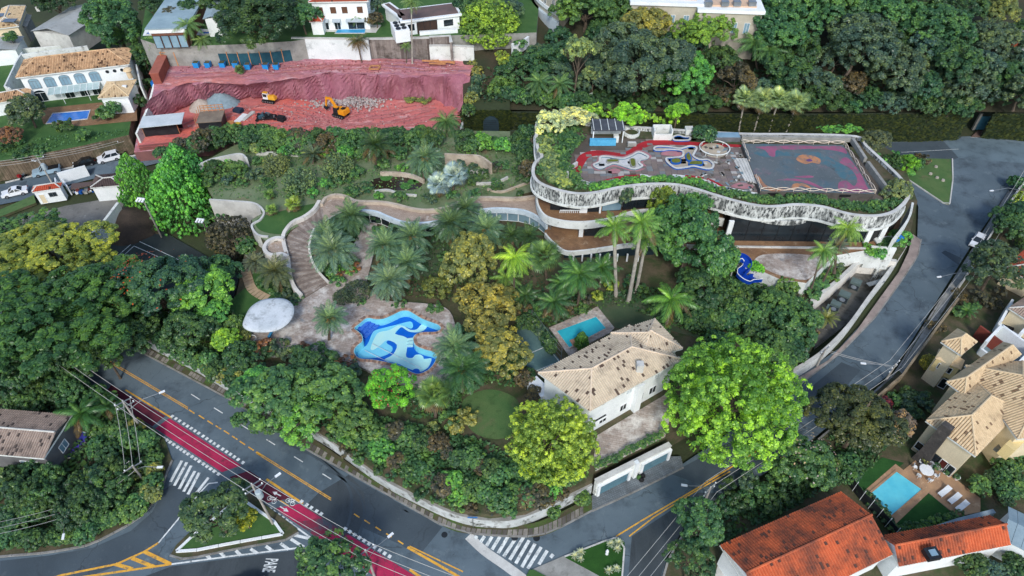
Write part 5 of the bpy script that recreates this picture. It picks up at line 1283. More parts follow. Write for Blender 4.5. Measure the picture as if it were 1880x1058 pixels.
MB().box(a.lerp(b, .57).lerp(w[2],.12) + Vector((0,0,.4)),(.9,.9,1.5)).build('chimney', CONC_L, h2)
q = a.lerp(b, .08) + n * .1; MB().bar(Vector((q.x, q.y, ZG + 2.4)), Vector((q.x, q.y, ZG + 2.4)) + d * 1.8,.15,.15).build('drain_pipe', METAL_D, h2)
cb = rect(P(1112,650, ze - .3), P(1162,603, ze - .3), P(1112,622, ze - .3))
c2 = rect(P(1196,640, ze + .2), P(1250,632, ze + .2), P(1208,585, ze + .2))
c2 = [P(1180,660, ze + .1), P(1253,640, ze + .1), P(1202,586, ze + .1), P(1122,612, ze + .1)]
mbx = inset(c2,.5); box_walls(h2, mbx, ZG, ze + .2, WHITE, 'rear_wing_wall'); hip_roof(h2, c2,1.6, T_BEIGE, .32,.45, mat('pale_ridge', None))
c3 = rect(P(984,686,6.4), P(1022,720,6.4), P(1040,700,6.4)); 
cc = [P(1035,660,5.6), P(1112,624,5.6), P(1128,634,5.6), P(1050,672,5.6)]
box_walls(h2, inset(cc, .3), ZG, 5.5, WHITE, 'veranda_wall'); mb = MB(); mb.tone = []; up = Vector((0,0,.8)); roof_face(mb, [cc[1], cc[0], cc[3] + up, cc[2] + up],.32,.45); o = mb.build('veranda_roof', T_BEIGE, h2); stuff(o)
MB().prism(PP([(968,702),(985,690),(1012,716),(994,730)], ZG + 1.6), ZG, ZG + 1.6).build('side_wall', WHITE, h2)
MB().sheet(PP([(1093,866),(1090,840),(1096,800),(1226,722),(1232,760),(1221,803)], ZG), ZG + .06).build('house_patio', STONEPV, gt)
gw = thing('garage_wall', 'stained white garage wall with two blue-grey roller doors under hedge', 'garage', P(1155,870,0))
ga, gb = P(1090,908,0), P(1223,840,0)
MB().wall([ga, gb],-.1,3.2,.5).build('wall', WHITE_D, gw)
d = (gb - ga).normalized(); n = Vector((d.y, -d.x, 0)); LG = (gb - ga).length
for t0, t1 in ((.05,.42),(.63,.97)):
 p0, p1 = ga.lerp(gb, t0) + n * .32, ga.lerp(gb, t1) + n * .32
 mb = MB(); dm = mat('garage_door', srgb(92,128,140), srgb(80,114,128),.6,.6,[(srgb(130,150,156),.6,.8,.8)])
 mb.bar(p0 + Vector((0,0,1.15)), p1 + Vector((0,0,1.15)),.1,2.1); dr = mb.build('roller_door', dm, gw)
 for k in range(1,12): q = p0.lerp(p1, k / 12) + n * .06; MB().bar(q + Vector((0,0,.15)), q + Vector((0,0,2.15)),.05,.05).build('door_rib', dm, dr)
 for q in (p0 - d * .25, p1 + d * .25): MB().box((q.x, q.y, 0),(.35,.45,2.6), math.atan2(d.y, d.x)).build('door_pier', WHITE, gw)
 MB().bar(p0 - d * .4 + Vector((0,0,2.4)), p1 + d * .4 + Vector((0,0,2.4)),.4,.3).build('lintel', WHITE, gw)
q = ga.lerp(gb, .52) + n * .3; MB().box((q.x, q.y, 0),(.5,.6,3.6), math.atan2(d.y, d.x)).build('center_pier', WHITE, gw)
MB().bar(ga + Vector((0,0,3.28)), gb + Vector((0,0,3.28)),.7,.14).build('coping', CONC_L, gw)
t = ground_pool('swimming_pool', 'turquoise rectangular pool behind the beige tiled house', [(1021,608),(1094,581),(1114,604),(1045,640)], ZG + .15, WATER_T, STONEPV, [(1008,602),(1097,563),(1128,602),(1118,612),(1078,632),(1046,655)])
MB().box(P(1058,629, ZG + .1),(1.6,1.2,.3), R(25)).build('planter', BRK[0], t)
tc = block('side_court', [(950,600),(975,592),(1030,664),(990,682),(962,670),(945,640)], ZG, ZG + .06, mat('green_court', srgb(96,126,124), srgb(82,112,112),.4,.85,[(srgb(120,146,144),.55,.75,.6)]), CONC)
line_c = lambda a, b, w_, z_: MB().bar(P(*a, z_), P(*b, z_), w_, .012).build('court_line', WHITEP, tc)
line_c((978,605),(1027,664),.1, ZG + .075); line_c((954,657),(1001,637),.1, ZG + .079); line_c((985,681),(1016,668),.1, ZG + .083)
fnc = thing('court_fence', 'tall thin mesh fence beside the green court', 'fence', P(1000,640, ZG))
fp_ = [P(976,594, ZG), P(992,615, ZG), P(1010,640, ZG), P(1030,664, ZG)]
for q in fp_: MB().tube([q, q + Vector((0,0,3))],.05,5).build('post', METAL, fnc)
for zz in (1.0,2.0,3.0): MB().tube([q + Vector((0,0, zz)) for q in fp_],.025,4).build('rail', METAL, fnc)

# --- cream villa on the right
ze = 6.6
c = rect(P(1700,773, ze), P(1791,838, ze), P(1884,760, ze))
hv_, w = house('cream_villa', 'cream villa with pale tiled hip roofs and dark stone chimney above pool', c, .16, ze, 2.1, CREAM, T_CREAM, .5, ridge=T_CREAM)
wl_ = w if area2(w) > 0 else w[::-1]
k0 = min(range(4), key=lambda i: (wl_[i] - P(1700,773, ze)).length); fa_, fb_ = wl_[k0], wl_[(k0 + 1) % 4]
if (fb_ - P(1791,838, ze)).length > 4: fa_, fb_ = wl_[k0 - 1], wl_[k0]
window(hv_, fa_, fb_, .88,.3,1.0,2.0, WHITE, GLASS, 'french_door', 0,.06); window(hv_, fa_, fb_, .73,.3,1.0,2.0, WHITE, mat('wine_curtain', srgb(96,44,40), srgb(74,36,34),1,.3), 'french_door', 0,.06)
window(hv_, fa_, fb_, .5,.9,1.2,1.4, METAL_D, GLASS, 'window', 0,.06); window(hv_, fa_, fb_, .14,.9,1.3,1.4, WHITE, GLASS, 'window', 0,.06)
CHS = mat('dark_fieldstone', srgb(84,80,76), srgb(64,62,60),1.2,.95,[(srgb(110,104,98),.58,.7,1.5)],.5,5)
d = (fb_ - fa_).normalized(); n = Vector((d.y, -d.x, 0)); q = fa_.lerp(fb_, .32) + n * .6
mb = MB(); mb.box((q.x, q.y, .1),(1.9,1.3,2.6), math.atan2(d.y, d.x),0,.75); mb.box((q.x, q.y, 2.7),(1.4,1.0,5.6), math.atan2(d.y, d.x),0,.92); mb.build('stone_chimney', CHS, hv_)
for (pts, e_, rs_) in (([(1738,702),(1770,726),(1874,652)],7.0,1.5),([(1772,672),(1868,806),(1950,756)],7.2,2.6)):
 c_ = rect(*[P(*q, e_) for q in pts]); box_walls(hv_, inset(c_, .5),.16, e_ - .05, CREAM, 'rear_wall'); hip_roof(hv_, c_, rs_, T_CREAM, .32,.45, T_CREAM)
c_ = rect(P(1728,628,8.2), P(1764,652,8.2), P(1795,630,8.2)); tw = inset(c_, .4); box_walls(hv_, tw, .16,8.15, CREAM, 'tower_wall'); hip_roof(hv_, c_, 1.3, T_CREAM, .32,.45, T_CREAM)
YEL = mat('yellow_plaster', srgb(226,206,150), srgb(212,192,138),.5)
d = (tw[1] - tw[0]).normalized(); q = tw[0].lerp(tw[1],.5)
bq = P(1738,668,4.2); ang = math.atan2(d.y, d.x); mb = MB(); mb.box((bq.x, bq.y, 2.6),(3.0,1.8,2.6), R(-38)); bay = mb.build('bay_tower', YEL, hv_)
mb = MB(); mb.box((bq.x, bq.y, 5.2),(3.4,2.2,.5), R(-38),0,.6); mb.build('bay_roof', T_CREAM, bay)
dd = Vector((math.cos(R(-38)), math.sin(R(-38)),0)); nn = Vector((dd.y, -dd.x, 0)); f0 = Vector((bq.x, bq.y, 0)) + nn * .92
window(hv_, f0 - dd * 1.4, f0 + dd * 1.4,.5,3.5,1.8,1.1, WHITE, GLASS, 'window', 3,.03); window(hv_, f0 - dd * 1.4 , f0 + dd * 1.4,.85,.2,.9,1.9, WHITE, GLASS, 'door', 0,-.2)
MB().bar(P(1872,806,4.5), P(1846,830,4.5),1.2,2.2).build('side_balcony', YEL, hv_)
MB().bar(P(1828,826,3.2), P(1838,818,3.2),.5,.6).build('air_unit', METAL, hv_)
# its garden: patio, pool, furniture
vp = block('villa_patio', [(1655,866),(1690,838),(1740,868),(1800,915),(1800,940),(1758,948),(1705,905)],.1,.24, mat('flagstone', srgb(184,148,112), srgb(150,122,98),.5,.9,[(srgb(206,176,142),.55,.7,.9),(srgb(110,92,78),.58,.72,1.3)],.2,4), CONC)
block('villa_lawn', [(1650,950),(1706,906),(1755,948),(1700,972),(1655,985),(1640,968)],.1,.2, mat('dark_green_lawn', srgb(36,78,34), srgb(46,90,40),.5,.95, bump=.3), EARTH)
block('villa_lawn', [(1580,905),(1650,858),(1660,850),(1620,840),(1560,880)],.1,.2, MATS['dark_green_lawn'], EARTH)
ground_pool('swimming_pool', 'bright cyan square pool with stone deck below the cream villa', [(1596,906),(1645,865),(1694,900),(1637,949)],.2, WATER_C, MATS['flagstone'],[(1586,902),(1644,852),(1708,902),(1645,962)])
TBW = mat('white_garden_plastic', srgb(236,240,240), srgb(224,228,228),1,.4)
tb = thing('garden_table', 'round white garden table on patio of the cream villa', 'table', P(1697,868,.24))
q = P(1697,868,.24); MB().lathe(q, [(.85,.68),(.88,.72),(.85,.75)],20).build('table_top', TBW, tb); MB().lathe(q, [(.35,0),(.08,.1),(.07,.68)],10).build('pedestal', TBW, tb)
dirs = ['below the table', 'at its lower right', 'at its right', 'at the far side', 'at its upper left', 'at its left']
for k in range(6):
 an = R(-90 + 60 * k); p_ = q + Vector((1.25 * math.cos(an),1.25 * math.sin(an),0))
 ch = thing('garden_chair', 'white garden chair at the round patio table, ' + dirs[k], 'chair', p_, 'chairs round the patio table')
 MB().lathe(p_, [(.26,.4),(.27,.45)],8).build('seat', TBW, ch)
 bk3 = p_ + Vector((.24 * math.cos(an),.24 * math.sin(an),0)); tn = Vector((-math.sin(an), math.cos(an),0))
 MB().bar(bk3 - tn * .25 + Vector((0,0,.66)), bk3 + tn * .25 + Vector((0,0,.66)),.06,.42).build('backrest', TBW, ch)
 for s1, s2 in ((-.18,-.18),(.18,-.18),(.18,.18),(-.18,.18)): MB().box(p_ + Vector((s1, s2,0)),(.05,.05,.4)).build('leg', TBW, ch)
for k, (x, y) in enumerate(((1732,905),(1750,918),(1764,932))):
 p_ = P(x, y, .24); lo = thing('sun_lounger', ['white sun lounger nearest the patio table', 'middle white sun lounger beside the villa lawn', 'white sun lounger nearest the orange roof'][k], 'sun lounger', p_, 'loungers on the villa patio')
 dd = (P(x + 12, y - 10,.24) - P(x - 12, y + 8,.24)).normalized(); tn = Vector((-dd.y, dd.x, 0))
 mb = MB(); 
 MB().bar(p_ - dd * .95 + Vector((0,0,.32)), p_ + dd * .35 + Vector((0,0,.32)),.66,.08).build('seat', TBW, lo); MB().bar(p_ + dd * .35 + Vector((0,0,.34)), p_ + dd * .9 + Vector((0,0,.72)),.66,.08).build('backrest', TBW, lo)
 for s1 in (-.8,.3):
  for s2 in (-.27,.27): MB().box(p_ + dd * s1 + tn * s2,(.06,.06,.3)).build('leg', TBW, lo)
for k, (x, y) in enumerate(((1708,850),(1716,857),(1724,862),(1755,880))):
 o = thing('potted_plant', ['white pot with bush at villa wall, leftmost of four', 'white pot with bush at villa wall, second from chimney', 'white pot with bush at villa wall, third from chimney', 'white pot with small bush beside the french doors'][k], 'potted plant', P(x, y, .24), 'pots at the villa wall')
 MB().lathe(P(x, y, .24),[(.22,0),(.34,.5),(.36,.55),(.28,.56)],12).build('pot', TBW, o)
# --- roofless demolition rooms behind the villa
dm_ = thing('ruined_rooms', 'roofless white rooms with blue floor, half demolished, behind cream villa', 'ruin', P(1830,620,.16))
RB = mat('red_brick_stub', srgb(134,66,54), srgb(112,56,48),.6)
pts = PP([(1795,648),(1850,690),(1880,660),(1824,618)],.3)
for i in range(4): MB().wall([pts[i], pts[(i + 1) % 4]],.1,3.0 if i != 0 else 1.4,.35,0).build('wall', WHITE, dm_)
MB().sheet(pts, .3).build('room_floor', mat('bluish_floor', srgb(110,134,144), srgb(92,116,126),.5,.8,[(srgb(150,160,160),.55,.7,.8)]), dm_)
pts = PP([(1824,608),(1860,630),(1890,600),(1845,570)],.3)
for i in range(4): MB().wall([pts[i], pts[(i + 1) % 4]],.1,2.8 if i % 2 else 2.0,.35).build('wall', WHITE, dm_)
MB().sheet(pts, .3).build('room_floor', WHITE_D, dm_)
MB().sheet(PP([(1860,690),(1900,640),(1960,660),(1960,720),(1890,730)],.2),.25).build('brick_floor', RB, dm_)
MB().wall(PP([(1800,598),(1830,620),(1856,640)],2.6),.1,2.6,.3).build('wall', RB, dm_)
MB().box(P(1845,608,.2),(1.6,.5,1.0), R(-30)).build('doorway_block', BLACK, dm_)
c = rect(P(1852,566,3.5), P(1905,600,3.5), P(1940,560,3.5)); house('brown_roof_house', 'low house with faded brown tiles at right edge behind ruined rooms', c, .16,3.5,1.2, CREAM, T_GREY, .3)
c = rect(P(1846,492,3.8), P(1900,520,3.8), P(1930,470,3.8)); house('red_roof_house', 'low red tiled roof at right edge beside the round tree', c, .16,3.8,1.2, CREAM, T_RED, .3)
# --- orange roofs, lower right
ze = 4.6
c = [P(1322,1002, ze), P(1545,903, ze), P(1645,1015, ze), P(1380,1130, ze)]; c = rect(c[0], c[1], c[2])
ho, w = house('orange_roof_house', 'house with big weathered orange tiled gable roof, lower right', c, .16, ze, 1.7, WHITE, T_ORANGE, .4, True, .34,.42, T_ORANGE)
c = rect(P(1650,1040, ze), P(1856,1000, ze), P(1826,946, ze)); hq, w = house('orange_roof_house', 'house with clean orange tiled roof and skylight box, lower right corner', c, .16, ze, 1.4, WHITE, T_ORANGE, .35, True, .34,.42, T_ORANGE)
q = P(1708,1020, ze + 1.1); mb = MB(); mb.box(q, (1.5,1.3,.7), R(10)); sk = mb.build('skylight_box', METAL_D, hq); mb = MB(); mb.box(q + Vector((0,0,.71)),(.8,.7,.08), R(10)); mb.build('skylight_pane', GLASS_B, sk)
h, w = metal_house('house with blue-grey sheet roof at the lower right edge', [(1838,990),(1850,930),(1960,950)],.16,4.2,.8, WHITE, mat('blue_sheet_roof', srgb(140,160,168), srgb(118,140,150),.4,.6))
rb = [P(1642,990,3.0), P(1700,975,3.0), P(1760,955,3.0), P(1826,938,3.0)]; o = MB().wall(rb, .1,3.0,.5).build('party_wall', mat('blue_grey_wall', srgb(150,166,172), srgb(126,142,150),.6,.85)); tag(o, 'blue-grey party wall behind hedge of the villa lawn', 'wall')
fn = thing('wire_fence', 'dark mesh fence on white posts between orange roof and villa pool', 'fence', P(1600,930,.16)); fp2 = resample(PP([(1552,885),(1580,920),(1610,950),(1640,985)],.2),7)
for q in fp2: MB().tube([q, q + Vector((0,0,2.2))],.05,5).build('post', WHITE, fn)
MB().wall(fp2,.3,2.0,.04).build('mesh_panel', METAL_D, fn)
MB().sheet(PP([(1190 + 130,1030),(1345,1058),(1345,1100),(1300,1100)],.2),.22).build('side_path', CONC_L, fl)
# --- house in the lower left block
c = rect(P(-60,830,4.4), P(80,842,4.4), P(126,762,4.4)); hb, w = house('grey_tile_house', 'grey-walled house with worn pinkish tiled roof in lower left trees', c, .14,4.4,.9, mat('grey_render', srgb(112,112,112), srgb(96,96,96),.5), T_GREY, .4, True)
window(hb, w[1], w[2],.5,1.4,1.4,1.3, WHITE, GLASS_B)
window(hb, w[0], w[1],.7,1.0,2.4,1.6, WHITE, GLASS_B, 'bay_window', 2)
pp_ = ground_pool('court_pool', 'blue and violet painted yard strip beside lower left house', [(112,838),(150,792),(170,800),(128,842)],.2, mat('violet_blue', srgb(96,62,170), srgb(44,86,176),.25,.5))
# --- small street houses on the left
c = rect(P(59,353,3.0), P(111,345,3.0), P(116,335,3.0)); hs_, w = house('small_house', 'tiny white house with red tiled roof on left street', c, .06,3.0,.6, WHITE, T_RED, .15)
window(hs_, w[0], w[1],.62,1.3,1.3,.9, METAL, GLASS); window(hs_, w[0], w[1],.2,.1,.9,2.0, WHITE, CREAM, 'door', 0)
c = rect(P(166,345,3.4), P(222,340,3.4), P(226,318,3.4)); house('dark_roof_shed', 'long shed with dark brown tiled roof beside left street', c, .06,3.4,.5, WHITE, T_DARK, .2)
yw_ = thing('scrap_yard', 'small walled yard full of scrap between the two street houses', 'yard', P(140,355,.06))
for a, b, hgt in (((114,336),(165,322),2.4),((112,346),(114,362),2.6),((122,345),(132,358),2.2)): MB().wall(PP([a, b],.06),0, hgt, .2).build('wall', WHITE, yw_)
MB().prism(PP([(130,348),(168,340),(170,334),(132,338)],2.2),2.1,2.3).build('lean_roof', T_DARK, yw_)
for k in range(26):
 q = P(random.uniform(126,190), random.uniform(346,356),.06); m_ = random.choice([WHITE, METAL, RB, BLUE, WOOD, CONC]); s_ = random.uniform(.3,.9)
 if k % 3: MB().box(q, (s_, s_ * .7, s_ * .6), random.random() * 3).build('junk', m_, yw_)
 else: MB().lathe(q, [(s_ * .4,0),(s_ * .45, s_ * .6),(s_ * .3, s_ * .7)],10).build('bucket', m_, yw_)
# --- site buildings in the pit
sd_ = thing('site_shed', 'open site shed with long white sheet roof at front of the pit', 'shed', P(295,250, ZS))
MB().bar(P(258,225, ZS + 3.4), P(336,217, ZS + 3.4),4.4,.12).build('sheet_roof', mat('white_sheet', srgb(206,214,216), srgb(188,198,200),.5,.6), sd_)
q0, q1 = P(268,252, ZS), P(330,246, ZS); bk0 = Vector((0,2.2,0))
MB().bar(q0 + bk0 + Vector((0,0,1.6)), q1 + bk0 + Vector((0,0,1.6)),.1,3.0).build('back_wall', BLACK, sd_); MB().bar(q0 + Vector((0,0,1.4)), q1 + Vector((0,0,1.4)),.1,2.7).build('dark_front', METAL_D, sd_)
for q in (q0, q1): MB().box(q + Vector((0,.1,0)),(.2,.2,3.2)).build('post', WOOD, sd_)
so_ = thing('site_office', 'timber site hut with dark front and rough plank roof in the pit', 'site hut', P(393,245, ZS)); c = rect(P(370,246, ZS), P(412,243, ZS), P(412,225, ZS))
box_walls(so_, c, ZS - .3, ZS + 2.6, METAL_D, 'hut_wall'); MB().prism(offset(c, -.3), ZS + 2.6, ZS + 2.75).build('plank_roof', mat('old_ply', srgb(140,128,112), srgb(116,106,94),.6,.9,[(srgb(186,150,100),.6,.7,1.2)]), so_)
for k in range(7): q = c[3].lerp(c[2], k / 6); MB().tube([q, q + Vector((0,.2,4.2))],.07,5).build('scaffold_post', WOOD, so_)
for zz in (3.0,3.6,4.1): MB().bar(c[3] + Vector((0,.1, zz)), c[2] + Vector((0,.1, zz)),.08,.14).build('scaffold_rail', WOOD, so_)
for k in range(4): q = c[0].lerp(c[3], k / 3); MB().tube([q + Vector((-.6,0,0)), q + Vector((-.3,0,4.0))],.07,5).build('scaffold_post', WOOD, so_)
ls = thing('timber_stair', 'raw timber stair with many treads beside the site hut', 'stairs', P(420,240, ZS))
a, b = P(418,240, ZS), P(424,222, ZS + 1.4)
for k in range(11): q = a.lerp(b, k / 10); MB().box(q + Vector((0,0,-.1)),(1.1,.22,.08)).build('tread', WOOD, ls)
for s_ in (-.6,.6): MB().bar(a + Vector((s_, 0,-.15)), b + Vector((s_, 0,-.15)),.08,.25).build('stringer', WOOD, ls)
cn = thing('site_container', 'rust-red site cabin at left edge of the pit', 'cabin', P(293,145, ZE)); c = rect(P(283,156, ZE), P(298,155, ZE), P(304,122, ZE)); box_walls(cn, c, ZE - 1.5, ZE + 2.4, mat('rust_red', srgb(150,84,70), srgb(130,72,60),.6), 'cabin_wall'); MB().prism(offset(c, -.15), ZE + 2.403, ZE + 2.55).build('cabin_roof', mat('rust_roof', srgb(168,100,84), None, .6), cn)
pc = thing('portable_toilet', 'bright blue portable toilet beside the red site cabin', 'toilet', P(291,168, ZE - 2.5)); MB().box(P(291,168, ZE - 2.8),(1.3,1.3,2.4)).build('cabin', mat('toilet_blue', srgb(24,112,192), None, 1,.5), pc); MB().box(P(291,168, ZE - .39),(1.35,1.35,.25),0,0,.8).build('roof', TBW, pc)
tp = thing('timber_platform', 'raw timber platform carrying a blue water tank at pit corner', 'platform', P(315,125, ZE)); c = rect(P(303,122, ZE), P(328,122, ZE), P(328,110, ZE))
for q in c: MB().box(q, (.2,.2,3.2)).build('post', WOOD, tp)
MB().prism(c, ZE + 2.4, ZE + 2.55).build('deck', WOOD, tp)
for i in range(4): MB().bar(c[i] + Vector((0,0,3.1)), c[(i + 1) % 4] + Vector((0,0,3.1)),.08,.12).build('rail', WOOD, tp)
o = thing('water_tank', 'round blue plastic water tank on the timber platform', 'water tank', P(316,105, ZE + 2.55)); q = c[0].lerp(c[2],.5); q.z = ZE + 2.55; MB().lathe(q, [(.9,0),(1.0,.2),(.98,1.0),(.6,1.3),(.3,1.4)],16).build('tank_body', mat('tank_blue', srgb(26,86,170), None, 1,.5), o); MB().lathe(q + Vector((0,0,1.4)),[(.32,0),(.3,.12)],12).build('lid', BLACK, o)
bf = thing('blue_net_fence', 'teal netting fence on timber posts along the pit ledge', 'fence', P(430,115, ZE)); fp3 = resample(PP([(325,118),(380,119),(440,120),(500,118),(542,112)], ZE),12)
for q in fp3: MB().box(q, (.15,.15,3.0)).build('post', WOOD, bf)
MB().wall(fp3, ZE, ZE + 2.6,.08).build('net', mat('teal_net', srgb(36,84,98), srgb(28,68,82),.5,.8), bf)
pln = [362,383,410,434,456,489,508]
for k, x in enumerate(pln):
 q = P(x, 124 + (2 if k > 3 else -1), ZE + .1); o = thing('blue_planter', 'square bright blue planter tub on pit ledge, %s from the left' % ORD[k], 'planter', q, 'blue tubs on the pit ledge')
 MB().box(q, (1.1,1.1,1.1),0,0,1.12).build('tub', mat('tub_blue', srgb(40,140,206), srgb(30,124,192),1,.5), o); MB().box(q + Vector((0,0,1.0)),(1.05,1.05,.14)).build('soil', EARTH, o)
o = MB().wall(PP([(252,262),(330,254),(430,246),(440,246)], ZS + 1.0),-.2, ZS + .2,.4).build('hoarding', mat('red_hoarding', srgb(138,84,80), srgb(120,74,70),.5)); tag(o, 'red painted hoarding along the street front of the pit', 'hoarding')
for k, x in enumerate((262,296,318)): MB().box(P(x, 268 - k, 1.6) + Vector((0,-.35,0)),(1.0,.06,.5)).build('notice', WHITE, o)
o = MB().wall(PP([(470,252),(520,249),(600,246)], ZS + .8), ZG, ZS + .9,.3).build('hoarding', mat('red_hoarding', None)); tag(o, 'low dark red hoarding behind the hedge trees', 'hoarding')
for pts, lb in (([(292,120),(284,150),(276,180),(268,205),(250,245)], 'long white wall along left side of the pit'),([(846,236),(852,215),(858,200)], 'short white wall at right end of the pit')):
 zz = [ZE + .5, ZE - .5, ZE - 2, ZE - 3, ZS + 2.2] if len(pts) > 3 else [ZS + 1.5] * 3
 o = MB().wall([P(*q, z_) for q, z_ in zip(pts, zz)],0, zz, .4).build('boundary_wall', WHITE_D); tag(o, lb, 'wall')
# ================================================================== plants
def leaf_mesh(name, C, Nrm, size, tone, rng, asp=.62, mat_=None):
 """many leaf faces from centres, normals and sizes (numpy)"""
 n = len(C)
 up = rng.normal(size=(n, 3))
 t = np.cross(Nrm, up); t /= np.linalg.norm(t, axis=1)[:, None] + 1e-9
 b = np.cross(Nrm, t)
 s = size[:, None]
 V = np.empty((n, 4,3))
 fold = Nrm * (s * .22)
 V[:, 0] = C - t * s; V[:, 1] = C - b * s * asp + fold; V[:, 2] = C + t * s; V[:, 3] = C + b * s * asp + fold
 me = bpy.data.meshes.new(name)
 me.vertices.add(n * 4); me.vertices.foreach_set('co', V.reshape(-1).astype(np.float32))
 me.loops.add(n * 4); me.loops.foreach_set('vertex_index', np.arange(n * 4, dtype=np.int32))
 me.polygons.add(n); me.polygons.foreach_set('loop_start', np.arange(0, n * 4,4, dtype=np.int32)); me.polygons.foreach_set('loop_total', np.full(n, 4, dtype=np.int32))
 a = me.attributes.new('tone', 'FLOAT', 'FACE'); a.data.foreach_set('value', np.clip(tone, 0,1).astype(np.float32))
 me.materials.append(mat_ or LEAF)
 me.update(calc_edges=True)
 return me
def unit(v): return v / (np.linalg.norm(v, axis=-1, keepdims=True) + 1e-9)
def crown_mesh(kind, seed, leaf, n_leaf, size='M'):
 rng = np.random.default_rng(seed)
 if kind in ('round', 'loose', 'flat', 'tall'):
  nl = {'round': 11, 'loose': 13, 'flat': 18, 'tall': 11}[kind]
  lob = []
  for k in range(nl):
   if kind == 'flat':
    a, r = rng.uniform(0,2 * np.pi), np.sqrt(rng.uniform(0,1)) * .78
    lob.append((r * np.cos(a), r * np.sin(a),.3 - .55 * r * r + rng.normal() * .12, rng.uniform(.2,.34)))
   else:
    d = unit(rng.normal(size=3)); d[2] = abs(d[2]) * .95 - .25; rr = rng.uniform(.45,.72) if k else 0
    lob.append((d[0] * rr, d[1] * rr, d[2] * rr, rng.uniform(.26,.42) if kind != 'loose' else rng.uniform(.2,.32)))
  if kind == 'round': lob.append((0,0,.05,.62))
  lob = np.array(lob)
  n_cl = {'round': 150, 'loose': 110, 'flat': 260, 'tall': 150}[kind]
  rc = {'round': .115, 'loose': .12, 'flat': .085, 'tall': .12}[kind]
  if size in 'LX': n_cl = int(n_cl * 1.7); rc *= .8
 elif kind == 'cauli':
  lob = []
  for k in range(84):
   z_ = 1 - (k + .5) / 84 * 1.62; a_ = k * 2.39996; q_ = math.sqrt(max(0,1 - z_ * z_))
   d = unit(np.array([q_ * math.cos(a_), q_ * math.sin(a_), z_]) + rng.normal(size=3) * .09); rr = .8 + rng.normal() * .055
   lob.append((*(d * rr), rng.uniform(.17,.27)))
  lob.append((0,0,0,.8)); lob = np.array(lob); n_cl = 2600 if size == 'X' else 1300; rc = .042 if size == 'X' else .055
 elif kind in ('cone', 'ball', 'shrub'):
  lob = np.array([(0,0,0,.93)]); n_cl = {'cone': 950, 'ball': 520, 'shrub': 26}[kind]; rc = {'cone': .045, 'ball': .045, 'shrub': .26}[kind]
  if kind == 'shrub':
   lob = np.array([(rng.normal() * .3, rng.normal() * .3, rng.uniform(-.2,.25), rng.uniform(.42,.62)) for _ in range(5)])
 elif kind == 'rosette':
  lob = []
  for k in range(14):
   d = unit(rng.normal(size=3)); d[2] = abs(d[2]) - .2; rr = rng.uniform(.35,.7); lob.append((*(d * rr), rng.uniform(.22,.34)))
  lob = np.array(lob); n_cl = 95; rc = .14
 # clump centres on the lobes' outsides
 cl = []; cn = []; tries = 0
 w = lob[:, 3] ** 2; w = w / w.sum()
 while len(cl) < n_cl and tries < n_cl * 30:
  tries += 1
  k = rng.choice(len(lob), p=w); d = unit(rng.normal(size=3))
  if d[2] < -.35 and kind not in ('cone', 'ball', 'cauli'): continue
  p = lob[k, :3] + d * lob[k, 3] * rng.uniform(.86,1.06)
  dist = np.linalg.norm(lob[:, :3] - p, axis=1)
  if np.any((dist < lob[:, 3] * .82) & (np.arange(len(lob)) != k)): continue
  if kind == 'cone':
   t = (p[2] + .93) / 1.86; f = np.clip((1 - t ** 2.5) * 1.08 * min(1,.72 + t) + .05,.1,1) / max(.25, np.sqrt(max(0.02,1 - (p[2] / .95) ** 2)))
   f *= 1 + .1 * np.sin(p[2] * 9 + d[0] * 5); p = p * np.array([min(f, 1.5), min(f, 1.5),1])
  cl.append(p); cn.append(d)
 cl = np.array(cl); cn = np.array(cn); n_cl = len(cl)
 per = max(3, n_leaf // n_cl)
 base = rng.uniform(0,1, n_cl)
 lump = np.array([mnoise.noise(Vector(p * (2.8 if kind == 'cauli' else 2.2)) + Vector((seed, 0,0))) for p in cl])
 base = np.clip(.46 + lump * (1.0 if kind == 'cauli' else .6) + (base - .5) * .4,0,1)
 idx = np.repeat(np.arange(n_cl), per)
 d = unit(rng.normal(size=(len(idx),3)) + cn[idx] * 1.1 + np.array([0,0,.35]))
 rcs = rng.uniform(.75,1.3, n_cl) * rc
 C = cl[idx] + d * (rcs[idx] * rng.uniform(.55,1.0, len(idx)))[:, None]
 C[:, 2] -= 0.0
 Nn = unit(d + np.array([0,0,.55]) + rng.normal(size=(len(idx),3)) * .42)
 if kind == 'rosette':
  Nn = unit(d * .4 + np.array([0,0,.9]) + rng.normal(size=(len(idx),3)) * .3)
 # inner fill so crowns are not hollow
 nf = len(idx) // 6
 fi = rng.integers(0, n_cl, nf); Cf = cl[fi] * rng.uniform(.45,.85, nf)[:, None]; Nf = unit(rng.normal(size=(nf, 3)) + np.array([0,0,.5]))
 C = np.vstack([C, Cf]); Nn = np.vstack([Nn, Nf]); tn = np.concatenate([base[idx] + rng.normal(size=len(idx)) * .27, base[fi] + rng.normal(size=nf) * .12])  # random leaf tones, spread widened so painted bright speckle imitates foliage highlights
 sz = leaf * rng.uniform(.45,1.4, len(C))
 if kind == 'rosette': sz *= 1.25
 return leaf_mesh('crown_leaves', C, Nn, sz, tn, rng, .55 if kind != 'rosette' else .34)
CROWNS = {}
SPEC = {  # size class: leaves, leaf half-length relative to crown radius
 'S': (1700,.105), 'M': (9500,.044), 'L': (27000,.028), 'X': (44000,.0225)}
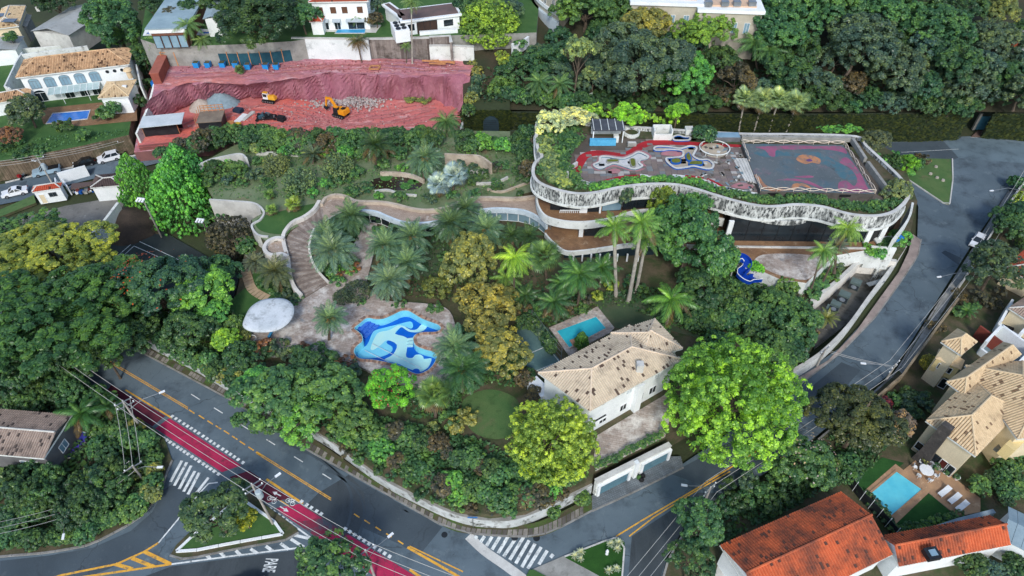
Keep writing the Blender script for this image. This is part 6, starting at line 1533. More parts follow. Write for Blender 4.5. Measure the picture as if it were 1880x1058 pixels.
def crown(kind, size, var):
 k = (kind, size, var)
 if k not in CROWNS:
  n, lf = SPEC[size]
  if kind in ('flat',): n = int(n * 1.25)
  if kind in ('loose',): n = int(n * .75)
  if kind == 'cauli': n = int(n * 1.9); lf *= .74
  CROWNS[k] = crown_mesh(kind, hash(kind) % 97 * 0 + sum(map(ord, kind)) * 7 + var * 13 + ord(size), lf, n, size)
 return CROWNS[k]
PALETTE = {'dark': (.040,.082,.036), 'green': (.052,.112,.046), 'mid': (.066,.135,.05), 'bright': (.088,.22,.055), 'lime': (.17,.30,.045), 'yellow': (.18,.225,.04), 'olive': (.15,.165,.058),
           'grey': (.062,.098,.062), 'brown': (.066,.06,.042), 'pale': (.16,.21,.09), 'cream': (.36,.38,.22), 'deep': (.030,.062,.032), 'teal': (.035,.088,.055), 'rust': (.16,.08,.05), 'silver': (.30,.38,.38), 'slate': (.056,.095,.07)}
TREE_N = [0]
LK = 1.95
def tree(cx, cy, rpx, zc, kind, colr, label, zg=ZG, ratio=.8, size=None, name='tree', cat='tree', group=None, trunk=True, base=None, tm=None, sx=1.0, extra=None):
 """crown centre given by pixel and height zc above datum; the tree stands on zg"""
 TREE_N[0] += 1; k = TREE_N[0]
 c = P(cx, cy, zc); r = rpx * mpp(cx, cy, zc)
 if size is None: size = 'S' if r < 2.2 else 'M' if r < 5.2 else 'L' if r < 9.5 else 'X'
 rz = r * ratio
 bx, by = (c.x, c.y) if base is None else tuple(P(*base, zg)[:2])
 t = thing(name, label, cat, (bx, by, zg), group)
 cm = bpy.data.objects.new('crown', crown(kind, size, k % 3)); COL.objects.link(cm); cm.parent = t
 cm.location = (c.x - bx, c.y - by, zc - zg); e_ = 1.0 if kind in ('cauli', 'cone', 'ball') else 1.1; cm.scale = (r * sx * e_, r * e_, rz * e_); cm.rotation_euler = (0,0, k * 1.7 % 6.28 if sx == 1.0 else random.uniform(-.3,.3))
 pc = PALETTE[colr] if isinstance(colr, str) else colr
 j = 1 + ((k * 37) % 17 - 8) * .016
 cm.color = (pc[0] * j * LK, pc[1] * LK, pc[2] * (2 - j) * LK, 1)
 if trunk:
  mb = MB(); rt = max(.12, min(.55, r * .06)); top = Vector((c.x, c.y, zc - rz * .1)); b0 = Vector((bx, by, zg - .15))
  mid = b0.lerp(top, .5) + Vector((random.gauss(0, r * .04), random.gauss(0, r * .04),0))
  mb.tube([b0, b0.lerp(mid, .12) , mid, top],[rt * 1.35, rt, rt * .8, rt * .4],7)
  for q in range(5):
   a = q * 1.257 + k; e = top + Vector((math.cos(a) * r * .6 * sx, math.sin(a) * r * .6, rz * random.uniform(-.05,.35)))
   s_ = mid.lerp(top, random.uniform(.1,.6)); mb.tube([s_, s_.lerp(e, .5) + Vector((0,0, r * .06)), e],[rt * .5, rt * .34, rt * .12],5)
  mb.build('trunk', tm or BARK, t)
 if extra:
  colx, nx, sel = extra
  rng = np.random.default_rng(k); d = unit(rng.normal(size=(nx, 3)) + np.array(sel)); d[:, 2] = np.abs(d[:, 2])
  C = d * .86 + rng.normal(size=(nx, 3)) * .05; Nn = unit(d + np.array([0,0,.6]))
  me = leaf_mesh('blossom', C, Nn, np.full(nx, SPEC[size][1] * .9), rng.uniform(.2,.9, nx), rng)
  bo = bpy.data.objects.new('blossom', me); COL.objects.link(bo); bo.parent = t; bo.location = cm.location; bo.scale = cm.scale; bo.color = (*colx, 1)
 return t
def row(pts, phrase, kind='shrub', cols_=('green',), zg=ZG, rp=(12,20), ratio=.85, name='shrub', cat='shrub', group=None, adj='green', order='from the left', trunk=False):
 """a run of shrubs along a line of pixels: individuals told apart by their place in the run"""
 if kind == 'round' and name == 'shrub': name, cat, trunk = 'small_tree', 'tree', True
 for k, (x, y) in enumerate(pts):
  r = random.uniform(*rp); cc = random.choice(cols_)
  word = {'green': 'green', 'dark': 'dark green', 'mid': 'mid green', 'bright': 'bright green', 'lime': 'lime green', 'olive': 'olive', 'grey': 'grey-green', 'brown': 'brownish', 'pale': 'pale green', 'deep': 'deep green', 'teal': 'blue-green', 'yellow': 'yellow-green', 'rust': 'rusty', 'slate': 'slate green', 'cream': 'cream', 'silver': 'silvery'}[cc]
  zc = zg + r * mpp(x, y, zg) * ratio * .75
  tree(x, y, r, zc, kind, cc, '%s %s %s, %s %s' % (word, name.replace('_', ' '), phrase, ORD[k] if k < len(ORD) else 'number %d' % (k + 1), order), zg, ratio, None, name, cat, group or phrase, trunk)

def mass(pts, label, colr, zg=ZG, rp=(6,11), ratio=.7, name='planter_foliage', cat=None):
 """close-set low plants that nobody could count, as one object"""
 V = []; T_ = []; src = [crown('shrub', 'S', v) for v in range(3)]
 dat = []
 for me in src:
  a = np.empty(len(me.vertices) * 3, np.float32); me.vertices.foreach_get('co', a); t_ = np.empty(len(me.polygons), np.float32); me.attributes['tone'].data.foreach_get('value', t_); dat.append((a.reshape(-1,3), t_))
 for k, (x, y) in enumerate(pts):
  r = random.uniform(*rp) * mpp(x, y, zg); q = P(x, y, zg); a, t_ = dat[k % 3]; an = random.uniform(0,6.28); c_, s_ = math.cos(an), math.sin(an); m_ = len(t_) // 2
  a = a[:m_ * 4]; V.append(np.stack([(a[:, 0] * c_ - a[:, 1] * s_) * r + q.x, (a[:, 0] * s_ + a[:, 1] * c_) * r + q.y, a[:, 2] * r * ratio + q.z + r * ratio * .7],1)); T_.append(np.clip(t_[:m_] + random.uniform(-.45,.45),0,1))
 V = np.vstack(V); T_ = np.concatenate(T_); cen = np.array([V[:, 0].mean(), V[:, 1].mean(), zg]); n = len(T_); V = V - cen
 me = bpy.data.meshes.new(name); me.vertices.add(n * 4); me.vertices.foreach_set('co', V.reshape(-1).astype(np.float32)); me.loops.add(n * 4); me.loops.foreach_set('vertex_index', np.arange(n * 4, dtype=np.int32))
 me.polygons.add(n); me.polygons.foreach_set('loop_start', np.arange(0, n * 4,4, dtype=np.int32)); me.polygons.foreach_set('loop_total', np.full(n, 4, dtype=np.int32))
 me.attributes.new('tone', 'FLOAT', 'FACE').data.foreach_set('value', T_.astype(np.float32)); me.materials.append(LEAF); me.update(calc_edges=True)
 o = bpy.data.objects.new(name, me); COL.objects.link(o); o.location = cen; pc = PALETTE[colr]; o.color = (pc[0] * LK, pc[1] * LK, pc[2] * LK, 1); o['label'] = label
 if cat: o['category'] = cat
 else: o['kind'] = 'stuff'
 return o
def along(pts, n, jit=4):
 q = resample([Vector((a, b, 0)) for a, b in pts], n)
 return [(v.x + random.uniform(-jit, jit), v.y + random.uniform(-jit, jit)) for v in q]
def ground_plants(name, label, poly, zg, n, colr, h=.6, leaf=.32, parent=None):
 """low ground cover nobody could count"""
 W = PP(poly, zg); xs = [p.x for p in W]; ys = [p.y for p in W]; C = []
 rng = np.random.default_rng(len(poly) * 31 + n)
 while len(C) < n:
  x, y = rng.uniform(min(xs), max(xs)), rng.uniform(min(ys), max(ys))
  if inside(Vector((x, y, 0)), W):
   v = mnoise.noise(Vector((x * .35, y * .35,0)))
   if v < -.25 and rng.uniform() < .7: continue
   C.append((x, y, rng.uniform(.03, h) * (1 + v)))
 C = np.array(C); cen = np.array([np.mean(xs), np.mean(ys),0]); 
 tn = np.array([.5 + .6 * mnoise.noise(Vector((c[0] * .5, c[1] * .5,7))) for c in C]) + rng.normal(size=n) * .15
 me = leaf_mesh(name, C - cen, unit(rng.normal(size=(n, 3)) * .6 + np.array([0,0,.8])), leaf * rng.uniform(.5,1.3, n), tn, rng)
 o = bpy.data.objects.new(name, me); COL.objects.link(o); o.location = (cen[0], cen[1], zg); pc = PALETTE[colr]; o.color = (pc[0] * LK, pc[1] * LK, pc[2] * LK, 1)
 if parent is not None: o.parent = parent; o.location = Vector((cen[0], cen[1], zg)) - origin(parent)
 o['kind'] = 'stuff'
 if label: o['label'] = label
 return o

# ---- palms
def frond_mesh(kind, seed):
 rng = np.random.default_rng(seed); mb = MB(); mb.tone = []
 if kind == 'fan':
  mb.add([(0,-.012,0),(.5,-.01,.03),(.5,.01,.03),(0,.012,0)],[(0,1,2,3)]); mb.tone.append(.4)
  n = 22
  for k in range(n):
   a = (k / (n - 1) - .5) * 4.6; c, s = math.cos(a), math.sin(a); L = .5 * (1 - .12 * abs(a) / 2.3)
   a2 = a + 4.6 / n * .9; c2, s2 = math.cos(a2), math.sin(a2)
   am = (a + a2) / 2; p0 = Vector((.5,0,.03))
   v1 = p0 + Vector((c * L * .65, s * L * .65,.02)); v2 = p0 + Vector((c2 * L * .65, s2 * L * .65,-.01)); v3 = p0 + Vector((math.cos(am) * L, math.sin(am) * L, -.09))
   mb.add([p0, v1, v3, v2],[(0,1,2,3)]); mb.tone.append(.5 + rng.normal() * .12)
  return mb.mesh('frond', LEAF_M)
 droop, lift, lw, ll, dr, n = {'date': (.55,.34,.027,.21,.25,32), 'queen': (.95,.45,.03,.26,.95,26), 'royal': (.8,.42,.034,.25,.6,28), 'sago': (.5,.3,.03,.15,.1,30)}[kind]
 def rach(t): return Vector((t * (1 - .12 * t * droop),0, lift * t - droop * t * t))
 prev = None
 for k in range(9):
  p = rach(k / 8); w = .016 * (1 - .8 * k / 8)
  if prev is not None:
   mb.add([pp - Vector((0, pw, 0)), p - Vector((0, w, 0)), p + Vector((0, w, 0)), pp + Vector((0, pw, 0))],[(0,1,2,3)]); mb.tone.append(.75)
  prev = True; pp, pw = p, w
 for k in range(n):
  t = .1 + .9 * k / (n - 1)
  p = rach(t); q = rach(min(1, t + .02)); d = (q - p).normalized() if t < .98 else (p - rach(.96)).normalized()
  L = ll * (math.sin(math.pi * min(1, t * .92 + .08)) ** .6 + .1)
  for s in (-1,1):
   fwd = .55 + .5 * t
   dirv = (Vector((0, s, 0)) + d * fwd + Vector((0,0,.25 - dr))).normalized()
   dirv = (dirv + Vector(rng.normal(size=3) * .07)).normalized()
   e = p + dirv * L + Vector((0,0,-dr * L * .45)); m_ = p + dirv * L * .5
   side = d * lw
   mb.add([p - side * .4, m_ - side * .6, e, m_ + side * .6],[(0,1,2,3)]); mb.tone.append(.45 + rng.normal() * .13 + .15 * (s > 0))
 return mb.mesh('frond', LEAF_M)
FR = {}
def frond(kind, v):
 if (kind, v) not in FR: FR[(kind, v)] = frond_mesh(kind, v * 17 + len(kind))
 return FR[(kind, v)]
PALMK = {  # fronds, top elevation, bottom elevation
 'date': (46,80,-28), 'queen': (22,70,-20), 'royal': (20,72,-15), 'fan': (34,85,-35), 'sago': (30,70,2), 'feather': (24,75,5)}
def palm(cx, cy, rpx, base, kind, colr, label, zg=ZG, group='palms in the estate garden', fruit=False, dead=0, tm=None, tr=.2, name='palm_tree', h=None, n=None):
 """crown centre pixel, crown radius in pixels, foot pixel on zg; trunk height follows from the foot"""
 b = P(*base, zg)
 if h is None:
  h = 1.0
  best = 1e9
  for k in range(8,260):
   hh = k * .1; q = Vector((b.x, b.y, zg + hh)); dx, dy, dz = q.x, q.y, q.z - CAM_H
   fy = dy * _c - dz * _s; uy = dy * _s + dz * _c
   py = 529 - uy / fy * F
   if abs(py - cy) < best: best, h = abs(py - cy), hh
 top = P(cx, cy, zg + h); r = rpx * mpp(cx, cy, zg + h)
 t = thing(name, label, 'palm', b, group)
 mb = MB(); lean = top - b
 mb.tube([Vector((0,0,-.15)), lean * .12, lean * .5 + Vector((random.gauss(0,.08),0,0)), lean],[tr * 1.5, tr * 1.1, tr, tr * .85],8)
 o = bpy.data.objects.new('trunk', mb.mesh('trunk', tm or BARK)); COL.objects.link(o); o.parent = t
 nf, e0, e1 = PALMK[kind]; nf = int((n or nf) * random.uniform(.85,1.12)); e1 += random.uniform(-14,8); e0 += random.uniform(-8,6); dead = dead or random.choice((0,0,2,4))
 fk = {'feather': 'royal'}.get(kind, kind); pc = PALETTE[colr] if isinstance(colr, str) else colr
 for k in range(nf):
  f = bpy.data.objects.new('frond', frond(fk, k % 3)); COL.objects.link(f); f.parent = t
  u = (k + .5) / nf; el = e0 + (e1 - e0) * u ** .8; az = k * 137.5 + random.uniform(-10,10)
  f.location = lean; s_ = r * random.uniform(.9,1.12) * (1.0 if u > .12 else .72) * (1.06 if fk != 'fan' else 1.0)
  f.scale = (s_, s_, s_); f.rotation_euler = (R(random.uniform(-14,14)), R(-el), R(az))
  j = random.uniform(.78,1.22) * 1.65; dd = k >= nf - dead
  f.color = (.17,.12,.06,1) if dd else (pc[0] * j * (1 + .5 * (u < .2)), pc[1] * j * (1 + .3 * (u < .2)), pc[2] * j, 1)
 if fruit:
  for q in range(4):
   a = q * 1.6 + cx; fb = MB(); fb.lathe(lean + Vector((math.cos(a) * .55, math.sin(a) * .55,.1)),[(.05,-.5),(.42,-.2),(.4,.2),(.05,.45)],8)
   o = bpy.data.objects.new('fruit_cluster', fb.mesh('fruit_cluster', mat('orange_fruit', srgb(190,120,40), srgb(150,90,34),3,.8))); COL.objects.link(o); o.parent = t
 return t
DG_, GG_ = (.082,.148,.092),(.105,.17,.12)
for cx, cy, r, base, kind, c, lb, kw in (
 (612,462,46,(608,500), 'date', GG_, 'large date palm with orange fruit beside the curved stair', dict(fruit=True)),
 (602,432,36,(604,470), 'date', DG_, 'date palm behind the fruiting palm beside stair', {}),
 (645,398,36,(640,435), 'date', (.06,.115,.062), 'dark date palm leaning against the roof walkway', {}),
 (708,452,39,(706,490), 'date', DG_, 'date palm left of centre in the garden palm group', dict(fruit=True)),
 (758,436,39,(756,475), 'date', DG_, 'date palm nearest the wing glazing in the palm group', dict(fruit=True)),
 (748,484,39,(746,520), 'date', DG_, 'date palm at right of the garden palm group', {}),
 (715,516,40,(714,550), 'date', GG_, 'lowest date palm of the garden group, above pool plaza', {}),
 (828,412,38,(826,450), 'date', (.055,.105,.06), 'dark date palm in front of walkway fascia', {}),
 (855,385,34,(852,430), 'date', (.055,.105,.06), 'date palm rising above the roof walkway edge', {}),
 (893,422,38,(892,455), 'date', DG_, 'date palm before the bluish glazing of the wing', dict(fruit=True)),
 (940,432,26,(938,460), 'date', 'dark', 'small dark date palm left of the lower balcony', {}),
 (970,434,26,(968,460), 'date', 'dark', 'small dark date palm nearest the lower balcony', {}),
 (606,586,33,(604,628), 'date', DG_, 'lone date palm with orange fruit on pool plaza', dict(fruit=True)),
 (836,640,44,(838,690), 'date', DG_, 'big date palm overhanging right end of painted pool', {}),
 (850,680,46,(850,722), 'date', (.04,.10,.045), 'big date palm just below the pool palm', dict(fruit=True)),
 (797,722,36,(800,770), 'fan', (.10,.17,.05), 'fan palm with yellowing skirt below painted pool', dict(dead=7)),
 (505,500,34,(510,530), 'date', (.085,.105,.06), 'dull grey-green palm beside curved stair parapet', {}),
 (468,482,22,(470,500), 'date', (.08,.10,.07), 'small grey palm left of the dull palm', {}),
 (690,268,34,(690,305), 'date', 'dark', 'palm with hanging dry fronds below pit hedge', dict(dead=12, zg=ZL)),
 (780,292,34,(778,335), 'date', DG_, 'feathery palm behind the lily pond', dict(zg=ZL, fruit=True)),
 (575,285,26,(575,300), 'sago', (.06,.09,.06), 'spiky grey-green sago palm above the clipped balls', dict(zg=ZL)),
 (820,225,32,(820,262), 'queen', 'green', 'bushy green palm at right front of the pit', dict(n=30)),
 (1000,470,36,(1004,520), 'fan', (.075,.14,.05), 'round-headed fan palm beside the lower balcony', dict(dead=6)),
 (945,474,36,(943,565), 'queen', (.16,.28,.04), 'yellow-green queen palm with slender trunk beside olive trees', dict(tr=.14, dead=2)),
 (928,510,30,(927,548), 'queen', (.11,.2,.05), 'lower queen palm left of the yellow-green one', dict(tr=.12)),
 (1065,508,42,(1060,565), 'feather', (.05,.125,.04), 'tall clumping palm behind the turquoise pool', dict(n=34)),
 (1105,495,34,(1100,535), 'feather', (.05,.125,.04), 'clumping palm nearest the royal palms', dict(n=28)),
 (1018,556,36,(1016,585), 'feather', (.04,.10,.04), 'dark clumping palm left of the turquoise pool', dict(n=28)),
 (965,545,28,(963,570), 'feather', (.04,.09,.035), 'dark feather palm below the queen palms', {}),
 (1034,522,30,(1032,560), 'feather', (.045,.115,.04), 'clumping palm left of the tall one by turquoise pool', {}),
 (1128,418,36,(1131,544), 'royal', (.10,.20,.045), 'royal palm with pale trunk, leftmost of three', dict(tm=BARK_P, tr=.26)),
 (1178,412,40,(1154,554), 'royal', (.11,.22,.05), 'royal palm with pale trunk, front one of three', dict(tm=BARK_P, tr=.28)),
 (1186,440,34,(1168,535), 'royal', (.08,.16,.04), 'royal palm with pale trunk, rearmost of three', dict(tm=BARK_P, tr=.24)),
 (1232,552,46,(1222,604), 'royal', (.085,.20,.04), 'coconut-like palm with pale trunk beside beige tiled house', dict(tm=BARK_P, tr=.2, n=18)),
 (1512,462,30,(1490,528), 'queen', (.10,.20,.06), 'slender queen palm on patio edge, left one', dict(tr=.13, zg=ZPT)),
 (1556,420,32,(1512,515), 'queen', (.14,.24,.05), 'taller queen palm on patio edge, leaning right', dict(tr=.13, zg=ZPT, dead=2)),
 (1535,455,24,(1532,500), 'sago', (.1,.13,.1), 'silvery spiky plant beside patio palms', dict(zg=ZPT)),
 (1368,182,26,(1352,262), 'fan', (.2,.27,.13), 'tall fan palm before vine wall, leftmost of four', dict(zg=0, tr=.18, tm=BARK_P, dead=4)),
 (1401,184,26,(1378,262), 'fan', (.2,.27,.13), 'tall fan palm before vine wall, second of four', dict(zg=0, tr=.18, tm=BARK_P, dead=4)),
 (1430,183,26,(1406,262), 'fan', (.2,.27,.13), 'tall fan palm before vine wall, third of four', dict(zg=0, tr=.18, tm=BARK_P, dead=4)),
 (1463,190,26,(1436,262), 'fan', (.2,.27,.13), 'tall fan palm before vine wall, rightmost of four', dict(zg=0, tr=.18, tm=BARK_P, dead=4)),
 (990,152,28,(992,195), 'royal', (.07,.14,.06), 'pale green palm in woods behind gatehouse, left of two', dict(zg=6)),
 (1028,156,28,(1026,200), 'royal', (.07,.14,.06), 'pale green palm in woods behind gatehouse, right of two', dict(zg=6)),
 (1385,80,34,(1390,130), 'queen', (.06,.13,.05), 'drooping palm clump below the palace, left', dict(zg=9)),
 (1412,95,28,(1410,140), 'queen', (.06,.13,.05), 'drooping palm clump below the palace, right', dict(zg=9)),
 (345,48,28,(360,118), 'queen', (.09,.17,.06), 'leaning slender palm on pit ledge, tallest of three', dict(zg=ZE, tr=.16)),
 (370,74,18,(382,118), 'queen', (.09,.15,.06), 'leaning slender palm on pit ledge, right of three', dict(zg=ZE, tr=.14)),
 (295,72,26,(310,104), 'queen', (.08,.15,.05), 'short palm on pit ledge, left of three', dict(zg=ZE, tr=.14)),
 (656,76,20,(664,114), 'queen', (.06,.07,.04), 'withered drooping palm before the streaked white wall', dict(zg=ZE, dead=14, tr=.14)),
 (755,4,20,(757,118), 'queen', (.08,.14,.05), 'very tall slender palm before the stone wall', dict(zg=ZE, tr=.14, tm=BARK_P)),
 (745,84,12,(746,116), 'queen', (.08,.14,.05), 'tiny palm at foot of the stone wall', dict(zg=ZE, tr=.1)),
 (652,34,14,(652,52), 'queen', (.08,.15,.05), 'small palm beside the two-lobed pool', dict(zg=ZU, tr=.1)),
 (758,30,14,(760,52), 'queen', (.08,.15,.05), 'small palm before the flat-roofed house', dict(zg=ZU, tr=.1)),
 (150,760,40,(150,790), 'royal', (.04,.11,.035), 'dark glossy palm beside lower left house roof', dict(zg=.14, n=16)),
 (196,745,26,(196,765), 'royal', (.035,.09,.035), 'small dark palm right of the lower left house', dict(zg=.14, n=14)),
 (1518,585,22,(1510,600), 'sago', (.1,.12,.04), 'yellowish sago palm in bushes below the slide', dict()),
 (1397,505,16,(1397,515), 'sago', (.22,.2,.03), 'yellow spiky plant beside the blue slide', dict(n=22)),
 (1775,572,18,(1775,580), 'feather', (.05,.12,.04), 'small palm in dirt lot above the cream villa', dict(zg=.2)),
 (500,385,13,(500,395), 'fan', (.12,.2,.05), 'little fan palm on rough lawn, left of three', dict(zg=ZL, dead=5, n=20)),
 (540,375,18,(540,388), 'fan', (.17,.24,.05), 'little fan palm on rough lawn, largest of three', dict(zg=ZL, dead=8, n=24)),
 (495,357,12,(495,365), 'fan', (.08,.15,.04), 'little fan palm on rough lawn, highest of three', dict(zg=ZL, n=20)),
 (440,128,10,(441,130), 'fan', (.08,.13,.05), 'small spiky plant on the pit ledge', dict(zg=ZE)),
):
 zg = kw.pop('zg', ZG); palm(cx, cy, r, base, kind, c, lb, zg, **kw)
# silver fan palm
for cx, cy, r, base, lb in ((805,338,26,(806,362), 'silver-blue fan palm right of the lily pond, left head'),(836,322,28,(832,352), 'silver-blue fan palm right of the lily pond, right head')):
 palm(cx, cy, r, base, 'fan', (.24,.31,.33), lb, ZL, 'silver fan palms', dead=2, n=22)
for k, (x, y, r) in enumerate(((1121,999,9),(1136,997,9),(1133,1008,8),(1055,1021,9),(1066,1014,9),(1066,1027,7),(1118,1048,9),(1132,1044,8))):
 palm(x, y, r, (x, y + 1), 'sago', (.30,.34,.28), 'silvery spiky rosette on grass island, %s' % ['top left of the upper three', 'top right of the upper three', 'lowest of the upper three', 'left of the corner three', 'upper of the corner three', 'lowest of the corner three', 'left of the two by the cables', 'right of the two by the cables'][k],.14, 'silver rosettes on the grass island', h=.3, n=26, tr=.1, name='agave')

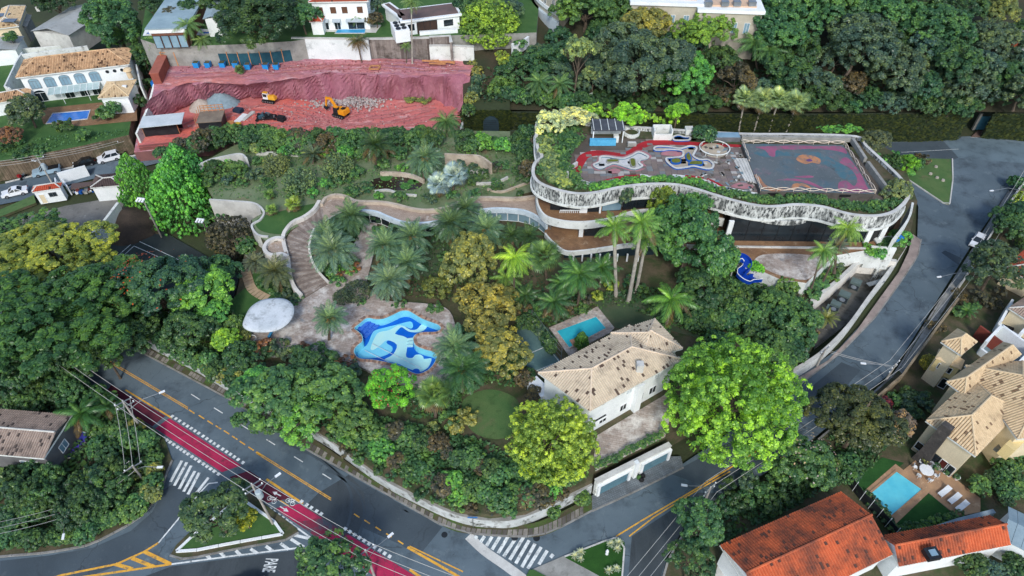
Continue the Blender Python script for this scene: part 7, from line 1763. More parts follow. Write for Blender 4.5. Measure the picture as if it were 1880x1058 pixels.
# ---- trees told apart one by one
for a in (
 (205,38,62,12, 'round', 'green', 'big dense green tree behind the white house', dict(zg=ZH)),
 (212,72,30,8, 'round', 'mid', 'lighter round tree in front of the big dense tree', dict(zg=ZH)),
 (262,100,26,9, 'round', 'dark', 'dark tree squeezed between white house and pit wall', dict(zg=ZH)),
 (488,34,88,18, 'round', 'deep', 'huge dark tree standing on pit ledge at blue fence', dict(zg=ZE, ratio=.7, base=(490,112))),
 (395,6,32,18, 'round', 'dark', 'dark tree beside top left house', dict(zg=ZU)),
 (316,30,22,17, 'round', 'brown', 'brownish tree before the glazed veranda house', dict(zg=ZU)),
 (348,14,20,18, 'round', 'dark', 'small dark tree right of the veranda house', dict(zg=ZU)),
 (897,44,54,15, 'cauli', (.15,.235,.045), 'bright yellow-green tree beside the pit walls', dict(zg=10, base=(897,95))),
 (692,8,16,17, 'round', 'slate', 'grey-green bush tree right of the white villa', dict(zg=ZU)),
 (690,36,18,16, 'round', 'brown', 'brownish round bush right of the two-lobed pool', dict(zg=ZU)),
 (50,206,38,7.5, 'round', 'grey', 'grey-green rounded tree on the white house lawn', dict(zg=ZH)),
 (205,200,20,5.5, 'round', 'mid', 'green bushy tree below the white annexe', dict(zg=ZH)),
 (12,250,24,6, 'round', 'rust', 'rusty leaved tree at left edge above the street', dict(zg=ZH)),
 (20,70,14,9, 'round', 'green', 'small green tree between upper left roofs', dict(zg=ZH)),
 (100,2,40,12, 'round', 'deep', 'dark trees clump behind grey roofed house', dict(zg=ZH)),
 (440,12,45,19, 'round', 'dark', 'dark tree left behind the huge ledge tree', dict(zg=ZU)),
 (555,30,30,18, 'round', 'green', 'green tree between huge ledge tree and white villa', dict(zg=ZU)),
 (860,10,28,17, 'round', 'dark', 'dark tree right of flat-roofed house', dict(zg=ZU)),
 (935,20,30,16, 'round', 'slate', 'grey-green tree left of palace rotunda', dict(zg=12)),
 (275,10,24,17, 'round', 'deep', 'dark tree left of veranda house, top edge', dict(zg=12)),
 (1075,22,62,16, 'flat', 'mid', 'spreading green tree right of the palace rotunda', dict(zg=11)),
 (1145,18,55,17, 'flat', 'green', 'wide green tree along the palace front', dict(zg=12)),
 (1000,112,40,12, 'round', 'dark', 'dark tree below the palace balustrade', dict(zg=8)),
 (945,130,32,11, 'round', 'dark', 'dark tree right of the agave bank', dict(zg=6)),
 (1064,96,34,17, 'loose', 'pale', 'tall thin pale tree with open crown in front of woods', dict(zg=6.5, base=(1050,200), ratio=1.1)),
 (1090,135,22,13, 'loose', 'pale', 'low side crown of pale open tree', dict(zg=6.5)),
 (1172,120,88,14, 'round', 'slate', 'massive dark grey-green tree at centre of the woods', dict(zg=7, ratio=.85)),
 (1180,52,55,17, 'round', 'olive', 'olive-tinted tree behind the massive dark tree', dict(zg=10)),
 (1265,138,50,12, 'round', 'bright', 'fresh green tree with bare grey stems above vine wall', dict(zg=6.5, base=(1268,202))),
 (1295,58,52,16, 'flat', (.12,.2,.04), 'yellow-green spreading tree before palace wing', dict(zg=10)),
 (1245,22,40,17, 'round', 'green', 'green tree touching palace cornice', dict(zg=12)),
 (1350,145,38,12, 'loose', 'brown', 'dull purple-brown tree right of the fresh green tree', dict(zg=7)),
 (1320,110,36,12, 'round', 'dark', 'dark tree below the yellow-green spreading tree', dict(zg=8)),
 (1440,45,66,17, 'flat', 'green', 'broad layered tree right of palace', dict(zg=11)),
 (1480,12,60,19, 'flat', 'mid', 'layered tree at top edge right of palace', dict(zg=13)),
 (1440,125,42,12, 'round', 'dark', 'dark tree behind the tall fan palms', dict(zg=8)),
 (1495,150,40,10, 'loose', 'slate', 'thin greyish tree with straight bare trunks', dict(zg=7)),
 (1582,75,72,16, 'round', 'slate', 'big domed grey-green tree with leaning bare trunk', dict(zg=7, base=(1522,185))),
 (1655,135,62,12, 'round', 'slate', 'silvery dark tree hanging over vine wall', dict(zg=6.5)),
 (1620,26,62,18, 'flat', 'mid', 'yellow-tipped tree behind the domed tree', dict(zg=12)),
 (1715,55,62,17, 'flat', 'green', 'dense green tree in upper right woods', dict(zg=11)),
 (1545,10,50,19, 'round', 'green', 'green tree at top edge, centre right', dict(zg=14)),
 (1690,0,55,19, 'round', 'dark', 'dark tree at top edge near the right', dict(zg=14)),
 (1770,145,62,11, 'round', 'slate', 'large dark tree beside the blue gate', dict(zg=6.5)),
 (1815,80,55,15, 'round', 'slate', 'greyish tree below red roofed house', dict(zg=8)),
 (1850,150,55,11, 'round', 'dark', 'dark tree above shorter vine wall at right edge', dict(zg=6.5)),
 (1835,15,45,18, 'loose', 'olive', 'thin olive tree in the upper right corner', dict(zg=12)),
 (1775,15,40,18, 'round', 'dark', 'dark tree near upper right corner', dict(zg=12)),
 (1890,60,40,16, 'round', 'dark', 'dark tree cut by the right edge, upper', dict(zg=10)),
 (252,338,38,5.5, 'cone', (.08,.225,.05), 'tall clipped conical tree, leftmost of three', dict(zg=0, ratio=1.75)),
 (337,318,44,6.0, 'cone', (.076,.215,.05), 'tall clipped conical tree, rear one of three', dict(zg=0, ratio=1.45)),
 (325,360,57,5.8, 'cone', (.09,.25,.05), 'tall clipped conical tree, front one of three', dict(zg=0, ratio=1.4)),
 (424,435,45,3.6, 'ball', 'brown', 'wide dark brown shrub dome beside sports court', dict(zg=0, ratio=.85)),
 (450,450,22,3.4, 'round', 'green', 'green tuft growing out of brown shrub dome', dict(zg=0)),
 (392,310,26,6, 'round', 'dark', 'dark shrub tree behind the conical trees', dict(zg=ZL)),
 (436,312,24,6.5, 'round', 'mid', 'round green bush below weathered grey wall', dict(zg=ZL)),
 (85,592,140,10, 'flat', (.042,.088,.026), 'giant spreading dark green tree over avenue, left edge', dict(zg=.1, ratio=.55, base=(130,690))),
 (170,545,90,9.5, 'flat', (.05,.1,.028), 'spreading green tree beside the giant tree', dict(zg=.1, ratio=.5)),
 (95,462,98,9, 'flat', (.165,.19,.04), 'yellow flowering spreading tree at left edge', dict(zg=.1, ratio=.45)),
 (40,432,70,8, 'flat', 'green', 'green tree behind the yellow flowering tree', dict(zg=.1, ratio=.5)),
 (290,530,82,8, 'round', 'teal', 'large blue-green tree with orange blossoms at court edge', dict(zg=.1, extra=((.5,.08,.02),240,(-1.5,.2,.9)))),
 (375,545,58,6.5, 'round', 'bright', 'bright green clustered tree right of the blue-green tree', dict(zg=.1)),
 (400,500,38,5, 'round', 'green', 'green tree beside dark shrub dome', dict(zg=.1)),
 (395,572,30,6, 'round', 'bright', 'small bright tree left of the stepping path', dict()),
 (340,610,50,6, 'round', 'dark', 'dark tree above the avenue wall, left part', dict()),
 (240,610,45,6, 'round', 'dark', 'dark tree where avenue disappears under trees', dict()),
 (195,655,40,5, 'round', 'dark', 'dark roadside tree below the giant tree', dict(zg=.1)),
 (412,625,28,5.5, 'round', (.15,.24,.03), 'olive-lime round tree left of shell canopy', dict()),
 (445,660,36,5.0, 'round', 'dark', 'dark bushy tree below shell canopy', dict()),
 (508,728,72,6.4, 'round', 'mid', 'dense green tree overhanging avenue, lower left', dict(ratio=.7)),
 (605,712,64,6.4, 'round', 'mid', 'dense green tree below pool plaza', dict(ratio=.7)),
 (560,766,52,5.2, 'round', 'bright', 'green tree at avenue wall below pool plaza', dict(ratio=.7)),
 (650,780,45,5, 'round', 'mid', 'green tree right of the wall-side tree', dict()),
 (465,705,38,6, 'rosette', 'bright', 'bright umbrella-leaf tree at avenue bend', dict()),
 (560,660,32,6, 'tall', 'dark', 'upright dark shrub tree between canopy and pool', dict()),
 (716,712,46,6.2, 'rosette', (.09,.25,.035), 'bright umbrella tree with red flower spikes below pool', dict(ratio=.9, extra=((.3,.02,.025),60,(.1,-.6,.3)))),
 (864,484,56,7, 'round', 'olive', 'yellowish olive tree, uppermost of three above beige house', dict(ratio=1.0)),
 (892,568,60,7, 'round', (.15,.15,.05), 'olive tree, middle of three left of the green court', dict()),
 (914,642,55,7, 'round', 'olive', 'olive tree, lowest of three left of beige house', dict()),
 (802,530,30,4.5, 'round', (.09,.1,.03), 'brownish olive bush on right of pool plaza path', dict()),
 (1264,448,90,8.5, 'tall', (.05,.12,.045), 'tall dense dark green tree before mansion front', dict(ratio=1.15)),
 (1292,525,50,6, 'round', 'dark', 'lower dark tree joined to tall dense tree', dict()),
 (1216,376,34,10, 'round', (.1,.15,.03), 'yellowish tree top against mansion fascia', dict(ratio=1.3)),
 (1344,738,120,9.5, 'cauli', (.125,.262,.044), 'huge bright green cauliflower-crowned tree over side street', dict(zg=ZG - 2.6, ratio=.92, base=(1310,800))),
 (1014,808,80,7.5, 'cauli', (.215,.262,.04), 'large yellow-green tree with gnarled trunk at street corner', dict(ratio=.85, base=(985,868))),
 (1068,624,13,4.6, 'cone', (.06,.13,.03), 'small clipped conical shrub in turquoise pool corner', dict(ratio=1.7)),
 (1832,490,52,6, 'round', (.045,.07,.04), 'round dark tree on far side of right-hand street', dict(zg=.2)),
 (1578,775,78,6.5, 'round', (.05,.062,.028), 'dark bronze-green tree beside side street', dict(zg=.2, ratio=.75)),
 (1482,845,56,5.5, 'round', 'green', 'green tree with pale pink blossom near the orange roof', dict(zg=.2, extra=((.5,.38,.34),110,(-.5,.5,.0)))),
 (1650,775,30,4, 'loose', (.16,.13,.11), 'bare greyish shrub right of bronze-green tree', dict(zg=.2)),
 (1625,742,16,2, 'round', (.12,.02,.03), 'small wine-red bush beside bronze-green tree', dict(zg=.2)),
 (1290,965,50,5.5, 'round', 'green', 'round green street tree left of the orange roof', dict(zg=.2)),
 (1270,1030,42,5, 'round', 'dark', 'dark green tree below round street tree', dict(zg=.2)),
 (600,1040,66,6, 'round', 'green', 'round green tree at bottom edge over cycle lane', dict(zg=.1)),
 (395,945,64,4.5, 'round', (.045,.085,.045), 'dark round tree on the triangular traffic island', dict(zg=.16, ratio=.7)),
 (450,955,22,2.2, 'round', (.16,.2,.03), 'small yellowish bush right of island tree', dict(zg=.16)),
 (1870,400,42,4, 'round', 'dark', 'tall dark hedge tree at the right edge', dict(zg=.2)),
 (1850,420,30,3.5, 'round', 'dark', 'dark hedge bush left of the tall hedge tree', dict(zg=.2)),
 (1462,590,44,5.5, 'round', 'green', 'green tree beside sunken yard wall', dict()),
 (1425,560,40,5, 'round', 'mid', 'green tree below the blue slide', dict()),
 (1415,640,45,5, 'round', 'green', 'green tree behind the huge bright tree', dict()),
 (1455,640,28,4.5, 'round', 'dark', 'dark tree at bottom of the yard wall', dict()),
 (1388,492,15,6.0, 'rosette', (.12,.3,.04), 'bright green shrub tree over the blue slide', dict()),
 (1012,226,28,14.2, 'round', 'cream', 'cream-leaved rounded bush on the mansion roof corner', dict(zg=ZD, ratio=1.0, size='M')),
 (1052,216,30,14.0, 'round', 'cream', 'cream-leaved hedge bush trailing along the mansion roof', dict(zg=ZD, ratio=.5, sx=1.3, size='M')),
 (1150,212,30,15, 'rosette', (.16,.34,.05), 'lime rosette tree behind the roof bar', dict(zg=ZD)),
 (1243,208,26,15.5, 'rosette', (.13,.3,.05), 'round lime rosette tree with bare stems on roof rear', dict(zg=ZD - 1)),
 (1295,246,22,14, 'round', 'dark', 'dark bush at rear of roof terrace', dict(zg=ZD)),
 (1607,258,26,13.5, 'round', (.075,.085,.045), 'dark grey-green bush behind painted platform corner', dict(zg=11)),
 (1648,355,30,13, 'round', (.12,.15,.07), 'pale olive bush at right tip of mansion roof', dict(zg=11)),
 (1642,300,22,3, 'round', 'dark', 'dark shrub beside the corner lawn', dict(zg=.2)),
 (1668,302,22,3.5, 'rosette', (.1,.24,.04), 'lime shrub tree beside the corner lawn', dict(zg=.2)),
 (1098,1030,1,.3, 'shrub', 'dark', '', None),
):
 cx, cy, r, zc, kind, c, lb, kw = a
 if kw is None: continue
 tree(cx, cy, r, zc, kind, c, lb, **kw)
for x, y, r, lb in ((507,303,25, 'clipped round bush, leftmost of three on rough lawn'),(550,335,31, 'clipped round bush, lowest of three on rough lawn'),(621,309,32, 'clipped round bush, rightmost of three on rough lawn')):
 tree(x, y, r, ZL + 1.6, 'ball', (.10,.14,.07), lb, ZL, .95, 'M', 'clipped_bush', 'bush', 'clipped bushes on the rough lawn', trunk=False)
tree(1706,666,16,1.8, 'ball', (.16,.15,.03), 'round golden clipped bush beside the yellow bay', .2,.95, 'S', 'clipped_bush', 'bush', trunk=False)
tree(655,535,28,4.2, 'ball', (.05,.075,.055), 'low grey clipped bush on plaza edge, right of two', ZG, .55, 'M', 'clipped_bush', 'bush', trunk=False)
tree(630,545,20,4.0, 'ball', (.05,.08,.055), 'low grey clipped bush on plaza edge, left of two', ZG, .55, 'M', 'clipped_bush', 'bush', trunk=False)

# ---- runs of shrubs
row(along([(360,262),(430,246),(520,256),(600,262),(670,258),(740,252),(800,258)],30,7), 'in hedge below the red pit', 'round', ('green', 'dark', 'mid', 'green', 'brown'), ZL, (16,27),1.0)
row(along([(450,270),(560,276),(660,282),(740,278)],18,6), 'in front rank of the pit hedge', 'round', ('mid', 'bright', 'green', 'pale'), ZL, (11,18),1.0)
row(along([(858,262),(900,268),(950,270),(985,262)],9,6), 'left of mansion below gatehouse', 'round', ('dark', 'brown', 'bright', 'green'), ZL, (14,24),1.0)
row(along([(965,250),(955,280),(970,310)],4,4), 'against left end of the mansion', 'round', ('brown', 'dark'), ZL, (16,22),1.1)
row(along([(870,118),(878,150),(872,185),(862,200)],6,5), 'on right rim of the red pit', 'round', ('grey', 'dark', 'olive'),7,(14,22),1.0)
row(along([(915,160),(960,175),(1010,190),(1070,195)],9,8), 'at foot of woods behind gatehouse', 'round', ('dark', 'mid', 'green'),6.4,(16,28),1.0)
row(along([(1110,185),(1200,190),(1300,192),(1400,190),(1480,190),(1560,195)],16,6), 'on top of vine wall', 'shrub', ('dark', 'green', 'deep'),6.4,(16,26),.8)
FT = ('slate', 'grey', 'dark', 'green', 'slate', 'teal')
row(along([(1110,60),(1220,95),(1330,85),(1450,90),(1530,110)],9,8), 'in middle rank of hillside woods', 'round', FT, 9,(30,42),1.0, name='forest_tree', cat='tree', trunk=True)
row(along([(1350,20),(1420,8),(1520,40),(1600,60),(1680,90),(1740,110),(1800,120)],10,8), 'in upper rank of hillside woods', 'round', FT, 12,(34,46),.9, name='forest_tree', cat='tree', trunk=True)
row(along([(1020,70),(960,120),(1040,140),(1130,160)],6,8), 'in woods left of the massive dark tree', 'round', FT, 8,(24,34),1.0, name='forest_tree', cat='tree', trunk=True)
row(along([(1700,165),(1760,90),(1840,100),(1880,110),(1880,170)],7,8), 'in woods above the blue gate', 'round', FT, 8,(30,42),1.0, name='forest_tree', cat='tree', trunk=True)
row(along([(10,520),(60,520),(20,600),(60,650),(140,640),(210,590),(10,680)],8,8), 'in canopy over left avenue', 'flat', ('green', 'dark', 'green'),2,(45,60),1.2, name='forest_tree', cat='tree', trunk=True)
row(along([(610,800),(640,826),(690,858),(740,886),(800,912),(850,934),(900,940),(960,934),(1030,905)],15,4), 'hanging over avenue wall', 'shrub', ('mid', 'green', 'dark', 'brown'), ZG - .5,(9,16),.9)
row(along([(335,284),(350,272),(375,268),(400,262),(425,258),(300,280)],8,4), 'before red hoarding of the pit', 'round', ('dark', 'brown', 'green'),3,(13,19),1.0)
ground_plants('undergrowth', 'low plants beneath the garden palms', [(590,410),(660,400),(660,440),(640,500),(600,520),(572,470)], ZG, 1600, 'green', .6,.26)
ground_plants('undergrowth', 'low plants in the garden left of olive trees', [(690,420),(790,430),(900,450),(1000,480),(1000,560),(860,560),(760,545),(690,545),(690,480)], ZG, 2600, 'dark', .35,.25)
ground_plants('undergrowth', 'low plants round the front lawn', [(830,600),(940,610),(978,695),(950,712),(900,705),(850,728),(840,760),(760,770),(700,720),(830,700)], ZG, 4500, 'green', .5,.28)
row(along([(420,300),(440,335),(590,365),(660,300),(720,300),(740,312),(800,310),(850,300),(920,345),(960,350),(700,360),(600,345)],22,9), 'scattered over the rough upper lawn', 'shrub', ('mid', 'green', 'grey', 'bright', 'dark'), ZL, (8,15),.8)
row(along([(660,560),(790,555),(810,570),(690,420),(770,430),(800,470),(850,460),(960,470)],10,6), 'in beds between the garden palms', 'shrub', ('mid', 'green', 'olive'), ZG, (9,14),.8)
row(along([(940,60),(960,100),(925,105)],4,4), 'on palace terrace', 'shrub', ('mid', 'yellow'),12,(10,16),.9)
row(along([(1330,175),(1380,165),(1430,160),(1500,170),(1560,160)],8,8), 'in understorey right of fresh green tree', 'round', ('slate', 'brown', 'dark'),7,(18,30),.9)
row(along([(1600,185),(1680,190),(1740,195),(1780,190)],7,5), 'hanging over vine wall before blue gate', 'round', ('slate', 'dark'),6,(18,28),.9)
mass(along([(1070,218),(1090,210),(1180,222),(1205,226),(1230,230)],14,4), 'yellow-green plants along rear edge of mansion roof', 'lime', ZD, (9,16),.9)
mass(along([(1040,250),(1052,268),(1036,282),(1030,300),(1038,315),(1052,330),(1068,345)],28,6), 'green plants in left planter of the mansion roof', 'mid', ZD, (9,15),.8)
mass(along([(1000,262),(1010,285),(1005,310),(1015,330),(1040,342)],28,6), 'grey-green plants spilling over mansion roof corner', 'pale', ZD, (10,16),.7)
mass(along([(1085,350),(1110,346),(1150,336),(1200,333),(1240,334),(1280,340),(1310,350)],44,3), 'bright green plants along front planter of roof terrace', 'bright', ZD, (6,11),.7)
mass(along([(1320,354),(1370,366),(1420,370),(1470,366),(1520,372),(1570,384),(1620,384),(1645,374)],68,4), 'mixed green and rusty plants along roof planter below painted platform', 'mid', ZD, (6,11),.7)
row(along([(1150,352),(1155,362),(1144,366)],3,2), 'trailing down mansion fascia', 'shrub', ('grey', 'green'),11,(9,12),1.2)
mass(along([(1385,396),(1430,400),(1470,396)],12,2), 'small plants in lower ledge planter of the mansion', 'olive', ZB - .4,(5,8),.6)
mass(along([(1510,240),(1545,244),(1560,242),(1575,240)],10,2), 'bright plants behind painted platform', 'bright', 11,(8,14),.6)
mass(along([(1590,285),(1602,300),(1620,320),(1630,345)],12,3), 'bright plants on bank right of painted platform', 'bright', 9.5,(9,15),.7)
row(along([(1620,285),(1640,300),(1655,315),(1690,290)],6,4), 'at edge of corner lawn', 'shrub', ('green', 'brown', 'bright'),.2,(10,16),.9)
row(along([(1600,462),(1625,455),(1645,448),(1650,432)],7,4), 'over the yard wall at patio corner', 'shrub', ('mid', 'green', 'bright'),5,(10,16),.9)
row(along([(1496,522),(1515,505),(1545,480),(1485,538)],7,3), 'beside patio palms above yard wall', 'shrub', ('green', 'grey', 'mid'), ZG, (10,16),.7)
row(along([(1330,535),(1345,545),(1360,555),(1340,560),(1380,590),(1400,600)],14,10), 'in thicket below the blue slide', 'round', ('green', 'mid', 'dark'), ZG, (16,26),1.0)
row(along([(1440,530),(1460,550),(1490,600),(1450,620),(1440,660)],10,8), 'in thicket beside sunken yard', 'round', ('green', 'mid', 'brown', 'bright'), ZG, (14,24),1.0)
row(along([(640,800),(690,820),(740,850),(790,880),(850,905),(920,915),(980,905),(1050,880)],24,8), 'on bank above avenue wall', 'round', ('mid', 'green', 'brown', 'bright', 'green'), ZG - .6,(18,28),.8)
row(along([(690,790),(740,800),(800,815),(850,840),(900,860),(960,870)],15,8), 'on upper bank below front lawn', 'round', ('green', 'brown', 'dark', 'mid'), ZG, (15,24),.8)
row(along([(820,770),(840,760),(860,770),(790,790)],4,5), 'left of the front lawn', 'shrub', ('mid', 'grey', 'olive'), ZG, (12,18),.9)
row(along([(970,690),(975,720),(985,745),(960,700)],4,4), 'against left wall of beige tiled house', 'round', ('dark', 'brown'), ZG, (14,20),1.2)
mass(along([(1095,858),(1130,842),(1165,824),(1200,806),(1220,796)],36,1.5), 'clipped green hedge on top of the garage wall', 'mid', ZG + .3,(6,9),.7, 'hedge', 'hedge')
row(along([(430,600),(455,640),(440,680),(420,700),(400,680),(370,655)],14,8), 'between avenue and shell canopy', 'round', ('green', 'mid', 'olive', 'dark'), ZG, (16,24),1.0)
row(along([(480,640),(520,645),(560,650),(600,660),(640,672),(640,690),(590,690)],13,6), 'on planting edge below pool plaza', 'shrub', ('dark', 'green', 'grey', 'rust'), ZG, (13,20),.9)
row(along([(260,600),(300,632),(350,655),(390,680)],8,5), 'along avenue wall left part', 'round', ('dark', 'green'), ZG, (16,24),1.0)
row(along([(470,760),(440,770),(500,785),(540,795)],5,5), 'at kerb under overhanging tree', 'round', ('green', 'mid'),1.5,(14,22),.9)
row(along([(1290,640),(1320,620),(1300,600),(1260,580),(1340,590),(1270,555)],9,8), 'behind the huge bright tree', 'round', ('dark', 'green'), ZG, (18,28),.9)
row(along([(1215,600),(1200,560),(1175,520),(1120,520),(1090,545)],6,5), 'round the shaded pool lawn', 'shrub', ('yellow', 'mid', 'green'), ZG, (9,14),.8)
row(along([(965,590),(985,600),(1000,615),(1012,640)],6,3), 'between green court and turquoise pool', 'round', ('grey', 'dark'), ZG, (12,18),1.3)
row(along([(940,560),(960,580),(985,575),(1040,570),(1080,556)],9,6), 'beneath clumping palms', 'shrub', ('green', 'brown', 'mid'), ZG, (12,18),.8)
row(along([(580,400),(585,440),(590,490),(640,500),(655,480),(620,515)],11,5), 'at foot of stair palms', 'shrub', ('green', 'mid', 'rust', 'bright'), ZG + .2,(9,14),.8)
row(along([(690,400),(720,410),(830,440),(880,450),(920,450)],7,5), 'before wing glazing', 'shrub', ('olive', 'green', 'dark'), ZG, (11,16),.9)
row(along([(480,520),(500,530),(540,545),(555,555),(520,540)],6,4), 'beside stepping path', 'shrub', ('green', 'grey', 'dark'), ZG, (9,14),.8)
row(along([(640,330),(660,345),(690,340),(640,350),(660,355)],6,4), 'left of the lily pond', 'shrub', ('green', 'grey', 'dark'), ZL, (8,13),.7)
row(along([(850,320),(870,330),(900,310),(940,305),(960,320)],7,5), 'between pond and mansion', 'shrub', ('green', 'brown', 'dark'), ZL, (10,16),.9)
row(along([(390,330),(415,325),(470,320),(480,300)],5,5), 'at upper edge of rough lawn', 'shrub', ('grey', 'green', 'mid'), ZL, (10,16),.8)
row(along([(395,385),(420,395),(440,400),(380,400)],4,4), 'below curved block wall', 'shrub', ('green', 'mid'),1,(12,16),.9)
row(along([(150,245),(200,248),(180,215),(225,215),(230,195),(30,262)],5,4), 'on lawn of the white house', 'shrub', ('dark', 'green', 'mid'), ZH, (10,16),.9)
row(along([(40,285),(90,278),(20,270)],4,5), 'on stone bank above left street', 'shrub', ('dark', 'green'),3,(10,16),.8)
row(along([(255,60),(262,130),(268,165),(262,190)],5,3), 'along white wall left of pit', 'shrub', ('dark', 'green'), ZH, (9,14),1.1)
# lower left block
row(along([(20,880),(60,860),(30,910),(80,890),(110,870),(60,940),(20,950),(110,920),(150,900),(180,870),(170,930),(130,950),(200,905),(215,865)],18,5), 'in lower left thicket', 'tall', ('dark', 'deep', 'dark', 'green'),.14,(26,38),1.1, name='conifer', cat='tree', trunk=True)
row(along([(20,985),(60,990),(110,985),(150,980),(190,965),(225,945),(255,920),(280,890),(290,860),(270,840),(250,870)],18,5), 'along curved kerb lower left', 'round', ('green', 'mid', 'olive', 'dark'),.14,(16,25),.8)
row(along([(180,720),(200,735),(220,760),(250,790),(275,815),(230,800),(190,790),(170,830),(200,830)],13,5), 'beside cycle lane start', 'round', ('dark', 'green', 'mid', 'olive'),.14,(18,28),.9)
row(along([(20,720),(60,740),(100,720),(140,720),(120,690),(60,690)],8,8), 'behind lower left house', 'round', ('deep', 'dark', 'green'),.14,(24,36),1.0)
# right side
row(along([(1340,890),(1380,880),(1400,900),(1430,880),(1360,920),(1330,930),(1440,905),(1410,925)],11,5), 'in bed left of the orange roof', 'shrub', ('dark', 'green', 'grey', 'mid'),.2,(14,22),.9)
row(along([(1530,850),(1560,850),(1570,880),(1545,870),(1510,880)],6,5), 'between street trees and villa pool', 'round', ('dark', 'green'),.2,(16,24),.9)
mass(along([(1655,978),(1680,972),(1705,966),(1730,960),(1755,952)],18,2), 'clipped bright hedge below the villa lawn', 'mid', .2,(9,12),.9, 'hedge', 'hedge')
mass(along([(1585,912),(1605,935),(1625,955),(1640,975)],14,2), 'dark hedge along the mesh fence beside villa pool', 'dark', .2,(9,13),.9, 'hedge', 'hedge')
row(along([(1660,720),(1680,740),(1700,730),(1690,755),(1665,760),(1715,745),(1640,735)],9,4), 'in villa front garden', 'shrub', ('green', 'dark', 'mid', 'grey'),.2,(12,18),.9)
row(along([(1800,890),(1820,870),(1850,850),(1870,835),(1830,890),(1860,870),(1880,850),(1840,920),(1870,900)],13,5), 'in dark garden right of the villa patio', 'round', ('deep', 'dark', 'green', 'mid'),.2,(16,24),.8)
row(along([(1760,545),(1790,555),(1810,540),(1850,550),(1740,575),(1720,600)],7,5), 'in dirt lot behind sandstone wall', 'shrub', ('brown', 'green', 'dark'),.2,(10,16),.8)
row(along([(1870,340),(1875,365),(1860,440),(1880,450)],5,4), 'at right edge behind pale wall', 'round', ('yellow', 'dark', 'green'),.2,(14,22),1.0)
row(along([(1780,1040),(1830,1045),(1870,1050),(1860,1030)],5,6), 'at lower right corner', 'round', ('dark', 'slate'),1,(20,30),.9)
row(along([(1700,848),(1716,856),(1724,860),(1755,878)],4,.5), 'in white pot at villa wall', 'shrub', ('olive', 'green'),.75,(5,8),1.0, name='pot_bush', cat='bush')
row(along([(1020,905),(1005,945),(1070,915)],3,3), 'street bush on corner pavement', 'round', ('mid', 'green'),.1,(15,22),.9)

# ---- ground cover nobody could count
ground_plants('undergrowth', 'dark undergrowth beneath the hillside woods', [(860,190),(1780,195),(1900,200),(1900,20),(1500,10),(1000,70),(880,90)],8,14000, 'deep', 1.2,.5)
ground_plants('undergrowth', 'rough vegetation on bank above avenue', [(440,720),(600,790),(690,855),(840,925),(965,930),(1080,875),(1080,840),(960,840),(850,800),(700,770),(560,700)], ZG, 9000, 'green', .8,.3)
ground_plants('undergrowth', 'rough vegetation in lower left block', [(-60,1020),(89,1008),(230,960),(300,870),(295,800),(150,700),(-60,620)],.14,8000, 'dark', .8,.35)
ground_plants('undergrowth', 'rough vegetation beneath the left trees', [(180,560),(345,655),(430,700),(440,620),(420,540),(300,550)], ZG, 4000, 'dark', .8,.35)
ground_plants('undergrowth', 'leafy ground cover on rough upper lawn', [(375,300),(560,262),(985,258),(990,340),(850,365),(760,372),(640,350),(580,370),(470,368),(392,360)], ZL, 4000, 'mid', .3,.22)
ground_plants('undergrowth', 'ground cover round turquoise pool garden', [(940,540),(1090,540),(1200,530),(1320,560),(1330,640),(1240,600),(1130,560),(1010,600),(960,590)], ZG, 3000, 'dark', .5,.28)
ground_plants('undergrowth', 'thicket floor growth below the slide', [(1320,480),(1440,530),(1490,560),(1490,630),(1440,680),(1380,650),(1320,600)], ZG, 3500, 'green', .9,.32)
ground_plants('undergrowth', 'plants in lots right of the street', [(1300,940),(1500,820),(1640,720),(1700,720),(1600,860),(1540,890),(1320,1000)],.2,4500, 'dark', .6,.3)
ground_plants('undergrowth', 'plants on house lot bank', [(0,290),(150,264),(236,246),(240,238),(100,250),(0,270)], ZH, 500, 'green', .3,.22)
ground_plants('undergrowth', 'plants covering mansion planter soil', [(985,246),(995,290),(980,320),(1024,347),(1098,351),(1170,338),(1246,338),(1318,356),(1400,376),(1510,377),(1599,393),(1650,378),(1640,368),(1560,372),(1400,362),(1320,348),(1240,328),(1150,332),(1070,338),(1045,318),(1050,280),(1080,250),(1050,225)], ZD + .1,6000, 'green', .45,.26)
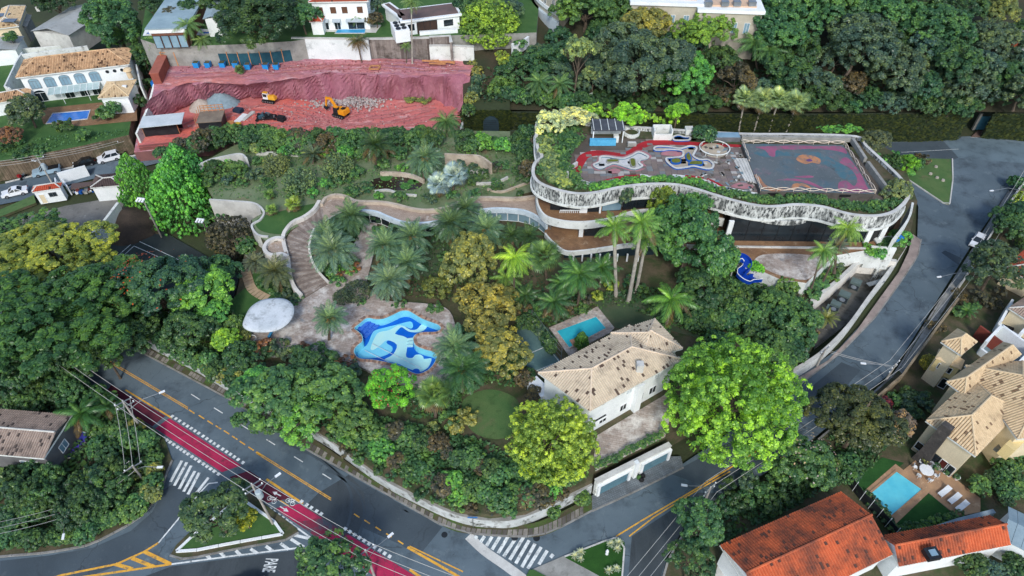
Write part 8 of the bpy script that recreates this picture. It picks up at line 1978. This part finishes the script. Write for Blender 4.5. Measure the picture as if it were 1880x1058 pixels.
# ================================================================== vehicles
def car_parts(body, kind='hatch'):
 """car built along +X, origin on the ground at its centre; returns list of (name, mesh, loc)"""
 L_, W_, Hh = {'hatch': (4.1,1.75,1.5), 'suv': (4.3,1.8,1.68), 'sedan': (4.5,1.78,1.45), 'pickup': (5.1,1.9,1.75)}[kind]
 x = L_ / 2
 prof = {'hatch': [(-x, .55),(-x + .05,.95),(-x * .9,1.0),(x * .45,.98),(x * .95,.8),(x, .5)], 'suv': [(-x, .6),(-x, 1.05),(-x * .95,1.1),(x * .5,1.08),(x * .95,.9),(x, .5)], 'sedan': [(-x, .55),(-x + .05,.92),(-x * .6,1.0),(x * .4,.98),(x * .95,.78),(x, .5)], 'pickup': [(-x, .6),(-x, 1.08),(-x * .9,1.1),(x * .45,1.1),(x * .95,.95),(x, .5)]}[kind]
 out = []
 mb = MB(); w = W_ / 2; st = [(-x * .98,.32)] + prof + [(x * .97,.3)]
 n = len(st)
 for s, k in ((-1,1.0),(1,1.0)):
  pass
 vs = [Vector((a, -w * (1 if b < .9 else .94), b)) for a, b in st] + [Vector((a, w * (1 if b < .9 else .94), b)) for a, b in st]
 mb.add(vs, [(i, i + 1, n + i + 1, n + i) for i in range(n - 1)] + [tuple(range(n - 1,-1,-1)), tuple(range(n, 2 * n)),(0, n, 2 * n - 1, n - 1)])
 out.append(('body', mb.mesh('body', body), None))
 roof = {'hatch': (-x * .85,-x * .62, x * .12, x * .5), 'suv': (-x * .92,-x * .8, x * .12, x * .5), 'sedan': (-x * .62,-x * .3, x * .1, x * .44), 'pickup': (-x * .12,-x * .05, x * .18, x * .46)}[kind]
 z0 = .97 if kind in ('hatch', 'sedan') else 1.07
 a, b, c, d = roof; wi, wt = w * .9, w * .72
 vb = [Vector((a, -wi, z0)), Vector((d, -wi, z0)), Vector((d, wi, z0)), Vector((a, wi, z0)), Vector((b, -wt, Hh)), Vector((c, -wt, Hh)), Vector((c, wt, Hh)), Vector((b, wt, Hh))]
 mb = MB(); mb.add(vb, [(0,1,5,4),(1,2,6,5),(2,3,7,6),(3,0,4,7)]); out.append(('cabin_glass', mb.mesh('cabin_glass', GLASS), None))
 mb = MB(); mb.add([v + Vector((0,0,.0)) for v in vb[4:]] + [v + Vector((0,0,.05)) for v in vb[4:]],[(4,5,6,7),(0,1,5,4),(1,2,6,5),(2,3,7,6),(3,0,4,7)])
 for i in range(4): mb.bar(vb[i], vb[i + 4],.09,.09)
 mb.bar((vb[0] + vb[1]) / 2 + Vector((0,-.01,0)),(vb[4] + vb[5]) / 2 + Vector((0,-.01,0)),.1,.06); mb.bar((vb[2] + vb[3]) / 2 + Vector((0,.01,0)),(vb[6] + vb[7]) / 2 + Vector((0,.01,0)),.1,.06)
 out.append(('roof', mb.mesh('roof', body), None))
 if kind == 'pickup':
  mb = MB(); mb.box((-x * .55,0,1.02),(x * .74, W_ * .82,.1)); out.append(('cargo_bed', mb.mesh('cargo_bed', BLACK), None))
 for sx in (-.6,.62):
  for sy in (-1,1):
   mb = MB(); q = Vector((x * sx, sy * w * .93,.33)); mb.tube([q - Vector((0,.11,0)), q + Vector((0,.11,0))],.33,14); t = mb.mesh('wheel', BLACK)
   m2 = MB(); m2.tube([q + Vector((0, sy * .1,0)), q + Vector((0, sy * .13,0))],.2,10); out.append(('wheel', t, m2.mesh('rim', RIM)))
 for sy in (-1,1):
  mb = MB(); mb.box((x * .965, sy * w * .7,.66),(.14,.36,.16)); out.append(('headlight', mb.mesh('headlight', WHITE), None))
  mb = MB(); mb.box((-x * .985, sy * w * .74,.75),(.08,.26,.22)); out.append(('taillight', mb.mesh('taillight', mat('tail_red', srgb(150,24,24), None, 1,.4)), None))
  mb = MB(); mb.box((x * .36, sy * w * 1.03,1.0),(.14,.16,.12)); out.append(('mirror', mb.mesh('mirror', body), None))
 mb = MB(); mb.box((x * .99,0,.36),(.12, W_ * .8,.14)); out.append(('bumper', mb.mesh('bumper', BLACK), None))
 return out
def car(label, px, to, kind, paint, name='parked_car', cat='car', group='cars parked along the streets', z=.01):
 a, b = P(*px, z), P(*to, z); d = b - a
 t = thing(name, label, cat, a, group, math.atan2(d.y, d.x))
 for nm, me, sub in car_parts(paint, kind):
  o = bpy.data.objects.new(nm, me); COL.objects.link(o); o.parent = t
  if sub: s = bpy.data.objects.new('rim', sub); COL.objects.link(s); s.parent = o
CP = lambda n, c: mat('car_paint_' + n, c, tuple(v * .95 for v in c),1,.3, fine=0, coat=.6)
car('silver-blue pickup truck parked beside the utility pole', (88,318),(70,322), 'pickup', CP('steel', srgb(150,176,190)), 'pickup_truck', 'pickup')
car('black car parked between the pickup and the white car', (157,303),(140,307), 'hatch', CP('black', srgb(22,25,28)))
car('white compact suv parked near the conical trees', (202,294),(186,298), 'suv', CP('white', srgb(226,230,232)))
car('black car parked by the red hoarding', (273,283),(256,287), 'hatch', CP('black', srgb(22,25,28)))
car('white sedan parked below the tiny red roofed house, left edge', (30,357),(12,361), 'sedan', CP('white', srgb(226,230,232)))
car('small white car parked on the right-hand street', (1792,447),(1784,460), 'hatch', CP('white', srgb(226,230,232)))
car('black car parked against vine wall right of the blue gate', (1842,246),(1860,247), 'sedan', CP('black', srgb(22,25,28)))
car('white car cut by the bottom edge below road lettering', (452,1082),(436,1084), 'sedan', CP('white', srgb(226,230,232)))
mo = thing('motorcycle', 'parked motorcycle with red luggage box at left street kerb', 'motorcycle', P(45,328,0), None, R(75))
def lp_(nm, mb, m_, par):
 o = bpy.data.objects.new(nm, mb.mesh(nm, m_)); COL.objects.link(o); o.parent = par; return o
for sx in (-.62,.62): mb = MB(); mb.tube([(sx, -.06,.3),(sx, .06,.3)],.3,14); lp_('wheel', mb, BLACK, mo)
mb = MB(); mb.box((0,0,.4),(.7,.25,.4),0,0,.8); lp_('engine', mb, METAL_D, mo); mb = MB(); mb.box((.15,0,.78),(.5,.3,.22),0,0,.8); lp_('tank', mb, METAL, mo); mb = MB(); mb.box((-.3,0,.78),(.6,.26,.1)); lp_('seat', mb, BLACK, mo)
mb = MB(); mb.box((-.7,0,.85),(.5,.55,.5)); lp_('luggage_box', mb, mat('red_box', srgb(150,28,34), None, 1,.5), mo); mb = MB(); mb.tube([(.55,-.36,1.05),(.5,0,1.0),(.55,.36,1.05)],.025,5); mb.tube([(.62,0,.3),(.5,0,1.0)],.04,5); lp_('handlebar', mb, METAL, mo)
# excavators
def excavator(label, px, to, boom_m, yel, reach=1.0):
 a, b = P(*px, ZS + .15), P(*to, ZS + .15); d = b - a
 t = thing('excavator', label, 'excavator', a, 'excavators in the pit', math.atan2(d.y, d.x)); t.scale = (.82,.82,.82)
 for s in (-1,1):
  mb = MB(); y = s * 1.1; pr = [(-1.9,.45),(-1.6,.08),(1.6,.08),(1.9,.45),(1.6,.85),(-1.6,.85)]
  vs = [Vector((x, y - .28, z)) for x, z in pr] + [Vector((x, y + .28, z)) for x, z in pr]
  mb.add(vs, [tuple(range(5,-1,-1)), tuple(range(6,12))] + [(i, (i + 1) % 6,6 + (i + 1) % 6,6 + i) for i in range(6)]); tr = lp_('track', mb, BLACK, t)
  for k in range(5): mb = MB(); mb.tube([(-1.4 + .7 * k, y + s * .26,.45),(-1.4 + .7 * k, y + s * .31,.45)],.22,10); lp_('roller', mb, METAL, tr)
 mb = MB(); mb.box((0,0,.6),(1.4,1.7,.5)); lp_('undercarriage', mb, METAL_D, t)
 mb = MB(); mb.box((-.7,-.1,1.1),(3.0,2.4,1.0),0,0,.94); mb.box((-1.75,-.1,1.15),(.7,2.5,1.15),0,0,.95); lp_('engine_body', mb, yel, t)
 mb = MB(); mb.box((-1.0,-.4,2.1),(1.2,1.0,.2)); lp_('engine_cover', mb, BLACK, t)
 mb = MB(); mb.box((.55,.7,1.1),(1.5,1.0,1.7),0,0,.85); cb = lp_('cab', mb, METAL_D if boom_m is yel else WHITE, t)
 for s in (-1,1): mb = MB(); mb.box((.55,.7 + s * .46,1.75),(1.1,.06,.8)); lp_('cab_window', mb, GLASS, cb)
 mb = MB(); mb.box((1.22,.7,1.7),(.06,.75,.9)); lp_('cab_window', mb, GLASS, cb)
 mb = MB(); mb.box((.55,.7,2.82),(1.3,.9,.1)); lp_('cab_roof', mb, yel, cb)
 p0, p1, p2, p3 = Vector((.9,-.15,1.7)), Vector((2.7,-.15,4.3)), Vector((5.0 * reach, -.15,4.0)), Vector((5.7 * reach, -.15,1.5))
 mb = MB(); mb.bar(p0, p1,.45,.6); mb.bar(p1, p2,.42,.5); lp_('boom', mb, boom_m, t)
 mb = MB(); mb.bar(p2 + (p2 - p3).normalized() * .4, p3,.34,.42); lp_('arm', mb, boom_m, t)
 for q, r in ((p0 + Vector((.5,0,-.1)), p1.lerp(p2,.2) - Vector((0,0,.4))),(p1 + Vector((.4,0,.5)), p2 + Vector((.1,0,.55)))):
  mb = MB(); mb.tube([q, r],.08,6); lp_('hydraulic_ram', mb, METAL, t)
 bq = p3; mb = MB(); pr = [(-.1,.2),(.5,.1),(.35,-.5),(-.2,-.8),(-.55,-.5)]
 for y0, y1 in ((-.6,.3),):
  vs = [Vector((bq.x + x, y0, bq.z + z)) for x, z in pr] + [Vector((bq.x + x, y1, bq.z + z)) for x, z in pr]
  mb.add(vs, [tuple(range(4,-1,-1)), tuple(range(5,10))] + [(i, (i + 1) % 5,5 + (i + 1) % 5,5 + i) for i in range(5)])
 lp_('bucket', mb, METAL_D, t)
YM = mat('excavator_yellow', srgb(232,178,60), srgb(220,166,52),1,.5); OM = mat('excavator_orange', srgb(236,156,34), srgb(224,144,28),1,.5)
excavator('yellow excavator with dark boom and white cab, left in pit', (497,186),(472,182), METAL_D, YM)
excavator('orange-yellow excavator digging at rubble heap, right in pit', (626,213),(600,205), OM, OM, .8)
# heaps, rubble, site clutter
def heap(name, label, px, r, hgt, m_, z=ZS, sx=1.0):
 c = P(*px, z); mb = MB(); n = 22; rings = 7; vs = []
 for i in range(rings):
  k = 1 - i / (rings - 1)
  for j in range(n):
   a = 2 * math.pi * j / n; q = Vector((math.cos(a) * r * k * sx, math.sin(a) * r * k, 0)); e = 1 + .12 * mnoise.noise(Vector((math.cos(a) * 2, math.sin(a) * 2, i + r)))
   vs.append(c + q * e + Vector((0,0, hgt * (1 - k ** 1.25) - .3 * (k == 1))))
 fs = [(i * n + j, i * n + (j + 1) % n, (i + 1) * n + (j + 1) % n, (i + 1) * n + j) for i in range(rings - 1) for j in range(n)]
 mb.add(vs, fs); o = mb.build(name, m_, None, True); tag(o, label, 'heap'); return o
heap('gravel_heap', 'blue-grey gravel heap in the pit', (407,190),3.4,2.8, mat('blue_gravel', srgb(140,162,172), srgb(120,142,152),1.5,.95, bump=.5), sx=1.25)
heap('sand_heap', 'pale sand heap beside the blue-grey gravel', (370,197),2.8,2.0, mat('pale_sand', srgb(190,182,170), srgb(168,160,150),1.5,.95, bump=.5))
heap('earth_mound', 'dark brown earth mound at upper end of sports court', (243,412),6.2,3.4, mat('dark_mound', srgb(74,64,56), srgb(58,52,46),.6,.95, bump=.5, bsc=4), z=0)
rm = MB(); rm.tone = []
for k in range(900):
 px, py = random.gauss(640,32), random.gauss(190,6)
 if 605 < px < 640 and py > 198: continue
 q = P(px, py, ZS + .1) + Vector((0,0, max(0,.9 - abs(px - 650) * .012) * random.random())); s_ = random.uniform(.15,.5)
 rm.box(q, (s_, s_ * random.uniform(.5,1), s_ * .6), random.random() * 3,0,.7); rm.tone.extend([random.random()] * 6)
cl_ = MB(); cl_.tone = []
for k in range(1300):
 up_ = k % 3 == 0; px, py = (random.uniform(320,850), random.uniform(112,134)) if up_ else (random.gauss(590,130), random.uniform(190,240))
 if not 330 < px < 845: continue
 q = P(px, py, ZE + .1 if up_ else ZS + .05); s_ = random.uniform(.08,.32); cl_.box(q, (s_, s_ * .8, s_ * .6), random.random() * 3,0,.7); cl_.tone.extend([random.random()] * 6)
o = cl_.build('debris', tone_mat('clod_tones', [srgb(168,100,100), srgb(150,92,100), srgb(196,150,146), srgb(120,78,80), srgb(206,196,190)])); stuff(o); o['label'] = 'loose clods and debris on the red pit floor'
o = rm.build('rubble', tone_mat('rubble_tones', [srgb(170,164,160), srgb(196,190,184), srgb(140,130,128), srgb(176,140,136), srgb(120,116,116)])); stuff(o); o['label'] = 'pale broken concrete rubble below the cut face'
for k, (x, y, r) in enumerate(((770,178,2.0),(758,180,1.4),(782,181,1.2))):
 row([(x, y)], 'lying cut branches in the pit %s' % ['centre', 'left end', 'right end'][k], 'shrub', ('olive',), ZS, (9,15),.4, name='brush_pile', cat='brush pile')
ck = thing('scrap_skip', 'tangled blue-grey scrap on low trailer in the pit', 'trailer', P(490,219, ZS)); c = rect(P(472,224, ZS), P(505,222, ZS), P(505,215, ZS))
MB().prism(c, ZS + .4, ZS + .7).build('trailer_bed', METAL_D, ck)
for q in c: MB().tube([q + Vector((0,-.1,.3)), q + Vector((0,.1,.3))],.3,10).build('wheel', BLACK, ck)
for k in range(22):
 q = c[0].lerp(c[1], random.random()).lerp(c[3].lerp(c[2], random.random()), random.random()) + Vector((0,0,.7)); MB().box(q, (random.uniform(.3,1.2), random.uniform(.2,.6), random.uniform(.2,.7)), random.random() * 3).build('scrap_piece', random.choice([METAL_D, mat('scrap_teal', srgb(70,110,124), srgb(50,84,98),1), METAL]), ck)
for k, (x, y, w_, l_, h_, m_, lb) in enumerate(((443,218,1.2,3.4,.3, TBW, 'stack of white boards beside timber stair'),(456,214,.8,3.6,.25, CONC_L, 'long pale planks stacked right of the boards'),(437,232,1.0,1.4,.7, mat('yellow_board', srgb(210,180,60), None, 1), 'yellow material stack beside timber stair'),(517,222,1.6,1.2,1.0, METAL_D, 'dark machine part right of the scrap trailer'),(438,206,1.8,1.4,.8, mat('navy_tarp', srgb(44,60,80), None, 1), 'dark tarpaulin pile behind white boards'))):
 o = thing('material_stack', lb, 'stack', P(x, y, ZS), 'material stacks in the pit')
 for j in range(4): MB().box(P(x, y, ZS) + Vector((random.gauss(0,.08), random.gauss(0,.08), j * h_ / 4)),(w_, l_, h_ / 4 - .02), R(-20) + random.gauss(0,.05)).build('board', m_, o)
tf = thing('square_timber', 'square pale timber frame lying on red ledge', 'frame', P(688,125, ZE)); q = PP([(678,127),(695,127),(698,121),(681,121)], ZE + .5)
for i in range(4): MB().bar(q[i], q[(i + 1) % 4],.3,.2).build('beam', WOOD, tf)
for k, (x, y) in enumerate(((790,112),(803,116),(820,114))):
 o = thing('timber_pile', 'loose timber pile below lower white wall, %s' % ['left', 'middle', 'right'][k], 'timber', P(x, y, ZE), 'timber piles on the ledge')
 for j in range(5): p_ = P(x, y, ZE + .5 + .12 * j); MB().bar(p_ + Vector((-1.8, random.gauss(0,.3),0)), p_ + Vector((1.8, random.gauss(0,.3),0)),.2,.12).build('board', WOOD, o)
# street side skip & bins near the conical trees
o = thing('yellow_skip', 'small yellow tipper skip on bank beside side street', 'skip', P(219,277,.0)); MB().box(P(219,280,0),(2.0,1.0,1.1), R(10),0,1.15).build('skip_body', YM, o); MB().box(P(219,280,1.1),(1.9,.9,.06), R(10)).build('skip_load', EARTH, o)
# yard equipment: air handling boxes
for k, (x, y, s_) in enumerate(((1567,528,1.6),(1546,551,1.7),(1530,568,1.5),(1521,577,1.4),(1513,588,1.6))):
 o = thing('air_handler', 'grey-green air unit in sunken yard, %s from the top' % ORD[k], 'air unit', P(x, y, .12), 'air units in the sunken yard')
 MB().box(P(x, y, .2),(s_, s_ * .8,1.5), R(-35)).build('casing', mat('unit_green', srgb(96,112,110), srgb(80,96,94),.8,.6), o); MB().box(P(x, y, 1.72),(s_ * .9, s_ * .7,.08), R(-35)).build('top_grille', METAL_D, o); MB().lathe(P(x, y, 1.8),[(s_ * .26,0),(s_ * .26,.12),(s_ * .1,.14)],12).build('fan_ring', METAL, o)
fk = thing('yard_racks', 'metal racking under white lintel in sunken yard', 'rack', P(1606,520,.12))
for k in range(4): MB().box(P(1595 + 8 * k, 522 - 2 * k, .12),(.1,.1,2.2)).build('upright', METAL, fk)
for zz in (.6,1.2,1.8): MB().bar(P(1593,523, zz + .12), P(1622,515, zz + .12),.8,.08).build('shelf', METAL, fk)
# blue tarp bits and white board on patio corner
o = MB().box(P(1648,440,6.2),(1.6,.9,.5),.4).build('tarpaulin', mat('tarp_blue', srgb(30,120,196), None, 1)); tag(o, 'crumpled bright blue tarpaulin at patio corner', 'tarpaulin')
o = MB().bar(P(1606,442,6.3), P(1640,438,6.3),1.2,.25).build('white_slab', WHITE_D); tag(o, 'white concrete slab lying on rubble at the patio corner', 'slab')
# court floodlights
for x, y, bx, by, hgt, lb in ((262,366,297,436,11, 'tall floodlight mast with three lamps beside the front conical tree'),(371,404,381,428,7, 'floodlight mast with three lamps beside brown shrub dome')):
 b = P(bx, by, 0); tp_ = P(x, y, hgt); t = thing('floodlight_mast', lb, 'floodlight', b, 'court floodlights')
 MB().tube([b, tp_],[.16,.1],8).build('mast', POLE, t)
 MB().bar(tp_ + Vector((-.9,.2,.1)), tp_ + Vector((.4,-.05,.1)),.22,.16).build('crossbar', WHITE, t)
 for k in range(3): q = tp_ + Vector((-.8 + .5 * k, .12 - .08 * k, 0)); MB().bar(q, q + Vector((-.2,-.55,-.2)),.26,.2).build('lamp_head', TBW, t)
# ------------------------------------------------------------------ utility poles, street lamps, cables
def pole(label, base, top, lamp=None, arms=1, trafo=False, z=.1, r=.16, name='utility_pole'):
 b = P(*base, z); best = None
 for k in range(30,160):                     # height that puts the top at the surveyed pixel row
  hh = k * .1; dy, dz = b.y, z + hh - CAM_H; fy = dy * _c - dz * _s; uy = dy * _s + dz * _c; py = 529 - uy / fy * F
  if best is None or abs(py - top[1]) < best[0]: best = (abs(py - top[1]), hh)
 hh = best[1]; tp = Vector((b.x, b.y, z + hh)); t = thing(name, label, 'utility pole', b, 'street poles')
 MB().tube([b, tp],[r, r * .7],8).build('shaft', POLE, t)
 for k in range(arms):
  q = tp - Vector((0,0,.3 + .9 * k)); d = Vector((math.cos(R(40)), math.sin(R(40)),0)); ca = MB(); ca.bar(q - d * 1.1, q + d * 1.1,.12,.12); c_ = ca.build('crossarm', METAL, t)
  for s in (-1,0,1): MB().lathe(q + d * s, [(.05,.05),(.09,.15),(.09,.25),(.04,.32)],8).build('insulator', WHITE, c_)
 if lamp:
  q = P(lamp[0], lamp[1], z + hh * .82); s_ = tp - Vector((0,0, hh * .3)); MB().tube([s_, s_.lerp(q, .5) + Vector((0,0,.5)), q],.045,6).build('lamp_arm', METAL, t); dd = (q - s_); dd.z = 0; dd.normalize()
  MB().bar(q, q + dd * .75,.28,.12).build('lamp_head', TBW, t)
 if trafo: MB().lathe(tp + Vector((.5,-.3,-2.4)),[(.36,0),(.4,.1),(.4,1.1),(.3,1.25)],14).build('transformer', mat('trafo_grey', srgb(170,184,188), None, 1,.5), t)
 return tp
tA = pole('concrete pole with round transformer under the giant tree', (128,692),(120,640), None, 1, True)
tB = pole('concrete pole with double crossarm beside the cycle lane start', (262,790),(256,735),(292,722),2)
tC = pole('leaning pole with lamp arm in lower left hedge', (262,880),(245,855),(288,858),1)
tD = pole('pole with crossarm in the lower left thicket', (140,960),(116,942),(117,980),1)
tE = pole('concrete pole with transformer box beside the traffic island', (501,962),(482,888),(505,876),2, True)
tF = pole('pole with long lamp arm rising at bottom edge by cycle lane', (688,1060),(678,1010),(712,987),1)
tG = pole('pole with lamp at corner near the huge bright tree', (1296,916),(1280,895),(1262,892),2)
tH = pole('pole with crossarms at middle of right-hand street', (1625,700),(1622,668),(1590,668),2)
tI = pole('pole with lamp arm below the round dark tree', (1766,520),(1764,498),(1728,508),1)
tJ = pole('pole with lamp arm near the pale wall', (1860,365),(1855,345),(1824,350),1)
tK = pole('pole at left street beside silver-blue pickup', (95,335),(78,290),(66,296),1, True)
tL = pole('pole behind the conical trees near yellow skip', (236,280),(230,256), None, 1)
tM = pole('pole at estate wall on right-hand street', (1500,672),(1508,640), None, 1)
def sag(a, b, s=.5, n=12): return [a.lerp(b, k / n) - Vector((0,0,4 * s * (k / n) * (1 - k / n))) for k in range(n + 1)]
far1 = P(-60,980,9); botR = P(930,1110,8); up = P(1930,250,10); bot2 = P(1130,1110,8)
ends = [('left thicket and left edge', tD, far1),('two poles of the lower left hedge', tC, tD),('cycle lane pole and hedge pole', tB, tC),('transformer pole and cycle lane pole', tA, tB),('cycle lane pole and island pole', tB, tE),('island pole and bottom pole', tE, tF),('bottom pole and bottom edge', tF, botR),('corner pole and bottom edge', tG, bot2),('corner pole and middle street pole', tG, tH),('middle street pole and lamp pole below round tree', tH, tI),('lamp pole and pale wall pole', tI, tJ),('pale wall pole and upper right edge', tJ, up),('left street pole and conical tree pole', tK, tL),('left street pole and left edge', tK, P(-80,306,8))]
for lb, a, b in ends:
 d = (b - a); n = Vector((-d.y, d.x, 0)).normalized()
 for k, o_ in enumerate((-.9,0,.9)):
  o = MB().tube(sag(a + n * o_, b + n * o_, .35),.028,4).build('power_cable', CABLE); tag(o, '%s power cable between %s' % (['upper', 'middle', 'lower'][k], lb), 'cable', 'overhead cables')
for k, s_ in enumerate((-.5,.3)):
 o = MB().tube(sag(tH + Vector((s_, 0,-.6)), tM + Vector((s_, 0,-.3)),.3),.028,4).build('power_cable', CABLE); tag(o, '%s cable crossing the right-hand street to the estate wall' % ['left', 'right'][k], 'cable', 'overhead cables')
# street name sign on the corner pavement
sg = thing('street_sign', 'blue street name plate on thin post at avenue bend', 'street sign', P(869,968,.1)); q = P(869,968,.1)
MB().tube([q, q + Vector((0,0,2.6))],.04,6).build('post', METAL, sg); MB().bar(q + Vector((-.6,0,2.5)), q + Vector((.6,0,2.5)),.04,.28).build('sign_plate', mat('sign_blue', srgb(44,110,176), None, 1,.5), sg)
bb = thing('litter_sacks', 'dark and pale rubbish sacks on driveway apron', 'sacks', P(1173,878,.1))
for k, (dx, dy) in enumerate(((0,0),(.5,.2),(.25,-.35))): MB().lathe(P(1173,878,.1) + Vector((dx, dy, 0)),[(.28,0),(.36,.2),(.26,.42),(.06,.55)],9).build('sack', BLACK if k else GRASS_G, bb)
gp = thing('bus_totem', 'pale slanted concrete slab bench at lower left kerb', 'bench', P(274,908,.14)); MB().bar(P(270,902,.5), P(277,914,.5),.5,.14).build('slab_top', CONC_L, gp)
for q in (P(271,904,.14), P(276,912,.14)): MB().box(q, (.3,.3,.3)).build('slab_leg', CONC, gp)
st_ = thing('garden_statue', 'small white upright stone on grass island', 'stone', P(1114,1017,.14)); mb = MB(); mb.lathe(P(1114,1017,.14),[(.2,0),(.16,.3),(.2,.7),(.12,1.0),(.05,1.1)],8); mb.build('stone_body', WHITE, st_)
